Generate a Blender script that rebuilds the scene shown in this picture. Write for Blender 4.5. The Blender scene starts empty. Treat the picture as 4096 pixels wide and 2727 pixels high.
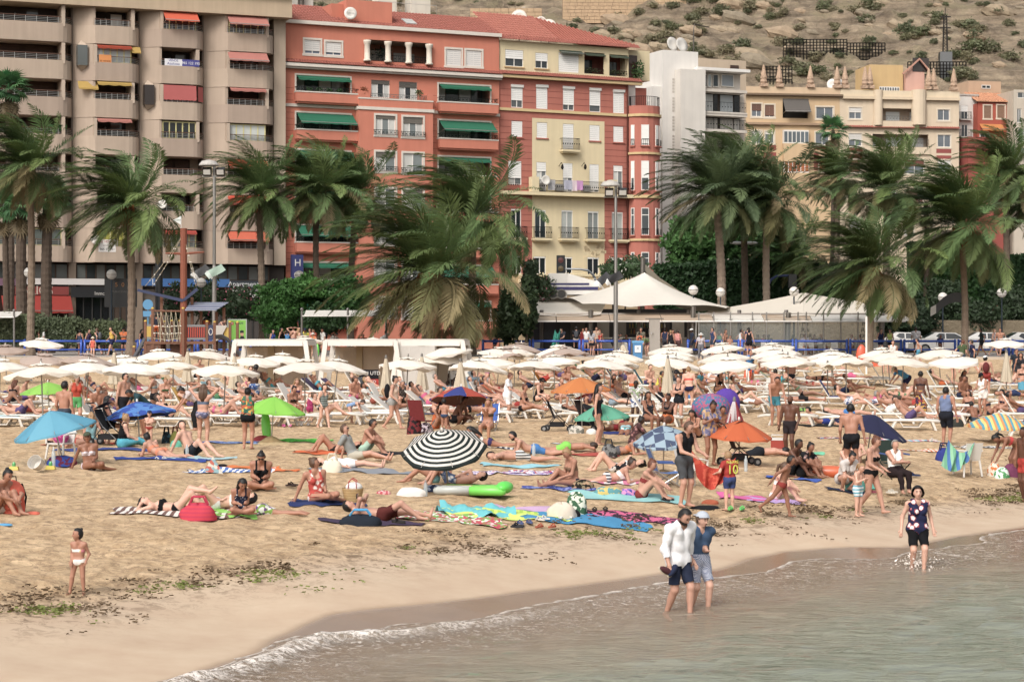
import bpy,math,random
from math import sin,cos,pi,atan2,hypot
import numpy as np
Rnd,vlen=random.Random,np.linalg.norm
from mathutils import Vector,Matrix
SC=bpy.context.scene
COL=SC.collection
R=math.radians
rnd=Rnd(7)
# ------------------------------------------------------------------ camera, sky, sun, exposure
F,HZ,CX,CAMZ=8000.0,1320.0,2048.0,4.3
cam=bpy.data.cameras.new('camera');camo=bpy.data.objects.new('camera',cam);COL.objects.link(camo)
camo.location=(0,0,CAMZ);camo.rotation_euler=(R(90),0,0)
cam.sensor_width=36;cam.lens=F/4096*36;cam.shift_y=-(1363.5-HZ)/4096
cam.clip_start=0.5;cam.clip_end=3000
SC.camera=camo
W=bpy.data.worlds.new('World');SC.world=W;W.use_nodes=True
wn=W.node_tree.nodes;wl=W.node_tree.links
SUN_EL,SUN_AZ=R(44),R(205)
sky=wn.new('ShaderNodeTexSky');sky.sky_type='NISHITA';sky.sun_disc=False
sky.sun_elevation=SUN_EL;sky.sun_rotation=SUN_AZ;sky.dust_density=6;sky.air_density=1.4;sky.ozone_density=0.4
hs=wn.new('ShaderNodeHueSaturation');hs.inputs['Saturation'].default_value=0.22
wl.new(sky.outputs[0],hs.inputs['Color']);wl.new(hs.outputs[0],wn['Background'].inputs[0])
wn['Background'].inputs[1].default_value=0.15
sl=bpy.data.lights.new('sun','SUN');so=bpy.data.objects.new('sun',sl);COL.objects.link(so)
sl.energy=1.35;sl.angle=R(18);sl.color=(1,0.95,0.88)
_sd=Vector((sin(SUN_AZ)*cos(SUN_EL),cos(SUN_AZ)*cos(SUN_EL),sin(SUN_EL)))
so.rotation_euler=(-_sd).to_track_quat('-Z','Y').to_euler();so.location=(0,-20,60)
SC.view_settings.view_transform='Standard';SC.view_settings.look='None'
SC.view_settings.exposure=0.2;SC.view_settings.gamma=1
SC.render.engine='CYCLES'
SC.cycles.use_denoising=True
SC.cycles.max_bounces=6;SC.cycles.diffuse_bounces=3;SC.cycles.glossy_bounces=3;SC.cycles.transparent_max_bounces=12
SC.cycles.caustics_reflective=False;SC.cycles.caustics_refractive=False
# ------------------------------------------------------------------ colour and materials
KA,SAT=0.88,0.82
def lin(h):
 h=h.lstrip('#');h=h if len(h)>3 else ''.join(c+c for c in h);v=[int(h[i:i+2],16)/255 for i in(0,2,4)]
 return[((c/12.92)if c<0.04045 else((c+0.055)/1.055)**2.4)for c in v]
def C(h):
 if not isinstance(h,str):return tuple(h)
 v=lin(h);g=.25*v[0]+.6*v[1]+.15*v[2];return tuple(KA*(g+(c-g)*SAT)for c in v)
MATS={}
def material(name,pattern=None,rough=0.7,noise=None,bump=None,metal=0.0,ps=1.0,spec=0.4,alpha=None,sheen=0,trans=0,streak=None,subs=0):
 m=bpy.data.materials.new(name);m.use_nodes=True;MATS[name]=m
 nt=m.node_tree;N=nt.nodes;L=nt.links;P=N['Principled BSDF']
 def attr(n):
  a=N.new('ShaderNodeAttribute');a.attribute_type='OBJECT';a.attribute_name=n;return a.outputs['Color']
 tc=N.new('ShaderNodeTexCoord').outputs['Object']
 col=attr('c1')
 def mix(f,a,b):
  x=N.new('ShaderNodeMix');x.data_type='RGBA'
  L.new(f,x.inputs[0]);L.new(a,x.inputs[6]);L.new(b,x.inputs[7]);return x.outputs[2]
 def math_(op,a,b=None,c=None):
  x=N.new('ShaderNodeMath');x.operation=op
  for i,v in enumerate((a,b,c)):
   if v is None:continue
   if isinstance(v,(int,float)):x.inputs[i].default_value=v
   else:L.new(v,x.inputs[i])
  return x.outputs[0]
 def noise_(scale,detail=3,dist=0,vec=None,rough_=.55):
  x=N.new('ShaderNodeTexNoise');x.inputs['Scale'].default_value=scale;x.inputs['Detail'].default_value=detail
  x.inputs['Distortion'].default_value=dist;x.inputs['Roughness'].default_value=rough_
  L.new(vec if vec is not None else tc,x.inputs['Vector']);return x.outputs['Fac']
 def sep():
  x=N.new('ShaderNodeSeparateXYZ');L.new(tc,x.inputs[0]);return x.outputs
 if pattern=='stripe_z':
  col=mix(math_('GREATER_THAN',math_('FRACT',math_('MULTIPLY',sep()[2],ps)),.5),col,attr('c2'))
 elif pattern=='stripe_x':
  col=mix(math_('GREATER_THAN',math_('FRACT',math_('MULTIPLY',sep()[0],ps)),.5),col,attr('c2'))
 elif pattern=='multi_x':
  fr=math_('FRACT',math_('MULTIPLY',sep()[0],ps))
  col=mix(math_('GREATER_THAN',fr,.35),col,attr('c2'));col=mix(math_('GREATER_THAN',fr,.7),col,attr('c3'))
 elif pattern=='check':
  x=N.new('ShaderNodeTexChecker');x.inputs['Scale'].default_value=ps;L.new(tc,x.inputs['Vector'])
  col=mix(x.outputs['Fac'],col,attr('c2'))
 elif pattern in('dots','floral','patch'):
  v=N.new('ShaderNodeTexVoronoi');v.inputs['Scale'].default_value=ps;L.new(tc,v.inputs['Vector'])
  d=v.outputs['Distance']
  if pattern=='dots':col=mix(math_('LESS_THAN',d,.28),col,attr('c2'))
  elif pattern=='patch':
   sc_=N.new('ShaderNodeSeparateColor');L.new(v.outputs['Color'],sc_.inputs[0])
   col=mix(math_('GREATER_THAN',sc_.outputs[0],.4),col,attr('c2'));col=mix(math_('GREATER_THAN',sc_.outputs[1],.68),col,attr('c3'))
  else:
   dd=math_('ADD',d,math_('MULTIPLY',math_('SUBTRACT',noise_(ps*4),.5),.5))
   col=mix(math_('LESS_THAN',dd,.46),col,attr('c3'));col=mix(math_('LESS_THAN',dd,.34),col,attr('c2'))
 elif pattern=='blotch':
  col=mix(math_('GREATER_THAN',noise_(ps,2,.4),.52),col,attr('c2'))
 if noise:
  f=noise_(noise[0],5)
  g=math_('MULTIPLY_ADD',f,2*noise[1],1-noise[1])
  if streak:
   mp=N.new('ShaderNodeMapping');mp.inputs['Scale'].default_value=(streak[0],streak[0],streak[0]*.06);L.new(tc,mp.inputs['Vector'])
   g=math_('MULTIPLY',g,math_('MULTIPLY_ADD',noise_(1,4,0,mp.outputs[0]),2*streak[1],1-streak[1]))
  x=N.new('ShaderNodeVectorMath');x.operation='SCALE';L.new(col,x.inputs[0]);L.new(g,x.inputs['Scale']);col=x.outputs[0]
 L.new(col,P.inputs['Base Color'])
 P.inputs['Roughness'].default_value=rough;P.inputs['Metallic'].default_value=metal
 P.inputs['Specular IOR Level'].default_value=spec
 if sheen:P.inputs['Sheen Weight'].default_value=sheen
 if subs:
  P.inputs['Subsurface Weight'].default_value=subs;P.inputs['Subsurface Radius'].default_value=(1,.35,.2);P.inputs['Subsurface Scale'].default_value=.01
 if alpha is not None:P.inputs['Alpha'].default_value=alpha
 if bump:
  b=N.new('ShaderNodeBump');b.inputs['Strength'].default_value=bump[1];b.inputs['Distance'].default_value=bump[2]if len(bump)>2 else .02
  L.new(noise_(bump[0],4),b.inputs['Height']);L.new(b.outputs[0],P.inputs['Normal'])
 if trans:
  T=N.new('ShaderNodeBsdfTranslucent');L.new(col,T.inputs['Color']);mx=N.new('ShaderNodeMixShader');mx.inputs[0].default_value=trans
  L.new(P.outputs[0],mx.inputs[1]);L.new(T.outputs[0],mx.inputs[2]);L.new(mx.outputs[0],N['Material Output'].inputs[0])
 return m
material('skin',rough=.5,noise=(7,.14),spec=.35)
material('hair',rough=.5,noise=(35,.35),bump=(60,.6,.01))
material('cloth',rough=.9,noise=(7,.10),bump=(14,.5,.02),spec=.2)
material('cloth_stripe','stripe_z',rough=.9,noise=(7,.08),ps=14,spec=.2)
material('cloth_stripe_x','stripe_x',rough=.9,noise=(7,.08),ps=7,bump=(9,.5,.03),spec=.2)
material('cloth_stripe_wide','stripe_x',rough=.9,noise=(7,.08),ps=3.5,bump=(9,.5,.03),spec=.2)
material('cloth_multi','multi_x',rough=.9,noise=(7,.08),ps=4.5,bump=(9,.5,.03),spec=.2)
material('cloth_check','check',rough=.9,noise=(7,.06),ps=55,spec=.2)
material('cloth_dots','dots',rough=.9,ps=22,spec=.2)
material('cloth_floral','floral',rough=.9,ps=9,spec=.2)
material('cloth_patch','patch',rough=.9,ps=16,spec=.2)
material('cloth_blotch','blotch',rough=.9,ps=9,spec=.2)
material('canvas',rough=.85,noise=(2.5,.05),bump=(5,.35,.03),spec=.2,trans=.22)
material('parasol_cloth',rough=.7,noise=(2.0,.05),bump=(4,.3,.03),spec=.25,trans=.25)
material('parasol_patch','check',rough=.7,ps=4.2,trans=.2)
material('parasol_blotch','blotch',rough=.7,ps=4,trans=.2)
material('plastic',rough=.35,noise=(4,.05),spec=.5)
material('metal',rough=.35,noise=(6,.1),metal=.85)
material('paint',rough=.35,noise=(4,.06),spec=.5)
material('wood',rough=.7,noise=(9,.25),bump=(25,.3,.01))
material('plaster',rough=.92,noise=(.7,.10),bump=(22,.25,.02),streak=(2.2,.10))
material('concrete',rough=.93,noise=(.7,.11),bump=(12,.35,.02),streak=(2.6,.14))
material('stone',rough=.95,noise=(1.3,.28),bump=(4,.9,.15))
material('tile',rough=.8,noise=(3,.25),bump=(9,.4,.03))
material('glass_pane',rough=.06,noise=(.35,.5),spec=.7)
material('clear_glass',rough=.04,spec=.6,alpha=.10)
material('rope',rough=.9,noise=(20,.2))
material('bark',rough=.95,noise=(3.5,.3),bump=(9,.9,.06))
material('leaf',rough=.55,noise=(.8,.35),spec=.35,trans=.25)
material('paving',rough=.9,noise=(1.2,.12),bump=(8,.3,.02))
material('car_paint',rough=.2,noise=(1,.02),spec=.6)
material('rubber',rough=.8,noise=(6,.1))
material('print',rough=.6)
class Nodes:
 def __init__(s,name):
  m=bpy.data.materials.new(name);m.use_nodes=True;MATS[name]=m;s.N=m.node_tree.nodes;s.L=m.node_tree.links;s.P=s.N['Principled BSDF'];s.tc=s.N.new('ShaderNodeTexCoord').outputs['Object']
 def at(s,n):a=s.N.new('ShaderNodeAttribute');a.attribute_name=n;return a.outputs['Fac']
 def put(s,x,i,v):
  if isinstance(v,(int,float,tuple)):x.inputs[i].default_value=v if not isinstance(v,tuple)else(*v,1)
  else:s.L.new(v,x.inputs[i])
 def nz(s,sc,d,r=.6,dist=0,map=None):
  x=s.N.new('ShaderNodeTexNoise');v=s.tc
  for i,q in zip(('Scale','Detail','Roughness','Distortion'),(sc,d,r,dist)):s.put(x,i,q)
  if map:mp=s.N.new('ShaderNodeMapping');mp.inputs['Scale'].default_value=map;mp.inputs['Rotation'].default_value=(0,.12,0);s.L.new(v,mp.inputs['Vector']);v=mp.outputs[0]
  s.L.new(v,x.inputs['Vector']);return x.outputs['Fac']
 def mr(s,f,a,b,c,d):
  x=s.N.new('ShaderNodeMapRange');x.interpolation_type='SMOOTHSTEP';s.L.new(f,x.inputs[0])
  for i,v in enumerate((a,b,c,d)):s.put(x,i+1,v)
  return x.outputs[0]
 def op(s,o,a,b):x=s.N.new('ShaderNodeMath');x.operation=o;s.put(x,0,a);s.put(x,1,b);return x.outputs[0]
 def mix(s,f,a,b,mode='MIX'):x=s.N.new('ShaderNodeMix');x.data_type='RGBA';x.blend_type=mode;s.put(x,0,f);s.put(x,6,a);s.put(x,7,b);return x.outputs[2]
 def ramp(s,f,stops):
  x=s.N.new('ShaderNodeValToRGB');e=x.color_ramp.elements;s.L.new(f,x.inputs[0])
  for i,(p,c)in enumerate(stops):
   q=e[0]if i==0 else(e[1]if i==len(stops)-1 else e.new(p));q.position=p;q.color=(*(C(c)if isinstance(c,str)else c),1)
  return x.outputs[0]
 def bump(s,h,dist,st):x=s.N.new('ShaderNodeBump');s.put(x,'Distance',dist);s.put(x,'Strength',st);s.L.new(h,x.inputs['Height']);s.L.new(x.outputs[0],s.P.inputs['Normal'])
def setc(o,c1=None,c2=None,c3=None):
 if c1 is not None:o['c1']=C(c1)
 if c2 is not None:o['c2']=C(c2)
 if c3 is not None:o['c3']=C(c3)
def tag(o,label=None,cat=None,group=None,kind=None):
 if label:o['label']=label
 if cat:o['category']=cat
 if group:o['group']=group
 if kind:o['kind']=kind
 return o
# ------------------------------------------------------------------ mesh helpers
class MB:
 def __init__(s):s.v=[];s.f=[];s.smooth=False
 def add(s,vs,fs):
  b=len(s.v);s.v+=[tuple(map(float,p))for p in vs];s.f+=[tuple(i+b for i in f)for f in fs];return s
 def box(s,c,d,rz=0,rx=0,ry=0,taper=1):
  x,y,z=d[0]/2,d[1]/2,d[2]/2
  M=Matrix.Rotation(rz,3,'Z')@Matrix.Rotation(ry,3,'Y')@Matrix.Rotation(rx,3,'X')if(rz or rx or ry)else None
  vs=[]
  for sz in(-1,1):
   t=taper if sz>0 else 1
   for sx,sy in((-1,-1),(1,-1),(1,1),(-1,1)):
    p=Vector((sx*x*t,sy*y*t,sz*z))
    if M:p=M@p
    vs.append((p.x+c[0],p.y+c[1],p.z+c[2]))
  return s.add(vs,[(3,2,1,0),(4,5,6,7),(0,1,5,4),(1,2,6,5),(2,3,7,6),(3,0,4,7)])
 def bx(s,x0,x1,y0,y1,z0,z1):
  return s.box(((x0+x1)/2,(y0+y1)/2,(z0+z1)/2),(abs(x1-x0),abs(y1-y0),abs(z1-z0)))
 def tube(s,path,rad,n=8,cap=True):
  pts=[Vector(p)for p in path]
  if isinstance(rad,(int,float)):rad=[rad]*len(pts)
  vs=[];up=Vector((0,0,1));prev=None
  for i,p in enumerate(pts):
   t=(pts[min(i+1,len(pts)-1)]-pts[max(i-1,0)])
   if t.length<1e-9:t=Vector((0,0,1))
   t.normalize()
   if prev is None:
    a=up if abs(t.z)<.9 else Vector((1,0,0));u=t.cross(a).normalized()
   else:
    u=(prev-t*prev.dot(t));u=u.normalized()if u.length>1e-6 else t.orthogonal().normalized()
   prev=u;w=t.cross(u)
   off=pi/4 if n==4 else 0
   for k in range(n):
    a=2*pi*k/n+off
    q=p+(u*cos(a)+w*sin(a))*rad[i];vs.append(tuple(q))
  fs=[]
  for i in range(len(pts)-1):
   for k in range(n):
    a,b=i*n+k,i*n+(k+1)%n
    fs.append((a,b,b+n,a+n))
  if cap:fs.append(tuple(range(n-1,-1,-1)));fs.append(tuple(range((len(pts)-1)*n,len(pts)*n)))
  return s.add(vs,fs)
 def lathe(s,prof,n=16,c=(0,0,0),cap=True):
  vs=[];fs=[]
  for r,z in prof:
   for k in range(n):
    a=2*pi*k/n;vs.append((c[0]+r*cos(a),c[1]+r*sin(a),c[2]+z))
  for i in range(len(prof)-1):
   for k in range(n):
    a,b=i*n+k,i*n+(k+1)%n
    fs.append((a,b,b+n,a+n))
  if cap:fs.append(tuple(range(n-1,-1,-1)));fs.append(tuple(range((len(prof)-1)*n,len(prof)*n)))
  return s.add(vs,fs)
 def prism(s,poly,z0,z1):
  n=len(poly)
  return s.add([(x,y,z0)for x,y in poly]+[(x,y,z1)for x,y in poly],[tuple(range(n-1,-1,-1)),tuple(range(n,2*n))]+[(i,(i+1)%n,(i+1)%n+n,i+n)for i in range(n)])
 def yprism(s,poly,y0,y1):
  n=len(poly)
  return s.add([(x,y0,z)for x,z in poly]+[(x,y1,z)for x,z in poly],[tuple(range(n)),tuple(range(2*n-1,n-1,-1))]+[(i,i+n,(i+1)%n+n,(i+1)%n)for i in range(n)])
 def grid(s,fn,nu,nv):
  vs=[fn(i/nu,j/nv)for j in range(nv+1)for i in range(nu+1)]
  fs=[(j*(nu+1)+i,j*(nu+1)+i+1,(j+1)*(nu+1)+i+1,(j+1)*(nu+1)+i)for j in range(nv)for i in range(nu)]
  return s.add(vs,fs)
 def sphere(s,c,r,nu=12,nv=8,sc=(1,1,1)):
  vs=[(c[0],c[1],c[2]+r*sc[2])];fs=[]
  for j in range(1,nv):
   t=pi*j/nv
   for k in range(nu):
    a=2*pi*k/nu
    vs.append((c[0]+r*sc[0]*sin(t)*cos(a),c[1]+r*sc[1]*sin(t)*sin(a),c[2]+r*sc[2]*cos(t)))
  vs.append((c[0],c[1],c[2]-r*sc[2]));e=len(vs)-1
  for k in range(nu):
   fs.append((0,1+k,1+(k+1)%nu));fs.append((e,e-nu+(k+1)%nu,e-nu+k))
  for j in range(nv-2):
   for k in range(nu):
    a,b=1+j*nu+k,1+j*nu+(k+1)%nu
    fs.append((a,a+nu,b+nu,b))
  return s.add(vs,fs)
 def mesh(s,name,smooth=False):
  me=bpy.data.meshes.new(name);me.from_pydata(s.v,[],s.f)
  if smooth:me.polygons.foreach_set('use_smooth',np.ones(len(me.polygons),bool))
  me.update();return me
def npmesh(name,V,Fq,smooth=1):
 me=bpy.data.meshes.new(name);V=np.asarray(V,np.float32);Fq=np.asarray(Fq,np.int32);n=len(Fq);k=Fq.shape[1]
 me.vertices.add(len(V));me.vertices.foreach_set('co',V.ravel())
 me.loops.add(n*k);me.loops.foreach_set('vertex_index',Fq.ravel())
 me.polygons.add(n);me.polygons.foreach_set('loop_start',np.arange(0,n*k,k,dtype=np.int32))
 if smooth:me.polygons.foreach_set('use_smooth',np.ones(n,bool))
 me.update(calc_edges=True);return me
def obj(name,geo,mat,parent=None,c1=None,c2=None,c3=None,loc=(0,0,0),rz=0,smooth=False,label=None,cat=None,group=None,kind=None,rot=None,scale=None):
 me=geo if isinstance(geo,bpy.types.Mesh)else geo.mesh(name,smooth)
 if mat is not None and not me.materials:me.materials.append(MATS[mat])
 o=bpy.data.objects.new(name,me);COL.objects.link(o)
 o.parent=parent;o.location=loc;o.rotation_euler=rot if rot else(0,0,rz)
 if scale:o.scale=scale if not isinstance(scale,(int,float))else(scale,)*3
 setc(o,c1,c2,c3);tag(o,label,cat,group,kind);return o
def empty(name,loc=(0,0,0),rz=0,label=None,cat=None,group=None,parent=None,rot=None):
 o=bpy.data.objects.new(name,None);COL.objects.link(o);o.location=loc;o.rotation_euler=rot if rot else(0,0,rz);o.parent=parent
 o.empty_display_size=.2;tag(o,label,cat,group);return o
def text(name,s,size,parent,loc,c1,rot=(R(90),0,0),mat='print',ex=.004,align='CENTER',sx=1):
 cu=bpy.data.curves.new(name,'FONT');cu.body=s;cu.size=size;cu.extrude=ex;cu.align_x=align;cu.align_y='CENTER'
 t=bpy.data.objects.new('tmp',cu);COL.objects.link(t)
 me=bpy.data.meshes.new_from_object(t.evaluated_get(bpy.context.evaluated_depsgraph_get()));bpy.data.objects.remove(t);bpy.data.curves.remove(cu)
 o=obj(name,me,mat,parent,c1,loc=loc,rot=rot);o.scale=(sx,1,1);return o
# ------------------------------------------------------------------ beach relief and photo pixel -> place on it
TS=2354/1024
def T(c,r,x,y):
 return(c*1024+x/TS,(0,682,1300,1900)[r]+y/TS)
SHORE_V=[(300,1600),(395,1568),(560,1528),(640,1492),(720,1470),(830,1464),(930,1455),(1020,1441),(1100,1431),(1180,1419),(1260,1400),(1330,1388),(1420,1372),(1530,1352),(1620,1338),(1690,1332),(1760,1318),(1830,1304),(1900,1293),(1960,1287),(2060,1288),(2140,1276),(2200,1268),(2250,1252),(2300,1238),(2355,1226),(2440,1210)]
VS=4096/2355
def seapt(x,y):
 s=(y-HZ)/(CAMZ-.03);Y=F/s;return((x-CX)*Y/F,Y)
SHORE=[seapt(x*VS,y*VS)for x,y in SHORE_V]
SHORE=[(-14.0,8.0),(-9.0,17.0)]+SHORE+[(26.0,62.0),(60.0,105.0)]
_S=np.array(SHORE)
def shore_dist(X,Y):
 P=np.stack([np.asarray(X,float).ravel(),np.asarray(Y,float).ravel()],1)
 best=np.full(len(P),1e9);sg=np.ones(len(P))
 for a,b in zip(_S[:-1],_S[1:]):
  ab=b-a;t=np.clip(((P-a)@ab)/(ab@ab),0,1);q=P-a-t[:,None]*ab
  d=np.hypot(q[:,0],q[:,1]);c=ab[0]*(P[:,1]-a[1])-ab[1]*(P[:,0]-a[0])
  m=d<best-1e-9;best=np.where(m,d,best);sg=np.where(m,np.where(c>=0,1,-1),sg)
 return(best*sg).reshape(np.shape(X))
PROM_Y,PZ=117.0,2.7
RELIEF=[]
def relz(x,y):return float(RELIEF[0](np.array([x]),np.array([y]))[0])if RELIEF else 0.0
def ground(X,Y):
 X=np.asarray(X,float);Y=np.asarray(Y,float);u=shore_dist(X,Y)
 z=np.interp(u,[-60,-20,-6,0,1.5,3,5,8,14,22,40],[-3,-1.5,-.45,.0,.12,.34,.62,.86,1.1,1.25,1.3])
 t=np.clip((Y-80)/36,0,1);t=t*t*(3-2*t)*.35+t*.65
 return z+(2.56-z)*t*(z>-.2)
def gz(x,y):return float(ground(np.array([x]),np.array([y]))[0])
def place(px,py,h=0.0):
 Ys=np.geomspace(14,126,500);Xs=(px-CX)*Ys/F;zs=CAMZ-(py-HZ)*Ys/F
 g=np.where(Ys>PROM_Y,PZ,ground(Xs,Ys));g=np.maximum(g,-.12)+h
 k=np.argmax(zs<g)
 if k==0:k=len(Ys)-1
 a=(zs[k-1]-g[k-1])/((zs[k-1]-g[k-1])-(zs[k]-g[k])+1e-9);Y=Ys[k-1]+(Ys[k]-Ys[k-1])*min(max(a,0),1)
 X=(px-CX)*Y/F
 return Vector((X,Y,gz(X,Y)+relz(X,Y)if Y<PROM_Y else PZ))
def tp(c,r,x,y,h=0):return place(*T(c,r,x,y),h)
def at(px,py,Y):return Vector(((px-CX)*Y/F,Y,CAMZ-(py-HZ)*Y/F))
def atx(px,Y,z=PZ):return Vector(((px-CX)*Y/F,Y,z))
# ------------------------------------------------------------------ noise helpers
def vnoise(X,Y,seed=0):
 X=np.asarray(X,float);Y=np.asarray(Y,float)
 xi=np.floor(X).astype(np.int64);yi=np.floor(Y).astype(np.int64);fx=X-xi;fy=Y-yi
 fx=fx*fx*(3-2*fx);fy=fy*fy*(3-2*fy)
 def h(a,b):
  n=(a*374761393+b*668265263+seed*974711)&0x7fffffff
  n=((n^(n>>13))*1274126177)&0x7fffffff
  return((n^(n>>16))&0xffff)/65535.0
 return(h(xi,yi)*(1-fx)+h(xi+1,yi)*fx)*(1-fy)+(h(xi,yi+1)*(1-fx)+h(xi+1,yi+1)*fx)*fy
def fbm(X,Y,o=4,seed=0):
 r=0;a=.5;n=0
 for i in range(o):
  r=r+a*vnoise(X*2**i,Y*2**i,seed+i);n+=a;a*=.5
 return r/n
def line_dist(poly,X,Y):
 global _S
 keep=_S;_S=np.array(poly);d=shore_dist(X,Y);_S=keep;return d
def gridfaces(nr,nc):
 i=np.arange(nr-1)[:,None]*nc+np.arange(nc-1)[None]
 return np.stack([i,i+1,i+nc+1,i+nc],-1).reshape(-1,4)
def point_attr(me,name,vals):
 a=me.attributes.new(name,'FLOAT','POINT');a.data.foreach_set('value',np.asarray(vals,np.float32).ravel())
def vline(pts):
 out=[]
 for x,y in pts:
  p=place(x*VS,y*VS);out.append((p.x,p.y))
 return out
WET=[(-13.6,8.2),(-8.4,17.2)]+vline([(300,1588),(450,1546),(580,1502),(625,1470),(690,1440),(750,1415),(850,1400),(1000,1385),(1200,1360),(1330,1345),(1530,1316),(1640,1311),(1680,1300),(1720,1285),(1800,1268),(1900,1260),(2000,1258),(2080,1258),(2200,1232),(2355,1211)])+[(24,64),(58,107)]
WEED=[(-20,22)]+vline([(0,1425),(200,1392),(400,1355),(600,1322),(800,1292),(950,1277),(1150,1248),(1400,1228),(1700,1212),(1900,1190),(2100,1172),(2355,1150)])+[(22,68),(56,110)]
# ------------------------------------------------------------------ sand
def relief(X,Y):
 rel=(fbm(X*2.8,Y*2.4,4,3)-.5)*.11+(fbm(X*.5,Y*.5,2,9)-.5)*.10-np.clip(vnoise(X*4.6,Y*3.6,21)-.6,0,1)*.16
 return rel*np.clip((line_dist(WEED,X,Y)+.3)/1.2,0,1)
def make_sand():
 nr,nc=620,380
 Ys=np.concatenate([np.geomspace(3,20,40)[:-1],np.geomspace(20,PROM_Y+.3,nr-39)])
 t=np.linspace(-1,1,nc);Yg=np.repeat(Ys[:,None],nc,1);Xg=t[None]*(Yg*.36+7)
 z=ground(Xg,Yg);wet=line_dist(WET,Xg,Yg);weed=line_dist(WEED,Xg,Yg)
 dry=np.clip((weed+.3)/1.2,0,1)
 z=z+relief(Xg,Yg)+(fbm(Xg*.35,Yg*.35,2,5)-.5)*.05*(1-dry)*np.clip(z*4,0,1)
 me=npmesh('sand',np.stack([Xg,Yg,z],-1).reshape(-1,3),gridfaces(len(Ys),nc))
 point_attr(me,'wet',np.clip(.5-wet/.28+(fbm(Xg*1.3,Yg*1.3,3,2)-.5)*.25,0,1));point_attr(me,'dry',dry);point_attr(me,'weed',np.exp(-((weed-.25)/1.0)**2))
 n=Nodes('sand');P=n.P
 dryc=n.ramp(n.nz(3.1,6,.68),[(.3,'#b08c60'),(.42,'#cfab7c'),(.56,'#e0bc8c'),(.7,'#ecc99a')])
 smc=n.ramp(n.nz(1.1,4),[(.3,'#c2a486'),(.7,'#cfb597')]);wetc=n.ramp(n.nz(.9,4),[(.3,'#8a6c50'),(.7,'#98795b')])
 dryc=n.mix(n.mr(n.nz(5,9,.86),.5,.57,0,.7),dryc,C('#8d6e4e'));litter=n.op('MULTIPLY',n.at('weed'),n.mr(n.nz(4,7,.8,.6),.47,.6,0,.8))  # dark mottling puts footprint shadows into the dry sand colour; litter is seaweed debris
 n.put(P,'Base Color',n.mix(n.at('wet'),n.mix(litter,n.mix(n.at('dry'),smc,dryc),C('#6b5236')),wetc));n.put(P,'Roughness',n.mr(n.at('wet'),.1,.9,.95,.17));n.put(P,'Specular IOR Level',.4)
 n.bump(n.nz(10,8,.78),.05,n.mr(n.at('dry'),0,1,.05,.85))
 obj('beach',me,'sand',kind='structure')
make_sand();RELIEF.append(relief)
# ------------------------------------------------------------------ sea
def make_sea():
 nr,nc=560,330
 Ys=np.geomspace(2.5,78,nr);t=np.linspace(-1,1,nc);Yg=np.repeat(Ys[:,None],nc,1);Xg=t[None]*(Yg*.36+7)
 u=shore_dist(Xg,Yg)
 dp=np.clip(-u/5,0,1)
 ph=u+(fbm(Xg*.25,Yg*.25,2,4)-.5)*3
 w=np.sin(ph*2.3)*.018+np.sin(ph*4.9+Xg)*.010+(fbm(Xg*1.0,Yg*2.6,4,8)-.5)*.17+(vnoise(Xg*4,Yg*7,6)-.5)*.016
 z=.03+w*(.15+.85*dp)
 left=np.clip((2.5-Xg)/4.0,0,1)
 crest=np.exp(-((u+.22)/.22)**2)*left*(.06+.10*fbm(Xg*3,Yg*3,3,5));z=z+crest
 z=z+np.where(u>-.4,(fbm(Xg*.9,Yg*.9,3,31)-.52)*.05,0)
 keep=u<.9
 Fq=gridfaces(nr,nc);Fq=Fq[keep.ravel()[Fq].any(1)]
 me=npmesh('sea',np.stack([Xg,Yg,z],-1).reshape(-1,3),Fq)
 dep=z-ground(Xg,Yg)
 point_attr(me,'depth',dep);point_attr(me,'u',u);point_attr(me,'crest',np.exp(-((u+.2)/.3)**2)*left*(.55+.9*fbm(Xg*.9,Yg*.9,3,14)))
 n=Nodes('sea');P=n.P
 f1=n.op('MULTIPLY',n.mr(n.at('depth'),.0,.014,.9,0),n.mr(n.nz(5,3),.36,.52,.25,1))
 band=n.op('MULTIPLY',n.mr(n.at('u'),-2.8,-.3,0,1),n.mr(n.nz(7,6,.72,1.2),.50,.62,0,.8))
 cr=n.op('MULTIPLY',n.at('crest'),n.mr(n.nz(8,6,.78,1.0),.42,.58,.03,1.3))
 foam=n.op('MINIMUM',n.op('MAXIMUM',n.op('MAXIMUM',f1,band),cr),1)
 n.put(P,'Base Color',n.mix(foam,n.mix(n.mr(n.at('depth'),.02,.5,0,1),C('#b09a80'),C('#8f9480')),C('#f4e8de')))
 n.put(P,'Roughness',n.mr(foam,0,1,.08,.8));P.inputs['IOR'].default_value=1.33;n.put(P,'Alpha',n.op('MAXIMUM',n.mr(n.at('depth'),0,.35,.35,.93),foam))
 n.bump(n.nz(3.2,6,.62,.6,(.5,2.0,1)),.16,.9)
 obj('sea',me,'sea',kind='structure')
make_sea()
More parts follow.
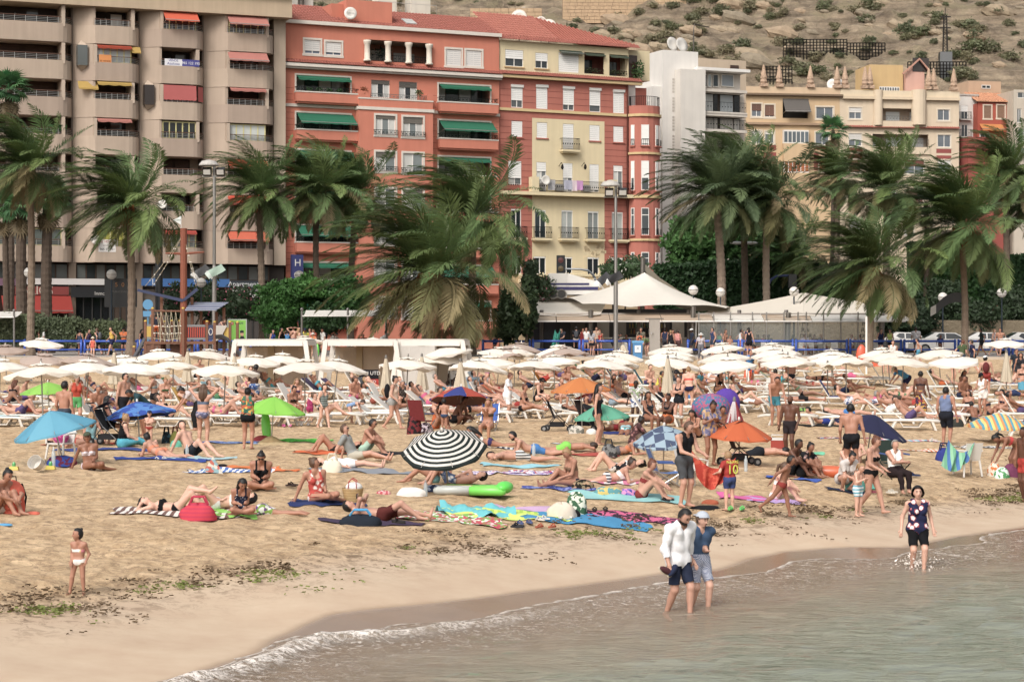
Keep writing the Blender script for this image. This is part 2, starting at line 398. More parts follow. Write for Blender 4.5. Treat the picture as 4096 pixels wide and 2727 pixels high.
# ------------------------------------------------------------------ seaweed washed up along the tide line
def make_seaweed():
 r=np.random.default_rng(5)
 sets={'brown':([],[],'#6a5438'),'green':([],[],'#7a8432')}
 W_=np.array(WEED);seg=np.diff(W_,axis=0);ln=np.hypot(seg[:,0],seg[:,1]);cum=np.concatenate([[0],np.cumsum(ln)])
 n=20000;s=r.random(n)*cum[-1];i=np.clip(np.searchsorted(cum,s)-1,0,len(seg)-1);p=W_[i]+seg[i]*((s-cum[i])/ln[i])[:,None]
 nrm=np.stack([-seg[i,1],seg[i,0]],1)/ln[i][:,None]
 off=r.normal(.2,.75,n)+np.where(r.random(n)<.25,r.normal(.9,.8,n),0)
 p=p+nrm*off[:,None]
 dens=fbm(p[:,0]*.8,p[:,1]*.8,3,77);fine=fbm(p[:,0]*2.7,p[:,1]*2.7,2,5)
 ok=(dens*.6+fine*.5+r.random(n)*.12-np.abs(off-.1)*.09>.665)&(p[:,1]>16)&(p[:,1]<60)
 p=p[ok];off=off[ok];grn=(fbm(p[:,0]*1.1,p[:,1]*1.1,2,41)>.56)&(off<.45)
 z=ground(p[:,0],p[:,1])
 for k,(x,y)in enumerate(p):
  key='green' if grn[k]else 'brown';V,Fc,_=sets[key]
  for q in range(5):
   a=r.random()*pi*2;l=.012+.028*r.random();w=.005+.007*r.random();ox,oy=r.normal(0,.11,2);b=len(V)
   dx,dy=cos(a)*l,sin(a)*l*.8;nx,ny=-sin(a)*w,cos(a)*w;zz=z[k]+.012+.02*r.random()
   V+=[(x+ox-dx-nx,y+oy-dy-ny,zz),(x+ox+dx-nx,y+oy+dy-ny,zz-.004),(x+ox+dx+nx,y+oy+dy+ny,zz+.012),(x+ox-dx+nx,y+oy-dy+ny,zz+.02)];Fc.append((b,b+1,b+2,b+3))
 for key,(V,Fc,c)in sets.items():
  if V:obj(key+'_seaweed',npmesh('seaweed',V,Fc,False),'leaf',c1=c,kind='stuff',label=('dark brown dried' if key=='brown' else 'fresh green')+' seaweed strewn along the tide line',cat='seaweed')
make_seaweed()
# ------------------------------------------------------------------ promenade and streets behind the beach
def make_flat():
 obj('kerb',MB().bx(-90,120,PROM_Y,PROM_Y+.35,2.0,PZ+.03),'paving',c1='#bfae98',kind='structure')
 obj('promenade',MB().bx(-90,120,PROM_Y+.35,146,1.9,PZ),'paving',c1='#aaa098',kind='structure')
 obj('street',MB().bx(-400,500,146,1500,1.7,PZ-.12),'paving',c1='#6d6863',kind='structure')
make_flat()
# ------------------------------------------------------------------ rocky hill
def hill_z(X,Y):
 X=np.asarray(X,float);Y=np.asarray(Y,float)
 base=3+np.clip(Y-235,0,400)*.40+np.clip(Y-262,0,400)*.06+(fbm(X*.02,Y*.02,2,12)-.5)*14-np.clip(-X-5,0,80)*.05
 ledge=fbm(X*.035+Y*.012,Y*.06,4,3)
 st=base/4.2+ledge*2.2+X*.035;fr=st-np.floor(st);step=np.floor(st)+np.clip((fr-.45)/.4,0,1)
 z=base*.45+(step-ledge*2.2-X*.035)*4.2*.55
 z=z+(fbm(X*.16,Y*.16,4,8)-.5)*4.6+(np.abs(fbm(X*.35,Y*.35,3,18)-.5))*3.0
 return z
def make_hill():
 Ys=np.linspace(262,470,250);Xs=np.linspace(-110,190,330);Xg,Yg=np.meshgrid(Xs,Ys);z=hill_z(Xg,Yg)
 me=npmesh('hill',np.stack([Xg,Yg,z],-1).reshape(-1,3),gridfaces(len(Ys),len(Xs)),True)
 n=Nodes('rock');P=n.P
 a=n.ramp(n.nz(.23,9,.68),[(.32,'#7d6a55'),(.45,'#b39474'),(.56,'#cfae86'),(.72,'#dcc3a0')])
 st=n.ramp(n.nz(1.0,6,.7,0,(.12,.12,1.1)),[(.36,(.34,.32,.30)),(.5,(1,1,1)),(.7,(1.05,1.03,1.0))])
 grass=n.ramp(n.nz(.11,6,.7),[(.5,(0,0,0)),(.66,(1,1,1))]);grey=n.ramp(n.nz(.6,6,.75),[(.57,(0,0,0)),(.74,(1,1,1))])
 n.put(P,'Base Color',n.mix(grey,n.mix(grass,n.mix(.8,a,st,'MULTIPLY'),C('#9a8c68')),C('#a08c70')));P.inputs['Roughness'].default_value=.95
 n.bump(n.nz(.55,9,.72),1.5,1.0)
 obj('hill',me,'rock',kind='structure')
make_hill()
def hill_hit(px,py):
 Ys=np.linspace(263,469,900);Xs=(px-CX)*Ys/F;zs=CAMZ-(py-HZ)*Ys/F;k=np.argmax(zs<hill_z(Xs,Ys));
 return Vector((Xs[k],Ys[k],float(hill_z(Xs[k:k+1],Ys[k:k+1])[0])))
# ------------------------------------------------------------------ buildings
class Facade:
 def __init__(s,name,xL,YL,xR,YR,label,z=PZ-.12):
  a,b=atx(xL,YL,z),atx(xR,YR,z);s.a=a;d=b-a;s.L=d.length;s.ang=atan2(d.y,d.x);s.z=z
  s.E=empty(name,a,s.ang,label,'building');s.d=d.normalized();s.n=Vector((s.d.y,-s.d.x,0));s.holes=[]
 def uv(s,p,out=0):
  o=s.a+s.n*out;r=Vector(((p[0]-CX)/F,1,-(p[1]-HZ)/F));c=Vector((0,0,CAMZ))
  t=(o-c).dot(s.n)/r.dot(s.n);q=c+r*t;return((q-o).dot(s.d),q.z-s.z)
 def rect(s,c,r,x0,y0,x1,y1,out=0):
  u0,h1=s.uv(T(c,r,x0,y0),out);u1,h0=s.uv(T(c,r,x1,y1),out);return u0,u1,h0,h1
 def wall(s,name,u0,u1,h0,h1,c1,mat='plaster',y=0,dep=.22,reveal=True):
  H=[h for h in s.holes if h[0]<u1 and h[1]>u0 and h[2]<h1 and h[3]>h0 and abs(h[4]-y)<1e-6]
  us=sorted({u0,u1,*[min(max(v,u0),u1)for h in H for v in h[:2]]});hs_=sorted({h0,h1,*[min(max(v,h0),h1)for h in H for v in h[2:4]]});m=MB()
  for j in range(len(hs_)-1):
   run=None
   for i in range(len(us)):
    solid=i<len(us)-1 and not any(h[0]<=(us[i]+us[i+1])/2<=h[1]and h[2]<=(hs_[j]+hs_[j+1])/2<=h[3]for h in H)
    if solid and run is None:run=us[i]
    if not solid and run is not None:m.add([(run,y,hs_[j]),(us[i],y,hs_[j]),(us[i],y,hs_[j+1]),(run,y,hs_[j+1])],[(0,1,2,3)]);run=None
  for h in H:
   a,b,c,d=max(h[0],u0),min(h[1],u1),max(h[2],h0),min(h[3],h1)
   m.add([(a,y,c),(b,y,c),(b,y,d),(a,y,d),(a,y+dep,c),(b,y+dep,c),(b,y+dep,d),(a,y+dep,d)],[(0,4,5,1),(1,5,6,2),(2,6,7,3),(3,7,4,0)])
  return obj(name,m,mat,s.E,c1)
 def win(s,q,pane='#2c3236',frame='#e9e4dc',blind=0,blindc='#efece6',mull=1,sill=None,sur=None,y=0,dep=.2,curtain=None,kind='window',hole=True):
  u0,u1,h0,h1=q
  if hole:s.holes.append((u0,u1,h0,h1,y))
  f=MB();t=.07;yb=y+dep-.08;yf=y+dep-.14
  for a,b,c,d in((u0,u0+t,h0,h1),(u1-t,u1,h0,h1),(u0+t,u1-t,h0,h0+t),(u0+t,u1-t,h1-t,h1)):f.bx(a,b,yf,yb,c,d)
  for i in range(mull):x=u0+(u1-u0)*(i+1)/(mull+1);f.bx(x-.04,x+.04,yf-.003,yb,h0+t,h1-t)
  W_=obj(kind,f,'paint',s.E,frame)
  n=mull+1
  for i in range(n):
   a,b=u0+(u1-u0)*i/n,u0+(u1-u0)*(i+1)/n;g=MB();g.bx(a+.03,b-.03,yb-.03,yb-.01,h0+.03,h1-.03)
   obj('pane',g,'glass_pane',W_,curtain if curtain and(i%2==0 or n==1)else pane)
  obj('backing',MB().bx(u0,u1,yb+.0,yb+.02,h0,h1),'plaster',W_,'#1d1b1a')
  if blind>0:
   hb=h1-(h1-h0)*blind;g=MB();k=max(1,int((h1-hb)/.16));
   for i in range(k):z0=hb+(h1-hb)*i/k;z1=hb+(h1-hb)*(i+1)/k;g.add([(u0+.03,yf-.035,z0),(u1-.03,yf-.035,z0),(u1-.03,yf-.02,z1-.01),(u0+.03,yf-.02,z1-.01)],[(0,1,2,3)])
   g.bx(u0+.02,u1-.02,yf-.045,yf-.02,hb-.04,hb);obj('roller_blind',g,'plastic',W_,blindc)
  if sill:obj('sill',MB().bx(u0-.1,u1+.1,y-.1,y+.12,h0-.12,h0-.003),'plaster',W_,sill)
  if sur:
   g=MB();w_=.16
   for a,b,c,d in((u0-w_,u0-.002,h0,h1),(u1+.002,u1+w_,h0,h1),(u0-w_,u1+w_,h1+.002,h1+w_*1.1),(u0-w_*1.3,u1+w_*1.3,h0-.2,h0-.002)):g.bx(a,b,y-.05,y+.05,c,d)
   obj('surround',g,'plaster',W_,sur)
  return W_
 def box(s,name,u0,u1,y0,y1,h0,h1,c1,mat='plaster',parent=None):g=MB();g.bx(u0,u1,y0,y1,h0,h1);return obj(name,g,mat,parent or s.E,c1)
 def rail(s,u0,u1,y,h0,h1,c1='#26262a',step=.14,side=0,parent=None,w=.022):
  g=MB();g.bx(u0,u1,y-.02,y+.02,h1-.04,h1);g.bx(u0,u1,y-.015,y+.015,h0,h0+.03)
  k=max(2,int((u1-u0)/step))
  for i in range(k+1):x=u0+(u1-u0)*i/k;g.bx(x-w/2,x+w/2,y-.01,y+.01,h0+.03,h1-.04)
  for i in range(0,k,2):x=u0+(u1-u0)*(i+.5)/k;g.box((x,y,(h0+h1)/2),(.09,.012,.1),0,0,R(45))
  if side:
   for x in(u0,u1):
    g.bx(x-.02,x+.02,y,y+side,h1-.04,h1-.001);g.bx(x-.015,x+.015,y,y+side,h0,h0+.03)
    for i in range(1,max(2,int(side/.2))):g.bx(x-.012,x+.012,y+i*.2-.01,y+i*.2+.01,h0,h1-.04)
  return obj('railing',g,'metal',parent or s.E,c1)
 def awning(s,u0,u1,h1,h0,proj,c1,y=0,val=.25,arms=True,c2=None):
  n=max(6,int((u1-u0)/.25));g=MB()
  g.grid(lambda a,b:(u0+(u1-u0)*a,y-.03-proj*b,h1+(h0-h1)*b-.05*sin(pi*b)*(1+.3*sin(a*9))),n,4)
  if val:g.grid(lambda a,b:(u0+(u1-u0)*a,y-.035-proj-.01*b,h0-b*val*(.72+.28*abs(sin(a*n*.9)))),n*2,1)
  A=obj('awning',g,'canvas',s.E,c1)
  if arms and proj>.2:
   g=MB()
   for x in(u0+.05,u1-.05):g.tube([(x,y-.02,h0-(.2 if proj<1.5 else .6)),(x,y-proj-.02,h0-.02)],.018,5)
   g.bx(u0,u1,y-proj-.05,y-proj-.0,h0-.03,h0+.02);obj('awning_arm',g,'metal',A,'#cfc8be')
  return A
def roof_tiles(F_,name,u0,u1,y0,y1,h0,h1,c1='#a05848',pitch=.24,rows=3,parent=None):
 g=MB();n=max(2,int((u1-u0)/pitch))
 for r_ in range(rows):
  a,b=r_/rows,(r_+1.06)/rows
  for i in range(n):
   x=u0+(u1-u0)*(i+.5)/n;w=(u1-u0)/n*.5;pts=[]
   for k in range(5):an=pi*k/4;pts.append((x-w*cos(an),w*.8*sin(an)))
   ya,yb=y0+(y1-y0)*a,y0+(y1-y0)*min(b,1);ha,hb=h0+(h1-h0)*a,h0+(h1-h0)*min(b,1);lift=.05
   v=[(px,ya,ha+pz+lift)for px,pz in pts]+[(px,yb,hb+pz)for px,pz in pts]
   g.add(v,[(k,k+1,k+6,k+5)for k in range(4)]+[(0,1,2,3,4)])
 return obj(name,g,'tile',parent or F_.E,c1,kind='stuff')
# ---------------- A: brown concrete block with curved balconies
def building_a():
 B=Facade('apartment_block',-60,160.2,1140,169.5,'tall brown concrete apartment block with curved balconies and faded awnings');E=B.E
 uX=lambda px:B.uv((px,700))[0]
 bays=[(uX(-40),uX(289)),(uX(289),uX(556)),(uX(556),uX(812)),(uX(812),uX(1092))]
 hr=[B.uv((450,y))[1]for y in(89,235,380,526,672,818,964)]
 cc='#b7a08b';top=hr[0]+2.6
 B.box('core',0,B.L,1.4,14,0,top,cc,'concrete');B.box('end_wall',uX(1092)+.02,B.L,-.2,1.38,7.2,top+.9,'#bfa992','concrete')
 def front(u0,u1,dep,kind):
  w=u1-u0;p=[(u0+.03,.0),(u0+.30*w,-dep)]if kind else[(u0+.03,-dep)]
  p+=[(u0+.80*w,-dep)];
  for k in range(1,6):a=R(90*k/5);p.append((u0+.80*w+.19*w*sin(a),-dep+(dep-.05)*(1-cos(a))))
  return p
 P_,G_,Y_,O_='#c97f72','#b9a24e','#c8a34a','#e0583a'
 cells={(0,0):'open',(1,0):'door',(2,0):('glass','#3a3f40','#e5633f','awn'),(3,0):('glass','#4a4a48',P_,'awn'),(0,1):'shut',(1,1):('glass','#b9c0c0','#b4492f','val'),(2,1):'banner',(3,1):('open',None,P_,'awn'),(0,2):'shut',(1,2):('shut',None,Y_,'val'),(2,2):('open',None,'#cf6a66','drop'),(3,2):('shut',None,P_,'val'),(0,3):'plants',(1,3):('open',None,P_,'val'),(2,3):('glass','#26292b','#a5564e',None),(3,3):('glass','#c7cac4','#a5564e',None),(0,4):'shut',(1,4):'open',(2,4):'shut',(3,4):('open',None,O_,'awn'),(0,5):'open',(1,5):'open',(2,5):'dish',(3,5):('open',None,O_,'awn'),(0,6):('glass','#5d655f',None,None),(1,6):('glass','#a8a63f',None,'sign'),(2,6):('glass','#8c918e','#c24f41','val'),(3,6):('open',None,'#dd6a4a','awn')}
 for bi,(u0,u1)in enumerate(bays):
  w=u1-u0;dep=1.25;fr=front(u0,u1,dep,bi>0);back=[(fr[-1][0],1.39),(fr[0][0],1.39)]
  if bi>0:obj('pier',MB().prism([(u0+.05,.03),(u0+.27*w,-dep*.86),(u0+.31*w,-dep*.86),(u0+.31*w,1.38),(u0+.05,1.38)],7.2,top-.02),'concrete',E,cc)
  obj('downpipe_recess',MB().prism([(u0+.04,0),(u0+.04,1.38),(u0-.1,1.38),(u0-.1,0)],7.2,top-.02),'concrete',E,'#6f6156')
  for ri,h in enumerate(hr):
   pt=h-.5;pb=pt-(1.52 if ri<6 else 1.3);q=fr+back;sh_=.02*((bi*7+ri*3)%3)
   obj('parapet',MB().prism(q[::-1],pb+sh_,pt),'concrete',E,['#b7a08b','#bda690','#b09986'][(bi+ri)%3])
   g=MB();i0=0 if bi==0 else 1;path=[(x,y+.1,0)for x,y in fr[i0:]]
   for dz,rr in((.1,.018),(.24,.018),(.37,.018)):g.tube([(x,y,pt+dz)for x,y,_ in path],rr,4)
   rl=obj('railing',g,'metal',E,'#b9b6b0');obj('handrail',MB().tube([(x,y,pt+.5)for x,y,_ in path],.04,4),'wood',rl,'#6b4a3a');g=MB()
   tot=fr[-1-5][0]-fr[i0][0];k=6
   for i in range(k+1):x=fr[i0][0]+tot*i/k;g.bx(x-.02,x+.02,-dep+.08,-dep+.12,pt,pt+.48)
   obj('rail_post',g,'metal',rl,'#c9c6c0')
   x0,x1=(u0+.33*w if bi else u0+.05),u0+.84*w;o1=pt+1.44;c=cells[(bi,ri)];ty=c if isinstance(c,str)else c[0]
   fin=MB();s_=1 if(bi+ri)%2 else 0
   fin.bx(*((x0-.25,x0+.0,-dep+.02,.6)if bi and s_==0 else(x1+.0,x1+.28,-dep+.06,.6)),pt-.25,o1-.02);obj('fin',fin,'concrete',E,'#c2ac96')
   if ty=='glass':
    col=c[1];n=5;f=MB();yy=-dep+.3
    for i in range(n+1):x=x0+(x1-x0)*i/n;f.bx(x-.05,x+.05,yy-.03,yy+.03,pt,o1-.03)
    f.bx(x0,x1,yy-.025,yy+.025,o1-.12,o1-.04);f.bx(x0,x1,yy-.025,yy+.025,pt+.0,pt+.06)
    wd=obj('window',f,'paint',E,'#d8cd84')
    for i in range(n):a,b=x0+(x1-x0)*i/n,x0+(x1-x0)*(i+1)/n;obj('pane',MB().bx(a+.05,b-.05,yy-.01,yy+.01,pt+.06,o1-.12),'glass_pane',wd,col)
   else:
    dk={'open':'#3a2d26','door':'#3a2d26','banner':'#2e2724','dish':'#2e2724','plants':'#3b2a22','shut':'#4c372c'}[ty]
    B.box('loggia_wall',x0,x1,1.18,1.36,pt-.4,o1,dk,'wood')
    if ty in('shut','plants'):
     for i in range(2):
      a,b=x0+(x1-x0)*(.03+.5*i),x0+(x1-x0)*(.44+.5*i);g=MB()
      for k in range(9):z=pt-.4+(o1-pt+.35)*k/9;g.add([(a,.92,z),(b,.92,z),(b,.96,z+.18),(a,.96,z+.18)],[(0,1,2,3)])
      obj('shutter',g,'wood',E,'#543c30')
    else:
     x=x0+(x1-x0)*.55;obj('balcony_door',MB().bx(x,x+.9,1.10,1.17,pt-.4,o1-.15),'glass_pane',E,'#d6d2ca' if ty=='door' else '#4d5052')
     obj('wall_lamp',MB().lathe([(.02,-.16),(.1,-.04),(.1,.04),(.02,.16)],6,(x0+(x1-x0)*.38,1.0,pt+.85)),'metal',E,'#8b8a88')
   if not isinstance(c,str):
    ac,at_=c[2],c[3]
    if at_=='awn':B.awning(x0-(.2 if bi==3 else 0),x1+.1,o1-.03,o1-.75,.9,ac,y=-dep+.1,val=.12)
    elif at_=='val':B.awning(x0,x1,o1-.03,o1-.18,.35,ac,y=-dep+.1,val=.2,arms=False)
    elif at_=='drop':
     obj('sun_blind',MB().grid(lambda a,b:(x0+(x1-x0)*a,-dep+.02-.12*b,o1-.06-(o1-pt-.25)*b-(.06*abs(sin(a*22))if b>.99 else 0)),26,3),'canvas',E,ac)
     obj('sun_blind',MB().grid(lambda a,b:(x1+.15+.55*a,-dep+.05+.55*a-.1*b,o1-.1-(o1-pt-.2)*b),4,3),'canvas',E,ac)
    elif at_=='sign':
     sg=obj('for_sale_board',MB().bx(x0+.1,x0+1.5,-dep-.02,-dep+.02,pt-.45,pt+.55),'print',E,'#eee7df')
     text('lettering','SE VENDE',.27,sg,(x0+.8,-dep-.025,pt+.38),'#b1443d');text('lettering','965 214 31',.27,sg,(x0+.8,-dep-.025,pt-.25),'#2c2c30')
     text('lettering','apartamento',.13,sg,(x0+.8,-dep-.025,pt+.08),'#8a6a66')
   if ty=='banner':
    sg=obj('banner',MB().bx(x0+.1,x0+1.55,-dep-.0,-dep+.03,pt+.0,pt+.55),'print',E,'#e4e2e6');s2=obj('banner',MB().bx(x0+1.56,x0+3.0,-dep-.0,-dep+.03,pt+.0,pt+.55),'print',E,'#4b4a94')
    text('lettering','VENDE',.26,sg,(x0+.82,-dep-.005,pt+.42),'#5c5a9c');text('lettering','Azulcasa',.3,sg,(x0+.82,-dep-.005,pt+.16),'#4b4a94');text('lettering','965 122 195',.30,s2,(x0+2.27,-dep-.005,pt+.26),'#f0eef2')
   if(bi,ri)==(1,1):sg=obj('banner',MB().bx(x0+.15,x0+1.15,-dep+.04,-dep+.07,pt-.02,pt+.62),'print',E,'#e8913f');text('lettering','SE VENDE',.2,sg,(x0+.65,-dep+.035,pt+.1),'#6a3a1c');B.awning(x1+.0,x1+.75,o1-.05,o1-.5,.4,Y_,y=-dep+.25,val=.12,arms=False)
   if(bi,ri)==(1,2):B.awning(x0-1.5,x0+.1,o1-.03,o1-.6,.5,Y_,y=-dep*.6,val=.15,arms=False)
   if(bi,ri)in((1,1),(2,2)):
    uu=u0+.12*w;wd=obj('window',MB().yprism([(uu-.4,pt-.3),(uu+.4,pt-.3),(uu+.4,o1-.1),(uu-.4,o1-.1)],-dep*.86,-.3),'glass_pane',E,'#3a2f2b' if ri==2 else '#5d615f')
    for sgn,hh in((1,o1-.1),(-1,pt-.3)):obj('window_hood',MB().add([(uu-.4,-dep*.8,hh),(uu+.4,-dep*.8,hh),(uu,-.05,hh),(uu,-.45,hh+sgn*.45)],[(0,1,3),(1,2,3),(2,0,3)]),'concrete',wd,'#c2ac96')
   if ty=='dish' or at_dish((bi,ri)):
    obj('satellite_dish',MB().lathe([(.0,0),(.22,.03),(.38,.1),(.38,.12),(.22,.05),(0,.02)],16),'plastic',E,'#d5cec4',loc=(x0-.15,-dep-.25,pt+.5),rot=(R(80),0,R(-20)),smooth=1)
   if ty=='plants':g=leaf_blob(260,.75,.35,.3,3);obj('balcony_plant',g,'leaf',E,'#3d6a34',loc=(x1-.3,-dep+.3,pt+.55))
 B.box('roof_parapet',-.2,B.L+.2,-1.5,1.38,hr[0]+.99,hr[0]+2.7,'#c2a98a','concrete');B.box('roof_slab',-.2,B.L+.2,-1.9,14,hr[0]+2.72,hr[0]+3.0,'#c2a98a','concrete')
 for bi in range(4):
  u0,u1=bays[bi];n=6
  f=MB();f.bx(u0+.3,u1-.3,.1,.25,5.86,5.94);wd=obj('strip_window',f,'wood',E,'#4f3b2f')
  for i in range(n+1):x=u0+.35+(u1-u0-.7)*i/n;f=MB();f.bx(x-.06,x+.06,.1,.25,5.95,7.05);obj('mullion',f,'wood',wd,'#4f3b2f')
  for i in range(n):a,b=u0+.35+(u1-u0-.7)*i/n,u0+.35+(u1-u0-.7)*(i+1)/n;obj('pane',MB().bx(a+.06,b-.06,.15,.2,5.95,7.05),'glass_pane',wd,['#4e5352','#6d706d','#393e40','#83837e'][(i+bi)%4])
  B.box('pier',u0-.3,u0+.28,-.1,1.38,0,7.2,'#94806d','concrete')
 B.box('lintel',0,B.L,.3,1.38,5.2,7.1,'#3b332e','concrete')
 def fas(px0,px1,y0,y1,c1,out=.5,nm='shop_fascia',mat='paint',th=.1):
  u0,h1=B.uv((px0,y0),out);u1,h0=B.uv((px1,y1),out);return B.box(nm,u0,u1,-out,-out+th,h0,h1,c1,mat),(u0+u1)/2,(h0+h1)/2,-out-.005
 fas(-40,75,1112,1142,'#7d5a6e')[0];fas(75,460,1112,1140,'#d6cfca')
 o,u,h,y=fas(60,275,1145,1180,'#8b3b36');text('lettering','LARIOS',1.0,o,(u-.6,y,h),'#c9b8a5',sx=.9)
 o,u,h,y=fas(285,440,1147,1190,'#2a2a2c');text('lettering','InmoLat',.42,o,(u+1.0,y,h-.1),'#cfc9c0')
 o,u,h,y=fas(566,635,1113,1143,'#3d6fae');text('lettering','L',.7,o,(u+.3,y,h),'#dfe3e8')
 fas(640,918,1114,1148,'#3d6fae');o,u,h,y=fas(918,1040,1122,1152,'#3c4248');text('lettering','Apartments',.6,o,(u,y,h),'#d8d8d6')
 o,u,h,y=fas(930,1075,1156,1190,'#cfcac4');text('lettering','BERCI',.68,o,(u+.3,y,h),'#2b2d30')
 u0,h1=B.uv((5,1182),.55);u1,h0=B.uv((285,1250),1.4);B.awning(u0,u1+.1,h1,h0+.15,1.3,'#a8392f',y=-.5,val=.22)
 for k,(a,b,c)in enumerate(((-40,285,'#3a2a26'),(300,440,'#202325'),(455,560,'#594a40'),(566,800,'#7c7066'),(820,1075,'#5b5450'))):
  u0,u1=uX(a),uX(b);wd=obj('shop_front',MB().bx(u0,u1,.2,.3,.1,5.1),'glass_pane',E,c);g=MB()
  for i in range(5):x=u0+(u1-u0)*i/4;g.bx(x-.05,x+.05,.12,.19,0,5.1)
  obj('frame',g,'paint',wd,'#3c3a38')
 return B
def at_dish(k):return k in((1,6),)
def leaf_blob(n,rx,ry,rz,seed,size=.16,shellw=.5):
 r=np.random.default_rng(seed);d=r.normal(size=(n,3));d/=vlen(d,axis=1,keepdims=True);rad=(1-shellw*r.random(n)**1.5)
 bumpy=1+.22*np.sin(d[:,0]*5+seed)*np.sin(d[:,1]*6+1.3*seed)+.15*np.sin(d[:,2]*9+seed)
 c=d*(rad*bumpy)[:,None]*[rx,ry,rz];a=r.normal(size=(n,3));a/=vlen(a,axis=1,keepdims=True);nn=d*.6+r.normal(size=(n,3))*.5
 b=np.cross(a,nn);b/=vlen(b,axis=1,keepdims=True)+1e-9;s=size*(.6+.8*r.random(n))[:,None]
 V=np.stack([c-a*s,c-b*s*.5,c+a*s,c+b*s*.5],1).reshape(-1,3)
 return npmesh('foliage',V,np.arange(4*n).reshape(-1,4),False)
FA=building_a()
# ---------------- B: coral building with green awnings
def building_b():
 B=Facade('coral_building',1143,170.2,1997,178.6,'coral red apartment building with green awnings and a tiled penthouse roof');E=B.E;L=B.L;cr='#d47c60';wh='#ddd2c4'
 r=lambda*a,**k:B.rect(1,0,*a,**k)
 htop=B.uv(T(1,0,285,215))[1];hband=B.uv(T(1,0,285,590))[1]
 for x0,y0,x1,y1,bl in((447,365,592,502,.75),(640,385,785,516,.75),(1748,452,1888,610,1),(1930,462,2075,615,1)):B.win(r(x0,y0,x1,y1),blind=bl,blindc='#ded9d3',mull=1,sur=wh,pane='#68758a')
 lg=r(1003,362,1590,590);B.holes.append((*lg,0))
 for i,(x0,y0,x1,y1)in enumerate(((1060,735,1230,905),(1315,750,1482,922))):B.win(r(x0,y0,x1,y1),blind=(.2,.3)[i],blindc='#5e5850',mull=2,curtain='#c9c9c4')
 hp=B.uv(T(1,0,345,950))[1]-B.uv(T(1,0,345,1295))[1]
 opens=[(370,690,865,872),(1680,772,2150,965)];q1=[r(*o)for o in opens]
 rows=7
 for k in range(rows):
  for side,q in enumerate(q1):
   u0,u1,h0,h1=q;h0,h1=h0-hp*k,h1-hp*k
   if h0<.5:continue
   B.holes.append((u0,u1,h0,h1,0));sr=MB();w=.14
   for a,b,c,d in((u0-w,u0-.003,h0,h1),(u1+.003,u1+w,h0,h1),(u0-w,u1+w,h1+.003,h1+w)):sr.bx(a,b,-.05,.05,c,d)
   obj('surround',sr,'plaster',E,wh)
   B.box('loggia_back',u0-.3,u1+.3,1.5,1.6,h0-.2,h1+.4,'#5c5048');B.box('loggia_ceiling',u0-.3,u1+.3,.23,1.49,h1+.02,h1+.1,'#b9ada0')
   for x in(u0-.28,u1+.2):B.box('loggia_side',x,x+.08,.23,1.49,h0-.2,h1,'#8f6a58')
   for i,(a,b,c)in enumerate(((.02,.24,'#b9bab6'),(.26,.5,'#2d2c2c'),(.52,.74,'#c4c2bc'),(.76,.98,'#3b3e40'))):
    obj('sliding_door',MB().bx(u0+(u1-u0)*a,u0+(u1-u0)*b,1.38,1.44,h0-.2,h1-.05),'glass_pane',E,c if(i+k+side)%3 else '#8d8f8c')
   a,b=u0-.18,u1+.55 if side==0 else u1+.5
   g=MB();g.bx(a,b,-.75,.0,h0-.85,h0-.08);g.bx(a+.1,b-.1,-.6,.0,h0-1.0,h0-.85);bf=obj('balcony',g,'plaster',E,cr)
   B.box('coping',a-.03,b+.03,-.79,.0,h0-.075,h0+.03,wh,parent=bf);B.rail(a+.05,b-.05,-.74,h0+.03,h0+.42,'#2f3532',.17,.7,bf)
   big=[(0,0),(1,1),(1,0),(0,0),(1,1),(0,1),(1,0)][k][side]
   if big:B.awning(u0+.05,u1+.25,h1-.02,h1-.85,1.15,'#2c7a5c',val=.16)
   else:B.awning(u0+.05,u1-.05,h1-.02,h1-.28,.5,'#2c7a5c',val=.2,arms=False)
   if k==0 and side==0:
    for i in range(4):g=leaf_blob(60,.3,.15,.22,i+5,.09);obj('balcony_plant',g,'leaf',bf,'#46733a',loc=(u0+1+i*.9,-.55,h0+.2))
 B.box('string_course',-.02,L+.02,-.12,0,q1[0][2]-1.02-.25,q1[0][2]-1.02,wh)
 mu0,mh=B.uv(T(1,0,945,985),.9);mu1,_=B.uv(T(1,0,1628,1005),.9);yb=-.9
 for k in range(6):
  for i,(x0,y0,x1,y1)in enumerate(((1100,1060,1282,1245),(1352,1075,1535,1262))):
   u0,u1,h0,h1=B.rect(1,0,x0,y0,x1,y1,.9);h0,h1=h0-hp*.985*k,h1-hp*.985*k
   if h0<1:continue
   W_=B.win((u0,u1,h0,h1),blind=(.15,.25,0,.2,0,.3)[k]if i==0 else(.3,0,.25,0,.4,.1)[k],blindc='#6e675c',mull=2 if k==0 else 1,y=yb,sur=wh,curtain='#cfcdc6',pane='#7d8584');B.rail(u0-.18,u1+.18,yb-.16,h0+.0,h0+.42,'#39403c',.17,.14,W_)
 B.wall('bay_wall',mu0,mu1,0,mh-.2,cr,y=yb)
 for x in(mu0,mu1):obj('bay_side',MB().add([(x,yb,0),(x,-.01,0),(x,-.01,mh-.2),(x,yb,mh-.2)],[(0,1,2,3)]),'plaster',E,cr)
 B.box('bay_cornice',mu0-.08,mu1+.08,yb-.1,-.01,mh-.19,mh+.08,wh);B.box('terrace_parapet',mu0,mu1,yb,yb+.15,mh+.09,mh+.72,cr)
 B.box('terrace_coping',mu0-.03,mu1+.03,yb-.04,yb+.19,mh+.73,mh+.85,wh);B.rail(mu0+1.1,mu1-.6,yb+.07,mh+.85,mh+1.25,'#8b908c',.17)
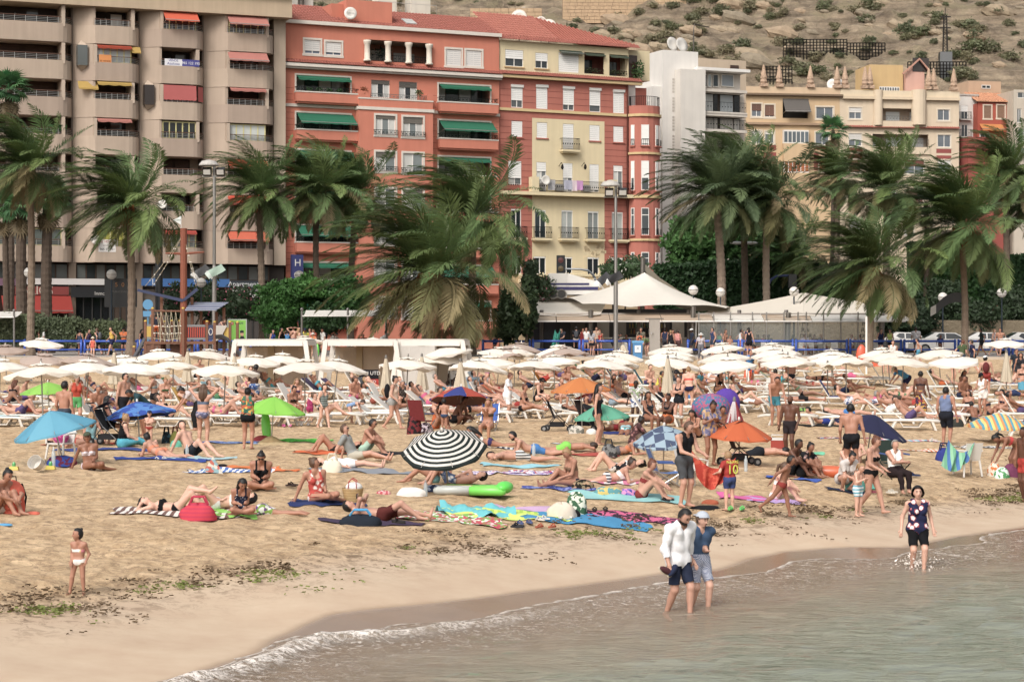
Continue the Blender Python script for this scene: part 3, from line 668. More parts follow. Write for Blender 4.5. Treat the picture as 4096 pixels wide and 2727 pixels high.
 for a,b in((mu0,mu0+1.05),(mu1-.55,mu1)):B.box('terrace_pier',a,b,yb-.02,-.01,mh+.86,mh+1.4,cr)
 for x in(mu0+.6,mu1-1.2):obj('flowering_plant',leaf_blob(150,.35,.3,.3,9,.08),'leaf',E,'#9a5a38' if x<mu0+1 else '#3f6236',loc=(x,yb+.2,mh+1.5))
 B.wall('wall',0,L,0,hband-.2,cr);B.wall('penthouse_wall',0,L,hband+.42,htop,cr)
 g=MB()
 for k in range(44):
  z=1+k*.52
  if z>hband-1.6:break
  for a,b in((.05,q1[0][0]-.25),(q1[0][1]+.6,mu0-.05),(mu1+.05,q1[1][0]-.2),(q1[1][1]+.55,L-.05)):g.bx(a,b,-.006,.0,z,z+.03)
 obj('wall_joint',g,'plaster',E,'#8e4636',kind='stuff')
 B.box('cornice',-.3,L+.1,-.55,.02,hband-.19,hband+.08,wh);B.box('cornice_fillet',-.3,L+.1,-.4,.02,hband-.36,hband-.195,'#b7ab9f');roof_tiles(B,'tile_band',-.3,L+.1,-.62,.02,hband+.1,hband+.42)
 B.box('roof_cornice',-.15,L+.1,-.35,.1,htop+.001,htop+.3,wh)
 u0,u1,h0,h1=lg;B.box('terrace_back',u0-1,u1+1,3.0,3.1,h0-.3,h1+.3,'#cf8a6c');B.box('terrace_ceiling',u0-1,u1+1,.23,2.9,h1+.02,h1+.12,'#c9b7a5');B.box('terrace_wall',u0+.2,u0+3.2,2.2,2.3,h0,h1-.6,'#c9c2b4')
 obj('garage_shutter',MB().bx(u1-2.2,u1-.2,2.9,2.96,h0,h1-.6),'plastic',E,'#d6d1ca');obj('terrace_plant',leaf_blob(200,.8,.4,.5,4,.12),'leaf',E,'#2f4230',loc=(u0+2,1.2,h0+.9))
 B.rail(u0+.2,u1-.2,-.02,h0,h0+.55,'#3a3c3a',.2)
 for i in range(4):x=u0+(u1-u0)*(i/3)*.97-.05;obj('column',MB().lathe([(.34,0),(.34,.12),(.25,.2),(.24,h1-h0-.4),(.3,h1-h0-.3),(.34,h1-h0-.12),(.34,h1-h0)],12,(x+.15,-.25,h0-.12)),'plaster',E,'#ded0bd',smooth=1)
 roof_tiles(B,'roof',0,L,.0,4.4,htop+.3,htop+2.3,rows=9,pitch=.3);B.box('roof_block',0,L,4.42,12,0,htop+2.2,'#b9a08c')
 q=r(735,10,1275,245);t0,t1=q[0]-0,q[1];B.box('stair_tower',t0+1.2,t1,.6,5.2,htop+.2,q[3]+.3,'#d47c60');B.box('stair_tower',t0+.1,t0+1.18,1.4,5.2,htop+.2,q[3]+.0,'#cc765b')
 q=r(1275,110,1860,230);B.box('roof_house',t1+.02,q[1],5,9,htop+1.2,q[3]+.4,'#b3ada6','concrete');q2=r(1340,0,1620,130);B.box('chimney_stack',q2[0]+.1,q2[0]+1.9,6,7.5,q[3]+.42,q[3]+3.4,'#d9d0c0');B.box('chimney_stack',q2[0]+3.3,q2[0]+5.2,6,7.5,q[3]+.42,q[3]+3.4,'#d9d0c0')
 B.rail(t1+.1,q[1],5.05,q[3]+.45,q[3]+1.7,'#d9d2c8',.9);q3=r(510,60,735,190);B.box('roof_house',q3[0],t0,6,9,htop+1,q3[3]+1.6,'#c9c2b8','concrete');B.rail(q3[0]-1.6,t0,5.9,q3[3]+.4,q3[3]+1.9,'#d9d2c8',.9)
 g=MB()
 for x in(0,.35):g.tube([(x,0,0),(x,0,1.9)],.12,8);g.lathe([(.2,1.9),(.26,2.05),(.12,2.25)],10,(x,0,0))
 obj('flue',g,'metal',E,'#5d544c',loc=(q3[0]+.8,5.6,htop+1.6));obj('skylight',MB().bx(-.5,.5,-.7,.7,0,.1),'glass_pane',E,'#b9bcba',loc=(t1+1.9,1.4,htop+1.05),rot=(R(24),0,0))
 d=obj('satellite_dish',MB().lathe([(0,0),(.3,.04),(.55,.14),(.55,.17),(.3,.07),(0,.03)],18),'plastic',E,'#d8d2c8',loc=(t0+1.35,.1,htop+1.2),rot=(R(82),0,R(-15)),smooth=1)
 text('lettering','Televes',.22,d,(0,.0,.2),'#55504c',(0,0,0))
 o=obj('hotel_sign',MB().bx(-.5,.5,-.2,.2,0,5.6),'paint',E,'#3a3f74',loc=(B.uv(T(1,1,345,870))[0],-.9,2.5));
 for i,ch in enumerate('HOTEL'):text('lettering',ch,.85,o,(0,-.21,4.9-i*1.05),'#d9d4cc')
 return B
FB=building_b()
# ---------------- C: red and ochre corner building with a round bay
def building_c():
 B=Facade('corner_building',1998,178.8,2514,184.6,'dark red and ochre corner building with iron balconies and a round bay');E=B.E;L=B.L;rd,oc,wh='#bb6c5a','#e3cfa2','#e3cfa2'
 r=lambda*a,**k:B.rect(2,0,*a,**k);r1=lambda*a,**k:B.rect(2,1,*a,**k)
 hband=B.uv(T(2,0,0,690))[1];heave=B.uv(T(2,0,0,375))[1];hstr=B.uv(T(2,0,0,1020))[1]
 for q in((-62,455,105,620),(215,485,330,635)):B.win(r(*q),blind=.5,sill='#c9a873',mull=1,pane='#3c4246')
 B.win(r(428,482,615,672),blind=1,mull=0);aw=r(428,460,640,520);B.awning(aw[0],aw[1],aw[3],aw[3]-.25,.5,'#4c5a4c',val=.12)
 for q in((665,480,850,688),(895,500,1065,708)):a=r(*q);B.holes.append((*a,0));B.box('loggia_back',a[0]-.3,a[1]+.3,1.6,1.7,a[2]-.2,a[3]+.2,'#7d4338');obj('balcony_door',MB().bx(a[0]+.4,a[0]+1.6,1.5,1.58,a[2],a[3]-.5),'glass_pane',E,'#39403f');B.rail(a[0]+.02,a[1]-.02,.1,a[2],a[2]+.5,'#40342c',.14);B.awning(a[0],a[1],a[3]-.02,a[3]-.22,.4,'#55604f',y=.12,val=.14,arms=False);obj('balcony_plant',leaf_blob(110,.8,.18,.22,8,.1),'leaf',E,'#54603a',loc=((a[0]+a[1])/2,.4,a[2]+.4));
 for i,q in enumerate(((0,800,100,995),(222,800,328,1005),(468,815,572,1020),(712,830,815,1035),(930,845,1032,1045))):
  a=r(*q);a=(a[0]if i else r(-8,0,0,1)[0],*a[1:]);W_=B.win(a,blind=(.62,1,.72,.68,1)[i],mull=0 if i%2 else 1,pane='#5c6062');B.box('blind_box',a[0]-.03,a[1]+.05,-.1,.0,a[3]-.02,a[3]+.22,'#e6e2db','paint',W_)
 for i,q in enumerate(((-5,1112,97,1262),(228,1125,325,1272),(468,1138,568,1385),(712,1150,808,1298),(932,1162,1025,1310))):B.win(r(*q),blind=1,mull=0,sill=rd if i!=2 else None)
 for i,q in enumerate(((-35,1478,88,1700),(225,1490,316,1760),(468,1500,558,1765),(712,1510,800,1770),(932,1522,1018,1775))):B.win(r(*q),blind=(.7,.3,.5,.9,.2)[i],mull=1,pane='#7b8080',curtain='#c9cac4')
 rowc=[r1(-10,352,85,618),r1(210,362,312,622),r1(455,365,560,626),r1(697,375,797,630),r1(918,382,1020,636)];rowd=[r1(0,785,88,950),r1(200,790,312,955),r1(448,795,555,955),r1(693,798,800,962),r1(910,800,1018,966)]
 for i,q in enumerate(rowc):B.win(q,mull=1,blind=.04,pane=('#2c3436','#3a4448','#a5aaa6','#8f9694','#b2b5ae')[i],curtain=(None,None,'#b9bcb6','#8b8f8c',None)[i])
 for q in rowd:B.win(q,mull=1,blind=.06,pane='#262c30')
 y0,y1=r(185,1085,850,1500)[:2];hy1=B.uv(T(2,0,185,1085))[1];hy0=B.uv(T(2,1,185,955))[1]
 B.wall('red_wall',0,y0,hy0,hstr,rd);B.wall('red_wall',y1,L,hy0,hstr,rd);B.wall('red_frieze',y0,y1,hy1,hstr,rd);B.wall('ochre_panel',y0,y1,hy0,hy1,oc)
 B.wall('upper_wall',0,L,hstr+.25,hband-.3,rd);B.wall('attic_wall',0,L,hband+.3,heave,oc);B.box('base_wall',0,L,.1,.3,0,hy0,'#c9ab7c')
 g=MB()
 for k in range(60):
  z=hy0+.3+k*.56
  if z>hband-.8:break
  if abs(z-hstr)<.5:continue
  if z>hstr:
   segs=[(.05,L-.05)];blk=[(h[0]-.05,h[1]+.05)for h in B.holes if h[2]<z<h[3]+.25]
  else:segs=[(.05,y0-.02),(y1+.02,L-.05)];blk=[(h[0]-.05,h[1]+.05)for h in B.holes if h[2]<z<h[3]]
  for a,b in segs:
   for x0,x1 in sorted(blk):
    if x1<a or x0>b:continue
    if x0>a:g.bx(a,x0,-.008,0,z,z+.035)
    a=max(a,x1)
   if b>a:g.bx(a,b,-.008,0,z,z+.035)
 obj('wall_joint',g,'plaster',E,'#78382f',kind='stuff')
 B.box('string_course',-.05,L,-.15,.02,hstr+.001,hstr+.24,'#d9bd84');B.box('cornice',-.1,L+1.2,-.5,.02,hband-.29,hband-.05,'#cdb07c');roof_tiles(B,'tile_band',-.1,L+1.2,-.6,.02,hband-.04,hband+.32)
 roof_tiles(B,'eaves',-.1,L+1.0,-.5,.0,heave+.0,heave+.35,rows=2);roof_tiles(B,'roof',-.1,L*.45,.02,5.5,heave+.35,heave+3.2,rows=10,pitch=.32,c1='#ad6350');
 obj('hip_roof',MB().add([(L*.45,.0,heave+.36),(L+1.0,.0,heave+.36),(L+1.0,8,heave+.36),(L*.45,5.5,heave+3.2),(L*.2,5.5,heave+3.2)],[(0,1,3),(1,2,3)]),'tile',E,'#ad6350')
 g=MB();n=26
 for i in range(n):a=i/n;p0=Vector((L*.45+(L*.55+1)*a,.02,heave+.38));p1=Vector((L*.45,5.5,heave+3.25));q_=p0.lerp(p1,1-.55*a-.05);g.tube([p0,(p0.x,5.5*(1-a)*.96+.05,heave+.38+2.8*(1-a))],.09,5)
 obj('hip_tiles',g,'tile',E,'#a55a48',kind='stuff');B.box('body',.1,L,2.2,12,0,heave+.3,'#a78f72')
 def iron(q,base=True,out=.62):
  a,b=q[0]-.35,q[1]+.35;g=MB();g.bx(a,b,-out,.0,q[2]-.22,q[2]-.03);g.bx(a+.1,b-.1,-out+.12,.0,q[2]-.34,q[2]-.22);s_=obj('balcony_slab',g,'plaster',E,wh);B.rail(a+.04,b-.04,-out+.05,q[2]-.02,q[2]+1.0,'#1f1f22',.11,out-.08,s_,.028)
 for q in rowc:iron(q)
 iron((*r(468,1138,568,1385)[:2],r(468,1138,568,1380)[2],0))
 hb=r1(0,200,100,205)[2]+.1;B.box('long_balcony',-.1,L+.1,-.85,-.001,hb-.32,hb-.02,wh)
 B.rail(.05,1.6,-.8,hb,hb+1.05,'#2a2a2c',.11,0,None,.026);B.rail(r1(215,0,860,1)[0],r1(215,0,862,1)[1],-.8,hb,hb+1.05,'#2a2a2c',.11,0,None,.026);B.rail(r1(930,0,1060,1)[0],L,-.8,hb,hb+1.05,'#2a2a2c',.11,0,None,.026)
 for x0,x1 in((145,212),(866,928)):a=r1(x0,0,x1,1);B.box('balcony_pier',a[0],a[1],-.84,-.2,hb,hb+1.3,wh)
 for i,(x0,x1,c1,c2)in enumerate(((290,358,'#2b2d4a','#e8e4e0'),(438,520,'#7a7fa6','#d8d4d6'),(510,560,'#cfa4b4','#efe6e6'),(550,612,'#c27fbb','#d9a5d2'))):a=r1(x0,0,x1,1);obj('hanging_towel',MB().grid(lambda u,v:(a[0]+(a[1]-a[0])*u,-.87-.03*sin(u*9)*v,hb+1.1-v*(.95-.1*(i%2))),8,4),'cloth_stripe',E,c1,c2)
 obj('satellite_dish',MB().lathe([(0,0),(.3,.05),(.45,.14),(.45,.17),(.3,.08),(0,.03)],16),'plastic',E,'#d8d2c8',loc=(r1(262,0,270,1)[0],-.95,hb+1.0),rot=(R(80),0,0),smooth=1)
 for x in(235,410,655):a=r1(x,0,x+40,1);g=MB();g.bx(-.4,.4,-.2,.2,0,.6);g.lathe([(.24,0),(.24,.03)],12);ac=obj('air_conditioner',g,'paint',E,'#cfc9c0',loc=(a[0],-.45,hb+.15))
 for q in((0,150),(180,860),(905,1090)):
  a=r1(q[0],955,q[1],1040);g=MB();g.bx(a[0],a[1],-1.6,-1.3,a[2],a[2]+.35);g.bx(a[0],a[1],-1.62,-1.28,a[3]-.18,a[3]);n=int((a[1]-a[0])/.28)
  for i in range(n):x=a[0]+.14+(a[1]-a[0]-.28)*i/max(1,n-1);g.lathe([(.06,a[2]+.35),(.1,a[2]+.6),(.05,a[2]+.9),(.07,a[3]-.18)],6,(x,-1.45,0))
  obj('balustrade',g,'plaster',E,wh)
 B.box('terrace',0,L,-1.7,.09,0,r1(0,1040,10,1041)[2],'#b59a74')
 for x in(430,640):a=r(x,1530,x+20,1565);g=MB();g.tube([(0,0,0),(0,-.5,.3),(0,-.7,.1)],.03,5);g.lathe([(.05,0),(.14,.15),(.1,.4),(.02,.5)],8,(0,-.7,-.35));obj('wall_lantern',g,'metal',E,'#2b2724',loc=(a[0],-.01,a[3]))
 g=MB();rs=Rnd(3)
 for i in range(22):x,z=rs.uniform(-1,1),rs.uniform(-.5,.5);g.box((x,0,z),(rs.uniform(.2,.6),.008,rs.uniform(.15,.4)),0,0,rs.uniform(-.4,.4))
 a=r1(705,705,805,780);obj('peeled_plaster',g,'plaster',E,'#ead2a4',loc=((a[0]+a[1])/2,-.006,(a[2]+a[3])/2))
 R_=1.75;cx_,cy_=L+1.75-.2,.35;seg=[(L+.02,.3),(L+.02,-.35)]
 for k in range(9):an=R(200+160*k/8);seg.append((cx_+R_*cos(an),cy_+R_*sin(an)*1.0))
 seg+=[(cx_+R_,6),(L+.02,6)];hb0=hstr+.1
 obj('bay_wall',MB().prism(seg[::-1][::-1],0,hb0+.9),'plaster',E,rd)
 for zz,hh in((hstr,.24),(B.uv(T(2,0,1070,1415))[1]-.1,.2),(hb-.3,.28),(B.uv(T(2,1,1070,650))[1],.2)):
  obj('bay_cornice',MB().prism([(cx_+(x-cx_)*1.07,cy_+(y-cy_)*1.1)for x,y in seg[1:-2]]+[(cx_+R_*1.05,1.0),(L+.0,1.0)],zz,zz+hh),'plaster',E,'#d2b47c')
 rows_=[(r(1168,1160,1215,1350)[2],r(1168,1160,1215,1350)[3],.95),(r(1168,1490,1215,1760)[2],r(1168,1490,1215,1780)[3],.6),(r1(1158,350,1208,600)[2],r1(1158,350,1208,600)[3],0),(r1(1155,755,1205,965)[2],r1(1155,755,1205,965)[3],0)]
 for h0,h1,bl in rows_:
  for an,wd in((214,.36),(252,.72),(296,.42),(322,.5)):
   a=R(an);px,py=cx_+R_*.985*cos(a),cy_+R_*.985*sin(a);rz=a+pi/2;f=MB()
   for x0,x1,z0,z1 in((-wd/2,-wd/2+.06,h0,h1),(wd/2-.06,wd/2,h0,h1),(-wd/2+.06,wd/2-.06,h1-.07,h1),(-wd/2+.06,wd/2-.06,h0,h0+.07),(-wd/2+.06,wd/2-.06,h0+(h1-h0)*.72,h0+(h1-h0)*.75)):f.bx(x0,x1,-.07,.04,z0,z1)
   w_=obj('window',f,'paint',E,'#e9e4dc',loc=(px,py,0),rz=rz);obj('pane',MB().bx(-wd/2+.03,wd/2-.03,-.05,.03,h0+.03,h1-.03),'glass_pane',w_,'#4d5254')
   if bl:obj('roller_blind',MB().bx(-wd/2+.05,wd/2-.05,-.068,-.052,h1-(h1-h0)*bl+.05,h1-.03),'plastic',w_,'#efece6')
   obj('sill',MB().bx(-wd/2-.08,wd/2+.08,-.16,.02,h0-.12,h0-.003),'plaster',w_,rd)
   if not bl or bl>.9:g=MB();g.bx(-wd/2+.02,wd/2-.02,-.12,-.1,h0+.55,h0+.6);[g.bx(-wd/2+wd*i/4-.012,-wd/2+wd*i/4+.012,-.12,-.1,h0,h0+.55)for i in range(5)];obj('window_grille',g,'metal',w_,'#26262a')
 g=MB();pts=[(cx_+(x-cx_)*.97,cy_+(y-cy_)*.97)for x,y in seg[1:11]]
 g.tube([(x,y,hb0+1.75)for x,y in pts],.03,4)
 for(x0,y0_),(x1,y1_)in zip(pts[:-1],pts[1:]):
  for t in(0,.33,.66):x,y=x0+(x1-x0)*t,y0_+(y1_-y0_)*t;g.bx(x-.015,x+.015,y-.015,y+.015,hb0+.9,hb0+1.75)
 obj('terrace_rail',g,'metal',E,'#26262a');B.box('corner_wall',L+.01,L+2.6,1.2,8,hb0+.9,hband-.3,rd);a=hb0+1.0;obj('balcony_door',MB().bx(L+.6,L+1.35,1.1,1.19,a,a+2.3),'plastic',E,'#e8e4dd');B.box('corner_attic',L+.01,L+2.6,.6,8,hband+.3,heave,oc)
 obj('attic_opening',MB().bx(L+.35,L+1.2,.5,.59,hband+.5,heave-.5),'glass_pane',E,'#4a332b');obj('balcony_plant',leaf_blob(200,.6,.4,.9,3,.14),'leaf',E,'#4a6a35',loc=(L+1.1,.1,hband+1.2));obj('downpipe',MB().tube([(L-.2,-.15,0),(L-.2,-.15,hband)],.07,8),'metal',E,'#7d4a40')
 return B
FC=building_c()
# ---------------- D: white building with a strip of glass blocks
def building_d():
 B=Facade('white_building',2640,196,2995,200,'white stepped building with a tall strip of glass blocks');E=B.E;wh='#e2dcd4';r=lambda*a,**k:B.rect(2,0,*a,**k)
 a=r(1385,460,1712,640);z0=r(1300,790,1460,800)[3];zs=r(1275,920,1300,930)[3]
 tw=B.box('tower',a[0],a[1],.02,7,0,a[3],wh);lo=r(1300,790,1385,800);B.box('wing',lo[0],a[0]-.01,.3,8,0,lo[3],wh);l2=r(1268,925,1300,930);B.box('wing',l2[0],lo[0]-.01,.5,8,0,l2[3],wh)
 gb=r(1472,718,1530,725);u0,u1,h=gb[0],gb[1],gb[3];seg=r(1472,718,1530,895);sh=seg[3]-seg[2];hh=h
 while hh>3:
  for i in range(5):
   for j in range(3):g=MB();w=(u1-u0)/3;zz=hh-(i+1)*(sh-.35)/5;g.bx(u0+j*w+.04,u0+(j+1)*w-.04,-.02,.0,zz+.04,zz+(sh-.35)/5-.04);obj('glass_block',g,'glass_pane',E,'#b9b1a6')
  hh-=sh
 s=r(1545,640,1725,760);B.box('side_wall',a[1]-2.6,s[1],-1.2,.0,0,s[3]-.1,'#ddd5ca')
 q=r(1735,1045,2170,1100);R0,R1=s[1],r(0,0,2172,10)[1];B.box('block',R0+.01,R1,.8,8,0,r(1735,800,2120,805)[3],'#d8cbbb')
 t=r(1702,650,2090,800);B.box('glazed_top',R0+.3,R1-.4,.9,6,r(1702,800,1710,802)[3],t[3],'#d9cfc2');B.box('roof_edge',R0-.6,R1-.1,-.6,6,t[3]+.01,t[3]+.3,'#e6e1da')
 for x0,x1,c in((1705,1740,'#3c4a50'),(1755,1800,'#c4ccce'),(1805,1830,'#2a3438'),(1835,1870,'#b3c0c4'),(1880,1935,'#38444a'),(1960,2075,'#8b949c')):w_=r(x0,675,x1,795);B.win((w_[0],w_[1],w_[2],w_[3]),pane=c,mull=0,y=.7,hole=False)
 for y0,y1,sl in((850,1045,1),(1070,1205,1)):
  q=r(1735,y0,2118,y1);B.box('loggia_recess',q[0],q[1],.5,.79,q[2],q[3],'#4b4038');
  for i,(f0,f1,c)in enumerate(((.05,.34,'#c9cbc8'),(.36,.45,'#2a2c2e'),(.52,.82,'#aeb6ba'),(.85,.98,'#25282a'))):obj('sliding_door',MB().bx(q[0]+(q[1]-q[0])*f0,q[0]+(q[1]-q[0])*f1,.42,.49,q[2],q[3]-.1),'glass_pane' if y0==850 else 'plastic',E,c if y0==850 else '#d9d5cd')
  B.box('balcony_slab',q[0]-.1,q[1]+.1,-.8,.49,q[2]-.3,q[2]-.02,'#d3c8ba');B.rail(q[0],q[1],-.75,q[2],q[2]+.95,'#3a3a3c',.16);B.box('balcony_roof',q[0]-.1,q[1]+.1,-.8,.49,q[3]+.02,q[3]+.3,'#cfc4b6')
 for x in(1488,1572):p=r(x,455,x+5,460);obj('satellite_dish',MB().lathe([(0,0),(.4,.06),(.75,.2),(.75,.23),(.4,.1),(0,.04)],18),'plastic',E,'#d9d3ca',loc=(p[0],.5,a[3]+.62),rot=(R(75),0,R(15)),smooth=1)
 obj('flue_pipe',MB().tube([(a[1]-.3,.4,a[3]),(a[1]-.3,.4,a[3]+2.2),(a[1]-.2,.4,a[3]+2.8),(a[1]+1.4,.4,a[3]+2.6)],.06,6),'metal',E,'#6a625a');B.box('rear_house',R0+3.2,R1+5,9,16,0,r(1950,560,2340,570)[3]+1.5,'#c4ad92');obj('vent',MB().bx(R0+8.6,R0+9.6,8.9,8.99,r(1950,645,1960,650)[2]+1.5,r(1950,610,1960,620)[3]+1.5),'plastic',E,'#4a352c')
building_d()
# ---------------- E: cream building with obelisks on its parapet
def building_e():
 B=Facade('cream_building',2988,243,3836,247,'long cream building with stone obelisks along its roof parapet');E=B.E;L=B.L;r=lambda*a,**k:B.rect(3,0,*a,**k);r1=lambda*a,**k:B.rect(3,1,*a,**k)
 ox,bg,pk,wh='#d2b084','#d8c2a4','#9d4f48','#dccbb2';um=r(660,900,670,910)[0];htop=r(0,800,10,820)[3];hcor=r(0,880,10,890)[3]
 for q,bl,bc in(((-150,955,-60,1075),.5,'#6d4a3a'),((-30,965,58,1080),.85,'#7a5340'),((442,985,600,1095),0,None),((-150,1205,-60,1320),.4,'#d8d2c8'),((-28,1210,55,1320),.2,'#d8d2c8'),((437,1218,560,1335),0,None),((-150,1455,-60,1568),.8,'#b5673c'),((472,1455,590,1580),.9,'#b5673c'),((745,990,860,1095),.4,'#d6d0c8'),((1560,1008,1670,1110),0,None),((742,1228,862,1345),.5,'#cfcac2'),((1560,1240,1680,1355),0,None),((745,1470,850,1590),.9,'#a06a50'),((1040,1472,1195,1600),.95,'#c4a24e'),((1258,1472,1435,1600),.4,'#7d4338'),((1565,1475,1680,1600),.3,'#d6d0c8')):
  B.win(r(*q),blind=bl,blindc=bc or '#d6d0c8',mull=1,sur=wh,pane='#6a7178')
 for q,bl in(((1262,185,1425,300),.9),((1255,470,1340,600),1),((1110,180,1180,300),.6),((745,440,850,560),.8)):B.win(r1(*q),blind=bl,blindc='#c9c4bc' if q[0]!=1262 else '#7a4f45',mull=1,sur=wh,pane='#6a7178')
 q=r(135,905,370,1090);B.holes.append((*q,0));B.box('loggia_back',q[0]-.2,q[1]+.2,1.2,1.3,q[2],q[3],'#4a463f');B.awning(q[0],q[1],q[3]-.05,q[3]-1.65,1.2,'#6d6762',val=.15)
 for q,c in(((145,1195,375,1322),'#5d676c'),((150,1445,376,1590),'#c0693a')):
  a=r(*q,out=.6);f=obj('bay_window',MB().bx(a[0],a[1],-.6,.0,a[2],a[3]),'paint',E,'#e4ded4')
  for i in range(6):x0=a[0]+(a[1]-a[0])*(i+.12)/6;x1=a[0]+(a[1]-a[0])*(i+.88)/6;obj('pane',MB().bx(x0,x1,-.63,-.605,a[2]+.15,a[3]-.2),'glass_pane',f,c)
  B.box('bay_apron',a[0]-.05,a[1]+.05,-.7,-.001,a[2]-2.2,a[2]-.01,ox)
 for q in((970,995,1450,1118),(962,1232,1475,1355)):
  a=r(*q);B.holes.append((*a,0));B.box('loggia_back',a[0]-.2,a[1]+.2,1.3,1.4,a[2]-.1,a[3]+.1,'#a5917c')
  for f0,f1,c in((.02,.14,'#cfd0cc'),(.30,.56,'#c9ccca'),(.76,.97,'#d2d2ce')):obj('balcony_door',MB().bx(a[0]+(a[1]-a[0])*f0,a[0]+(a[1]-a[0])*f1,1.2,1.28,a[2],a[3]-.3),'glass_pane',E,c)
  B.rail(a[0],a[1],-.1,a[2],a[2]+(.95 if q[1]>1200 else .6),'#7b7570',.2);B.box('balcony_apron',a[0]-.1,a[1]+.1,-.25,-.001,a[2]-.9,a[2]-.02,bg)
 B.wall('ochre_wall',-7.5,um,0,hcor,ox);B.wall('beige_wall',um,L,0,hcor,bg);B.box('body',-7.5,L,1.5,14,0,hcor-.2,'#b79f82')
 for x0,x1,y0,y1 in((732,870,1360,1395),(1548,1685,1370,1410),(732,870,1415,1466),(1548,1685,1430,1468),(422,600,1340,1380),(422,466,1405,1568),(-60,75,1335,1380),(-60,75,1400,1568)):a=r(x0,y0,x1,y1);B.box('red_panel',a[0],a[1],-.02,-.001,a[2],a[3],pk)
 B.box('parapet',-7.5,um,-.15,.2,hcor+.25,htop,'#d4b590');B.box('parapet',um+.01,L,-.2,.2,hcor+.1,htop-.2,'#dcc7a6');B.box('cornice',-7.5,um+.3,-.5,.2,hcor+.002,hcor+.24,'#7d6750');B.box('cornice',um+.31,L,-.45,.2,hcor-.25,hcor+.09,'#d6bf9e')
 h2=r(670,1160,680,1170)[3];roof_tiles(B,'tile_band',um,L,-.45,-.001,h2-.2,h2+.05,rows=2);B.box('cornice',-7.5,um,-.4,-.001,r(0,1140,10,1150)[2],r(0,1130,10,1140)[3],'#a5876a')
 for x0,x1 in((968,1050),(1318,1448)):a=r(x0,830,x1,930);g=MB();c_=(a[0]+a[1])/2;g.lathe([((a[1]-a[0])/2,a[2]-3.0),((a[1]-a[0])/2,a[3])],14,(c_,-.1,0));obj('round_turret',g,'plaster',E,bg)
 for x in(-40,103,390,635,708,893,938,1478,1523,1708):
  b=r(x,805,x+2,810)[0];t=r(x,665+(20 if x>100 else 0)+(15 if x>700 else 0),x+2,0)[3];h0=htop-.01;g=MB();hh=max(t-h0,2.7);g.box((0,0,.2),(.9,.9,.4));g.lathe([(.32,.4),(.46,.62),(.36,.9),(.42,1.1),(.12,hh-.15),(.02,hh)],8)
  obj('obelisk',g,'stone',E,'#bf9d80',loc=(b,.0,h0))
 a=r(970,580,1280,840);B.box('penthouse',a[0],a[1],1.5,7,htop-1,a[3],'#cfab70');q=r(1060,785,1245,838);w_=B.box('penthouse_window',q[0],q[1],1.42,1.49,q[2],q[3],'#e6e2dc','paint')
 for i in range(8):x=q[0]+(q[1]-q[0])*(.02+i*.125);B.box('slat',x,x+.18,1.38,1.41,q[2]+.1,q[3]-.1,'#5c5f60','paint',w_)
 a=r(1290,655,1465,825);g=MB();g.add([(a[0],1,a[2]-1),(a[1],1,a[2]-1),(a[1],1,a[3]+.2),(a[0]+(a[1]-a[0])*.68,1,a[3]+1.4),(a[0],1,a[3]-.2)],[(0,1,2,3,4)]);g.bx(a[0],a[1],1.02,4,a[2]-1,a[3]-.25);hut=obj('roof_hut',g,'plaster',E,'#d6a491');B.box('hut_window',a[0]+.9,a[0]+3.0,.95,.99,a[2]+2.3,a[2]+4,'#3d3430','glass_pane',hut);g=MB();c_=a[0]+(a[1]-a[0])*.68
 g.tube([(a[0]-.5,.6,a[3]-.3),(c_,.6,a[3]+1.6),(a[1]+.5,.6,a[3]+.15)],.16,4);obj('hut_roof',g,'tile',hut,'#c08a74')
 for x in(612,672):p=r(x,790,x+2,795);obj('satellite_dish',MB().lathe([(0,0),(.4,.06),(.7,.2),(.7,.23),(.4,.1),(0,.04)],16),'plastic',E,'#ded8d0',loc=(p[0],.8,htop+.5),rot=(R(78),0,R(-20)),smooth=1)
 return B
building_e()
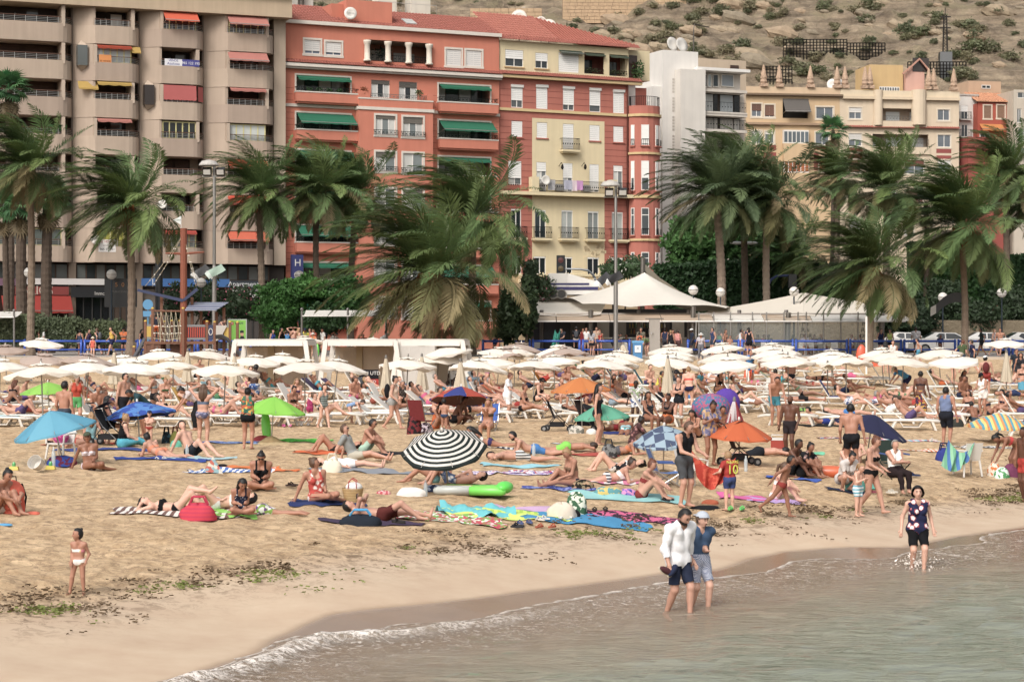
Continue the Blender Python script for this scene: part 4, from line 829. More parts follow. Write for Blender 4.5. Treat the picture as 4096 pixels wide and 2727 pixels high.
# ---------------- F: small houses on the hill side street
def small_houses():
 B=Facade('white_house',3838,250,3912,250.5,'narrow white house with tiny balconies beside a red house');r=lambda*a,**k:B.rect(3,0,*a,**k)
 for q in((1775,970,1838,1100),(1778,1145,1838,1260)):a=r(*q);B.win(a,mull=1,pane='#4d5258',blind=.45 if q[1]<1000 else .0);B.box('balcony_slab',a[0]-.3,a[1]+.3,-.6,0,a[2]-.15,a[2]-.01,'#cfc8be');B.rail(a[0]-.25,a[1]+.25,-.55,a[2],a[2]+.9,'#3c3a38',.2,.5)
 t=r(1760,880,1770,890)[3];B.wall('wall',0,B.L,0,t,'#ddd6cd');B.box('body',0,B.L,.3,8,0,t-.1,'#cfc8be');B.box('coping',-.1,B.L+.1,-.1,.2,t+.001,t+.2,'#b9b0a6')
 B=Facade('red_house',3912,249,4053,250,'red painted house with tiled roof and a striped orange awning');r=lambda*a,**k:B.rect(3,0,*a,**k)
 for q in((1985,972,2052,1090),(2107,970,2175,1088)):B.win(r(*q),mull=0,blind=1,blindc='#8d6a52',sur='#d9c6ae')
 t=r(1930,942,1940,945)[3];B.wall('wall',0,B.L,0,t,'#b0523d');B.box('body',0,B.L,.3,5,0,t-.1,'#b0523d');a=r(1942,1140,2152,1225);B.awning(a[0],a[1],a[3],a[2]+.4,.9,'#d98a45',val=.25)
 roof_tiles(B,'roof',-.2,B.L+.2,-.3,3.6,t+.02,r(1930,850,1940,855)[3]+.3,'#c98a62',.4,7);q=r(1962,770,2265,850);B.box('attic',q[0],q[1],3.7,9,0,q[3]+.8,'#c4a080');w_=r(2082,802,2165,838);B.win((w_[0],w_[1],w_[2]+.7,w_[3]+.7),mull=1,y=3.55,hole=False)
 q=r(1945,1230,2040,1320);B.win(q,mull=1,pane='#3c3a3a',y=-.15,hole=False);q=r(1760,1290,1980,1370);B.box('terrace_house',q[0],q[1]+2,-2.5,-.01,0,q[3]+.2,'#a04c40')
 B=Facade('weathered_house',4055,248,4180,249,'weathered cream house with flaking plaster at the far end of the row');r=lambda*a,**k:B.rect(3,0,*a,**k)
 for q in((2295,850,2400,905),(2300,1180,2400,1300),(2290,1000,2330,1130)):B.win(r(*q),mull=1,pane='#565a5c')
 t=r(2265,825,2275,830)[3];B.wall('wall',0,B.L,0,t,'#cbbca8','concrete');B.box('body',0,B.L,.3,8,0,t-.1,'#c4b5a0');a=r(2290,1360,2400,1400);B.awning(a[0],a[1],a[3],a[2],.9,'#7f8f84',val=.2)
 B=Facade('tile_roofed_house',2630,215,2780,216,'low house with a pinkish tiled roof behind the palms');r=lambda*a,**k:B.rect(2,1,*a,**k);q=r(1345,110,1620,258);B.box('wall',0,B.L,0,6,0,q[2],'#c9a587');roof_tiles(B,'roof',-.5,B.L,-.6,5,q[2],q[3]+.3,'#b9775a',.4,8);a=r(1450,325,1510,395);B.win((a[0],a[1],a[2],a[3]),hole=False,y=-.2)
small_houses()
# ------------------------------------------------------------------ palms, shrubs and trees
def frond_mesh(az,el,L,droop,wind,seed,nst=70,leaf=.86):
 r=Rnd(seed);V=[];Fc=[];n=14;pts=[];d=Vector((cos(az)*cos(el),sin(az)*cos(el),sin(el)));p=Vector((0,0,0));st=L/n
 for i in range(n+1):
  t=i/n;pts.append(p.copy());d=(d+Vector((-wind*(.10+.20*t),.02*sin(seed+i),-droop*(.05+.17*t)))).normalized();p=p+d*st
 def at_(t):
  f=min(t*n,n-1e-6);i=int(f);return pts[i].lerp(pts[i+1],f-i),(pts[i+1]-pts[i]).normalized()
 for i in range(n):
  a,b=pts[i],pts[i+1];tg=(b-a).normalized();sd=tg.cross(Vector((0,0,1)));sd=sd.normalized()if sd.length>.01 else Vector((1,0,0));w0,w1=.045*(1-i/n)+.008,.045*(1-(i+1)/n)+.008;k=len(V)
  V+=[a-sd*w0,a+sd*w0,b+sd*w1,b-sd*w1];Fc.append((k,k+1,k+2,k+3))
 for j in range(nst):
  t=.14+.86*(j+r.random()*.6)/nst;p,tg=at_(min(t,.999));sd=tg.cross(Vector((0,0,1)));sd=sd.normalized()if sd.length>.05 else Vector((0,1,0));up=sd.cross(tg)
  ll=leaf*L/4*(sin(pi*min(1,.22+.80*t))**.7)*r.uniform(.8,1.1)
  for s in(-1,1):
   dr=(tg*.75+sd*s*r.uniform(.6,.85)+up*r.uniform(.05,.38)+Vector((-wind*.5,0,-.22*droop-.05))).normalized();e=p+dr*ll;w=dr.cross(up).normalized()*.024*L/4;k=len(V);m=p+dr*ll*.45+Vector((0,0,.01))
   e=e+Vector((-wind*.12,0,-.12))*ll
   V+=[p,m+w,e,m-w];Fc.append((k,k+1,k+2,k+3))
 return npmesh('frond',[tuple(v)for v in V],Fc,False)
GREENS=['#6f8444','#667a3e','#668046','#5d6e38','#5c7640','#7a9048','#6c8c50']
OLDS=['#8b8552','#9a8a5c','#7d7c4a','#a39266','#6f7442']
def palm_proto(seed,n=64,wind=.42):
 r=Rnd(seed);out=[]
 for i in range(n):
  k=i/n;az=i*2.39996+r.uniform(-.25,.25);el=R(86-112*k**.95+r.uniform(-8,8));L=(3.4+1.1*sin(pi*min(1,.25+k*.8)))*r.uniform(.88,1.08)
  out.append((frond_mesh(az,el,L,.50+.60*k,wind*(1.25-.8*k)*r.uniform(.7,1.2),seed*100+i),k))
 return out
PALMS=[palm_proto(1,104,.62),palm_proto(2,98,.74),palm_proto(3,94,.54)]
def trunk_mesh(h,r0,r1,lean,seed,rough=.07):
 g=MB();k=max(6,int(h/.22));path=[];rad=[]
 for i in range(k+1):
  t=i/k;path.append((lean[0]*t*t+.05*sin(t*5+seed),lean[1]*t*t,h*t));rad.append((r0*(1+.35*max(0,1-t*8))+(r1-r0)*t)*(1+(rough if i%2 else-rough*.6)))
 g.tube(path,rad,10);return g,path[-1]
def fruit_mesh(seed):
 r=Rnd(seed);g=MB()
 for i in range(26):
  a=r.uniform(-.7,.7);l=r.uniform(.6,1.1);b=r.uniform(.2,.7);g.tube([(0,0,0),(b*cos(a)*.5,b*sin(a),.25),(b*cos(a)*.9,b*sin(a)*1.6,.25-l*.6),(b*cos(a),b*sin(a)*1.8,.2-l)],[.02,.025,.03,.02],4,False)
 return g.mesh('fruit_stalk')
FRUIT=[fruit_mesh(1),fruit_mesh(2)]
def palm(px,Y,crown_y,scale,proto,seed,label,base_y=None,lean=(0,0),fruit=0,thick=.30,dark=False,z=PZ,old=.35,tone=None):
 thick*=.72;scale*=1.14;b=atx(px,Y,z);top=at(px,crown_y,Y).z;h=top-z;r=Rnd(seed);E=empty('palm_tree',b,0,label,'palm tree','date palms along the promenade')
 g,tp=trunk_mesh(h,thick,thick*.8,lean,seed);obj('trunk',g,'bark',E,'#6b5a4a' if dark else r.choice(['#8f7b68','#86725f','#97836e']),smooth=False)
 g=MB()
 for i in range(40):a=i*2.4;zz=-1.15+i*.028;g.tube([(thick*.75*cos(a),thick*.75*sin(a),zz),(thick*1.5*cos(a),thick*1.5*sin(a),zz+.22)],[.07,.03],4)
 obj('leaf_bases',g,'bark',E,'#6e5a42',loc=tp)
 rz=r.uniform(-.3,.3)
 for me,k in PALMS[proto]:
  if k>.1 and r.random()<.06:continue
  c=r.choice(tone or GREENS)if k<.62 or r.random()>old else r.choice(OLDS);o=obj('frond',me,'leaf',E,c,loc=tp,rz=rz+r.uniform(-.12,.12));s=scale*r.uniform(.92,1.08);o.scale=(s,s,s)
 for i in range(fruit):a=-1.2+i*1.1+r.uniform(-.4,.4);obj('fruit_stalk',FRUIT[i%2],'leaf',E,r.choice(['#b8643a','#a5632f','#c0703c']),loc=(tp[0],tp[1],tp[2]-.1),rz=-pi/2+a,scale=scale*.95)
 return E
V_=VS
palm(72*V_,126,392*V_,.98,0,11,'leaning-frond date palm with a pale slim trunk behind the low hedge',lean=(-.1,0),thick=.34,old=.6)
palm(301*V_,125,480*V_,1.12,1,12,'windswept date palm beside the wooden play ship',lean=(.0,0),thick=.36,fruit=2)
palm(602*V_,139,455*V_,1.05,2,13,'date palm in front of the concrete block beside the coral building',thick=.36,lean=(-.1,0),fruit=1)
palm(728*V_,141,448*V_,1.05,0,14,'date palm with a straight dark trunk rising behind the fig bushes',thick=.34,dark=True)
palm(806*V_,146,452*V_,1.08,1,15,'date palm close behind the straight dark trunked palm',thick=.36,dark=True,lean=(.4,0))
palm(985*V_,121,640*V_,1.5,0,16,'huge short bushy date palm with drooping bleached fronds by the cabanas',thick=.52,fruit=3,old=.8)
palm(1085*V_,129,505*V_,1.3,1,17,'tall date palm rising behind the huge bushy palm',thick=.4,old=.3)
palm(1660*V_,140,455*V_,1.12,2,18,'date palm beside the ivy hedge with a stout bare trunk',thick=.46,lean=(-.35,0),tone=['#5d7542','#66794a','#566a44'])
palm(1712*V_,146,425*V_,1.1,0,19,'tallest date palm of the cluster in front of the white building',thick=.38,dark=True)
palm(1762*V_,143,470*V_,1.08,1,20,'date palm with curved base next to the tallest palm of the cluster',thick=.4,lean=(.1,0),tone=['#5d7542','#66794a','#566a44','#75864a'])
palm(1822*V_,152,590*V_,.85,2,21,'small date palm in front of the ivy hedge',thick=.33)
palm(1925*V_,170,415*V_,.9,0,22,'distant date palm with brown fruit near the cream building',thick=.35,fruit=2)
palm(2038*V_,152,445*V_,1.15,2,23,'tall sparse date palm with a shaggy neck before the cream building',thick=.42,old=.5)
palm(2000*V_,121,622*V_,1.1,1,24,'short date palm with orange fruit over the restaurant awnings',thick=.34,fruit=4,lean=(0,0))
palm(2218*V_,122,530*V_,1.2,0,25,'date palm with orange fruit beside the parked white cars',thick=.30,fruit=3,lean=(-.1,0))
palm(2316*V_,150,405*V_,1.0,2,26,'tall slim date palm in front of the red house',thick=.36,dark=True)
palm(2372*V_,152,470*V_,1.0,1,27,'date palm cut by the picture edge beyond the parked cars',thick=.36,dark=True)
def fan_leaf(seed):
 r=Rnd(seed);V=[(0,-.02,0),(0,.02,0),(.9,.015,.0),(.9,-.015,0)];Fc=[(0,1,2,3)]
 for i in range(17):
  a=R(-115+230*i/16);l=.85*(1-.25*abs(a)/2)*r.uniform(.9,1.1);e=(.9+l*cos(a),l*sin(a),-.22*l+r.uniform(-.08,.05));m=(.9+l*.5*cos(a),l*.5*sin(a),.03);w=.055;k=len(V)
  V+=[(.9,0,0),(m[0]-w*sin(a),m[1]+w*cos(a),m[2]),e,(m[0]+w*sin(a),m[1]-w*cos(a),m[2])];Fc.append((k,k+1,k+2,k+3))
 return npmesh('fan_leaf',V,Fc,False)
FANS=[fan_leaf(i)for i in range(4)]
def fan_palm(px,Y,crown_y,scale,seed,label,thick=.3,c='#4b7a45',n=34,z=PZ,dead=10):
 b=atx(px,Y,z);h=at(px,crown_y,Y).z-z;r=Rnd(seed);E=empty('fan_palm',b,0,label,'palm tree');g,tp=trunk_mesh(h,thick,thick*.75,(0,0),seed,.04);obj('trunk',g,'bark',E,'#5c4c3f')
 for i in range(n+dead):
  az=i*2.4;k=i/n;el=-R(75-115*min(k,1)**.9)if i<n else R(75);s=scale*r.uniform(.85,1.1)
  obj('fan_leaf',FANS[i%4],'leaf',E,r.choice([c,'#56884c','#3f6a3e'])if i<n else '#8a7754',loc=(tp[0],tp[1],tp[2]-(.0 if i<n else .3)),rot=(r.uniform(-.3,.3),el,az),scale=s)
fan_palm(22*V_,148,205*V_,1.15,31,'tall fan palm with bright green top against the concrete balconies',.34,'#3f7f44',dead=14)
fan_palm(14*V_,141,478*V_,1.1,32,'fan palm with a thin dark trunk near the red shop awning',.26)
fan_palm(50*V_,138,470*V_,1.2,33,'fan palm with a broad dark trunk in front of the red shop awning',.42)
fan_palm(108*V_,139,455*V_,1.25,34,'fan palm with a leaning broad trunk beside the dark office front',.42)
fan_palm(1915*V_,178,300*V_,1.0,35,'thin very tall fan palm with a ragged brown skirt before the cream building',.22,'#4f7f45',26,dead=22)
fan_palm(2130*V_,155,470*V_,1.0,36,'fan palm half hidden between the two orange fruited date palms',.25,'#3f6a3e')
def leaf_box(n,rx,ry,rz,seed,size):
 r=np.random.default_rng(seed);f=r.random(n);c=r.uniform(-1,1,(n,3));c[:,1]=np.where(f<.7,-1+.25*r.random(n),c[:,1]);c[:,2]=np.where(f>=.7,1-.12*r.random(n),c[:,2])
 c=c*[rx,ry,rz]+r.normal(0,.12,(n,3));a=r.normal(size=(n,3));a/=vlen(a,axis=1,keepdims=True);b=np.cross(a,r.normal(size=(n,3))*.5+[0,-1,.3]);b/=vlen(b,axis=1,keepdims=True)+1e-9;s=size*(.6+.8*r.random(n))[:,None]
 return npmesh('foliage',np.stack([c-a*s,c-b*s*.5,c+a*s,c+b*s*.5],1).reshape(-1,3),np.arange(4*n).reshape(-1,4),False)
def lump(rx,ry,rz,seed,k=.8,boxy=False):
 g=MB()
 if boxy:g.bx(-rx*.97,rx*.97,-ry*.85,ry*.85,-rz,rz*.95);return g
 g.sphere((0,0,0),1,14,9);r=Rnd(seed);g.v=[(x*rx*k*r.uniform(.85,1.1),y*ry*k*r.uniform(.85,1.1),z*rz*k*r.uniform(.85,1.1))for x,y,z in g.v];return g
def leafy(name,parts,mat_c,label,cat,size=.16,group=None,flowers=None,seed=0,branches=None,cols=None,boxy=False):
 x0,y0,z0=parts[0][:3];E=empty(name,(x0,y0,PZ-.02),0,label,cat,group);r=Rnd(seed)
 for i,(x,y,z,rx,ry,rz,n)in enumerate(parts):
  cc_=(cols or[mat_c])[i%len(cols or[1])];L_=(x-x0,y-y0,z-PZ)
  obj('foliage',leaf_box(int(n*2.2),rx,ry,rz,seed+i,size)if boxy else leaf_blob(int(n*1.8),rx,ry,rz,seed+i,size,.42),'leaf',E,cc_,loc=L_)
  obj('inner_foliage',lump(rx,ry,rz,seed+i,.74,boxy),'leaf',E,cc_,loc=L_)
  if flowers:m=leaf_blob(flowers[1],rx*1.02,ry*1.02,rz*1.02,seed+50+i,.085,.12);obj('flowers',m,'leaf',E,flowers[0],loc=(x-x0,y-y0,z-PZ))
 g=MB()
 for i in range(branches or 5):
  p=parts[i%len(parts)];dx,dy=p[0]-x0,p[1]-y0;g.tube([(r.uniform(-.3,.3),r.uniform(-.2,.2),-.05),(dx*.6,dy*.6,(p[2]-PZ)*.5),(dx+r.uniform(-.3,.3),dy,p[2]-PZ)],[.09,.06,.02],6)
 obj('stems',g,'bark',E,'#6a5a4a');return E
def vb(x0,y0,x1,y1,Y,ry,n):
 a,b=at(x0*VS,y0*VS,Y),at(x1*VS,y1*VS,Y);return((a.x+b.x)/2,Y,(a.z+b.z)/2,abs(b.x-a.x)/2,ry,abs(a.z-b.z)/2,n)
leafy('fig_bush',[vb(590,640,700,770,133,2,2600),vb(650,632,760,700,134,2,2000),vb(690,700,800,770,132,1.5,1300),vb(740,640,850,740,134,2,2000)],'#3c6a26','large bright green fig bush with bare brown twigs behind the white canopy','bush',.15,seed=3,branches=40,cols=['#3f7028','#477a2c','#35552a','#3b6a2a'])
leafy('oleander',[vb(372,650,440,740,136,1.2,900),vb(430,640,520,740,137,1.4,1300),vb(505,660,600,745,137,1.4,1200)],'#3b4f30','pink flowering oleander bush behind the wooden play ship','bush',.12,flowers=('#d0657e',110),seed=11)
leafy('oleander',[vb(1200,590,1240,690,136,1,600),vb(1230,630,1275,690,136,1,400)],'#3b4f30','pink flowering oleander bush beside the white tiled kiosk roof','bush',.12,flowers=('#cf6a86',40),seed=15)
leafy('white_oleander',[vb(1380,595,1440,650,140,1,700),vb(1420,590,1490,640,140,1,700)],'#46603a','white flowering oleander bush behind the pointed tent roof','bush',.12,flowers=('#e6e2d6',70),seed=18)
leafy('hedge',[vb(-20,728,90,790,129,1.2,1500),vb(60,735,180,792,129,1.2,1400),vb(150,742,285,792,129.5,1.0,1200)],'#6a7350','low dusty green hedge along the promenade beneath the pale trunked palm','hedge',.11,seed=21,cols=['#6d7752','#5f6c49','#68744e'],boxy=True)
leafy('shade_tree',[vb(1530,500,1650,620,158,3,1800),vb(1620,480,1740,600,160,3,1800),vb(1720,520,1850,620,160,3,1500)],'#4d7a38','bright green leafy tree above the ivy hedge','tree',.26,seed=26,cols=['#4f7d38','#467034','#5a8a42'])
leafy('ivy_hedge',[vb(1505,612,1640,740,152,1.5,2300),vb(1600,605,1760,740,152.5,1.5,2600),vb(1730,605,1880,745,152.5,1.5,2400),vb(1850,610,2010,760,152.5,1.5,2200)],'#27441f','tall dark ivy hedge behind the restaurant tent','hedge',.17,seed=31,cols=['#294a22','#2c5024','#27451f','#2b4b22'],boxy=True)
leafy('dark_shrub',[vb(2000,650,2110,770,142,2,2000),vb(2060,690,2160,775,141,1.5,1200)],'#2c3f26','dark evergreen shrub beside the restaurant terrace end','bush',.15,seed=41)
leafy('dark_shrub',[vb(2120,640,2230,760,146,2,1800),vb(2200,690,2300,765,143,1.6,1500),vb(2280,650,2400,770,146,2,1800)],'#35482b','broad dark green shrub behind the parked white cars','bush',.15,seed=45)
leafy('garden_hedge',[vb(2090,560,2240,700,160,1.5,1500),vb(2220,590,2400,700,160,1.5,1500)],'#33522a','green hedge wall in front of the cream building at the far end','hedge',.2,seed=49,cols=['#3d6a2c','#345a2a'],boxy=True)
leafy('low_palm_shrub',[vb(1190,640,1235,770,126,1.2,900),vb(1140,680,1200,790,126,1.2,900)],'#3b4f2c','dark shrub at the foot of the huge bushy palm','bush',.2,seed=55)
# ------------------------------------------------------------------ scrub, walls and screens on the hillside
BUSH=[leaf_blob(420,1.5,1.2,1.0,60+i,.22,.5)for i in range(4)]
def hill_scrub():
 r=Rnd(4);n=0
 fixed=[(2335,75,2.2),(2465,70,1.5),(2465,40,1.5),(2560,60,1.4),(2620,105,1.7),(2385,135,1.5),(2290,115,1.5),(2455,130,1.6),(2770,85,1.8),(2890,55,2.1),(3000,40,2),(2660,150,1.6),(2830,225,1.8),(2900,215,2),(3150,255,2),(3260,235,1.7),(3210,290,2.2),(3440,50,2.4),(3620,140,2.6),(3690,145,2.5),(3880,110,2.4),(3890,200,3),(3960,200,2.4),(4040,240,2),(3850,310,2.4),(2700,250,2.6),(2620,270,2),(2970,190,2),(1180,15,2.2),(1230,30,2),(1890,110,2.2),(1940,105,1.6)]
 pts=fixed+[(r.uniform(2150,4096),r.uniform(0,330),r.choice([.7,.9,1.1,1.4,1.8]))for _ in range(190)]+[(r.uniform(1140,2100),r.uniform(0,110),r.uniform(.8,1.5))for _ in range(26)]
 for px,py,s in pts:
  p=hill_hit(px,py);k=r.randrange(4);s*=.55
  o=obj('scrub_bush',BUSH[k],'leaf',None,r.choice(['#737452','#7d7c58','#676e4c','#8b8460','#938a68','#70764f']),loc=(p.x,p.y,p.z+.35*s),rz=r.uniform(0,6),scale=(s*r.uniform(.9,1.4),s,s*r.uniform(.7,1.0)),label='grey green scrub bush growing on the rocky hillside',cat='bush',group='scrub on the hillside')
hill_scrub()
def boulders():
 r=Rnd(12)
 for i in range(70):
  px,py=(r.uniform(2200,4096),r.uniform(0,320))if i>5 else(2200+i*110,150+r.uniform(-40,60));p=hill_hit(px,py);g=MB();g.sphere((0,0,0),1,10,7);s=r.choice((.6,.9,1.3,2.0));g.v=[(x*1.7*s*r.uniform(.75,1.15),y*s,z*.8*s*r.uniform(.7,1.15))for x,y,z in g.v]
  obj('boulder',g,'stone',None,r.choice(('#a08c70','#8f8069','#a58d70')),loc=(p.x,p.y+.3*s,p.z),rot=(0,.25,0),label='weathered tan boulder lying on the rocky hillside',cat='rock',group='boulders on the hillside')
boulders()
def hill_things():
 for x0,x1,y0,y1,lab in((1880,2168,34,96,'old stone retaining wall above the tiled penthouse roof'),(2250,2745,-30,62,'high fortress wall of pale masonry on top of the cliff')):
  p=hill_hit((x0+x1)/2,y1);Y=p.y-1.0;a,b=at(x0,y0,Y),at(x1,y1,Y);E=empty('stone_wall',((a.x+b.x)/2,Y,b.z-1.5),0,lab,'wall');g=MB();W_=(b.x-a.x)/2;H_=a.z-b.z+1.5;g.bx(-W_,W_,0,2.5,0,H_);obj('core',g,'stone',E,'#8f755a');r=Rnd(8);n=int(W_*2/1.3);m=int(H_/.62);k=0;big=MB()
  for j in range(m):
   x=-W_
   while x<W_-.3 and True:
    w=min(r.uniform(.8,1.7),W_-x);big.bx(x+.03,x+w-.03,-.06-r.random()*.06,.02,j*H_/m+.03,(j+1)*H_/m-.03);x+=w
  obj('masonry',big,'stone',E,'#c3a27c',kind='stuff')
 def screen(x0,y0,x1,y1,n,m,lab,step=None):
  p=hill_hit((x0+x1)/2,y1);Y=p.y-.8;a,b=at(x0,y0,Y),at(x1,y1,Y);E=empty('rockfall_screen',((a.x+b.x)/2,Y,b.z),0,lab,'fence','rockfall screens on the hill');W_=(b.x-a.x);H_=a.z-b.z
  for i in range(n+1):x=-W_/2+W_*i/n;g=MB();tt=H_*(1 if not step or i>=step[0]and i<step[1]else .8);g.bx(x-.08,x+.08,-.08,.08,-1.2,tt);obj('post',g,'metal',E,'#23201e')
  for j in range(m+1):z=H_*j/m;g=MB();xa,xb=(-W_/2,W_/2)if not step or j<m else(-W_/2+W_*step[0]/n,-W_/2+W_*(step[1]-1)/n);g.bx(xa,xb,-.05,.05,z-.07,z+.07);obj('rail',g,'metal',E,'#23201e')
 screen(*T(3,0,140,365),*T(3,0,725,500),19,5,'longest black lattice rockfall screen on the hillside');screen(*T(3,0,728,398),*T(3,0,1075,550),12,5,'black lattice rockfall screen stepping down beside the longest one')
 screen(*T(3,0,-40,612),*T(3,0,220,735),9,4,'black lattice rockfall screen above the obelisks');screen(*T(3,0,1285,572),*T(3,0,1820,690),18,4,'black lattice rockfall screen behind the pink roof hut');screen(*T(2,0,1205,742),*T(2,0,1385,835),6,4,'black lattice rockfall screen between corner building and white building')
 p=hill_hit(*T(3,0,1630,720));t=at(*T(3,0,1630,140),p.y).z-p.z;E=empty('lattice_mast',p,0,'slender dark lattice radio mast standing on the hill','mast')
 for sx,sy in((-1,-1),(1,-1),(1,1),(-1,1)):obj('leg',MB().tube([(sx*.45,sy*.45,0),(sx*.22,sy*.22,t)],.07,5),'metal',E,'#4a4540')
 g=MB();k=22
 for i in range(k):
  w0,w1=.45-.23*i/k,.45-.23*(i+1)/k;z0,z1=t*i/k,t*(i+1)/k
  g.tube([(-w0,-w0,z0),(w1,-w1,z1)],.035,4);g.tube([(w0,-w0,z0),(-w1,-w1,z1)],.035,4);g.tube([(-w0,-w0,z0),(w0,-w0,z0)],.035,4)
 obj('bracing',g,'metal',E,'#4a4540');g=MB();g.tube([(0,0,t),(0,0,t+1.2)],.06,5);g.bx(-.9,.9,-.1,.1,t-.4,t-.2);g.bx(-.9,.9,-.1,.1,t-2.2,t-2.0);obj('antenna',g,'metal',E,'#4a4540');obj('base_cabinet',MB().bx(-1,1,-.7,.7,-1,4.2),'metal',E,'#8a8a8a')
hill_things()
def extra_roof_dishes():
 for px,py,Y,s,lab in((2077,73,186,.75,'white satellite dish on a mast above the red tiled roof'),(2164,92,187,.55,'small white satellite dish over the red tiled roof'),(2195,111,186,.75,'rust stained satellite dish on the red tiled roof')):
  p=at(px,py,Y);E=empty('roof_dish',(p.x,p.y,p.z-2.2),0,lab,'satellite dish');obj('dish',MB().lathe([(0,0),(.45,.06),(s,.2),(s,.23),(.45,.1),(0,.04)],18),'plastic',E,'#d5cabd',loc=(0,0,2.2),rot=(R(78),0,R(-12)),smooth=1);obj('mast',MB().tube([(0,.2,0),(0,.2,2.2)],.05,6),'metal',E,'#8d857c')
extra_roof_dishes()
# ------------------------------------------------------------------ promenade furniture
def q1(x,y):return(500+x/2.941,900+y/2.941)
def q2(x,y):return(2100+x/2.941,1000+y/2.941)
def q3(x,y):return(2900+x/2.941,1000+y/2.941)
def railing(x0,x1,label,Y=126.5):
 a=atx(x0,Y);w=(x1-x0)*Y/F;E=empty('blue_railing',a,0,label,'railing');n=max(1,round(w/3.25));st=w/n
 for i in range(n+1):
  for dx in(-.11,.11):
   if(i==0 and dx<0)or(i==n and dx>0):continue
   g=MB();g.tube([(i*st+dx,0,0),(i*st+dx,0,.98)],.08,8);g.lathe([(.065,.98),(.06,1.01),(.02,1.03)],8,(i*st+dx,0,0));obj('post',g,'paint',E,'#2f5ac0',smooth=1)
 for i in range(n):
  for z in(.90,.36):obj('rail',MB().tube([(i*st+.12,0,z),((i+1)*st-.12,0,z)],.07 if z>.5 else .055,8),'paint',E,'#2f5ac0',smooth=1)
railing(-120,1010,'long blue tubular railing running behind the play ship');railing(1925,2525,'blue tubular railing in front of the restaurant bar');railing(2745,4260,'blue tubular railing in front of the glass terrace and parked cars')
def globe_lamp(px,py,Y,label,r=.33,c='#d9d2c9'):
 p=at(px,py,Y);E=empty('globe_lamp',(p.x,Y,PZ),0,label,'street lamp','globe lamps');h=p.z-PZ;g=MB();g.tube([(0,0,0),(0,0,h-r)],[.07,.05],8);g.lathe([(.14,0),(.14,.5),(.08,.6)],10);obj('post',g,'metal',E,'#4a5560');obj('globe',MB().sphere((0,0,h),r,18,12),'plastic',E,c,smooth=1);obj('band',MB().lathe([(r*1.02,-.02),(r*1.02,.02)],18,(0,0,h)),'metal',E,'#9a938c')
globe_lamp(116,1090,128.5,'white globe lamp in front of the red shop awning');globe_lamp(446,1098,130,'white globe lamp beside the dark notice board');globe_lamp(805,1131,134,'white globe lamp behind the fluttering banners');globe_lamp(2773,1160,133,'white globe lamp above the pointed tent against the ivy');globe_lamp(3176,1166,134,'white globe lamp above the low tent against the ivy');globe_lamp(3771,1189,136,'white globe lamp between the shrubs near the fluttering dark banner');globe_lamp(4007,1171,136,'white globe lamp by the parked cars at the far end');globe_lamp(2882,1169,138,'white globe lamp half hidden by a stout palm trunk');globe_lamp(1197,1101,141,'white domed lamp above the fig bush')
def banner(parent,p0,w,h,c1,c2,words,yaw,tilt):
 E2=parent;o=obj('banner',MB().grid(lambda a,b:(-w*a-.15*sin(b*2.2)*b,.12*sin(a*3+b*4)*b,-h*b*.75+tilt*a*.0),8,10),'print',E2,c1,loc=p0,rot=(R(-18),R(48+tilt),R(yaw)))
 obj('banner_foot',MB().grid(lambda a,b:(-w*a-.15*sin((.78+b*.22)*2.2)*(.78+b*.22),.12*sin(a*3+(.78+b*.22)*4)*(.78+b*.22)-.012,-h*(.78+b*.22)*.75),6,3),'print',o,c2);text('lettering',words,.26,o,(-w*.5-.1,-.03,-h*.62),'#e6e2dc')
def light_pole(px,Y,ytop,label,banners):
 h=at(px,ytop,Y).z-PZ;E=empty('light_pole',atx(px,Y),0,label,'street lamp');obj('pole',MB().tube([(0,0,0),(0,0,h*.45),(0,0,h*.46),(0,0,h-.1)],[.15,.14,.11,.09],10),'metal',E,'#b3aea8')
 obj('lamp_dome',MB().lathe([(.02,.52),(.45,.42),(.62,.2),(.62,.14),(.3,.12)],16,(-.35,0,h-.5)),'plastic',E,'#b9b3ab')
 for s in(-1,1):f=obj('floodlight',MB().box((s*.42,-.15,h-.75),(.55,.35,.45),0,R(25)),'metal',E,'#55524e');obj('lens',MB().box((s*.42,-.34,h-.80),(.44,.02,.32),0,R(25)),'glass_pane',f,'#cfccc6')
 obj('crossbar',MB().bx(-.75,.75,-.06,.06,h-1.08,h-1.0),'metal',E,'#a7a29c')
 zb=at(px,banners[0],Y).z-PZ
 for dx,c1,c2,wd,yw,tl in banners[1:]:banner(E,(dx,-.15,zb),.5,1.6,c1,c2,wd,yw,tl)
light_pole(857,126.2,640,'tall grey lamp pole with fluttering banners by the play ship',(1080,(-.2,'#5a5a5c','#dcdad6','Serafina',8,0),(.75,'#a9c4b2','#cfdcd2','Arena',-8,4)))
light_pole(2463,125.8,722,'tall grey lamp pole with black banners in front of the restaurant',(1108,(-.25,'#4a4a4e','#dcdad6','Carolina',8,-4),(.5,'#2b2a2c','#d8d6d2','Carolina',-14,6)))
g=MB();E=empty('grey_pole',atx(3852,125),0,'slim grey pole against the orange fruited palm trunk by the cars','pole');g.tube([(0,0,0),(0,0,3.0)],.09,8);obj('shaft',g,'metal',E,'#a9a6a2');obj('banner',MB().grid(lambda a,b:(-1.7*a,.1*sin(a*5),3.9+.5*a-.6*b-1.2*a*a),8,3),'print',E,'#55565a');obj('banner_foot',MB().grid(lambda a,b:(-1.7-.35*a,.1*sin(5)+.01,3.2-.55*b-.2*a),3,3),'print',E,'#e2dfda')
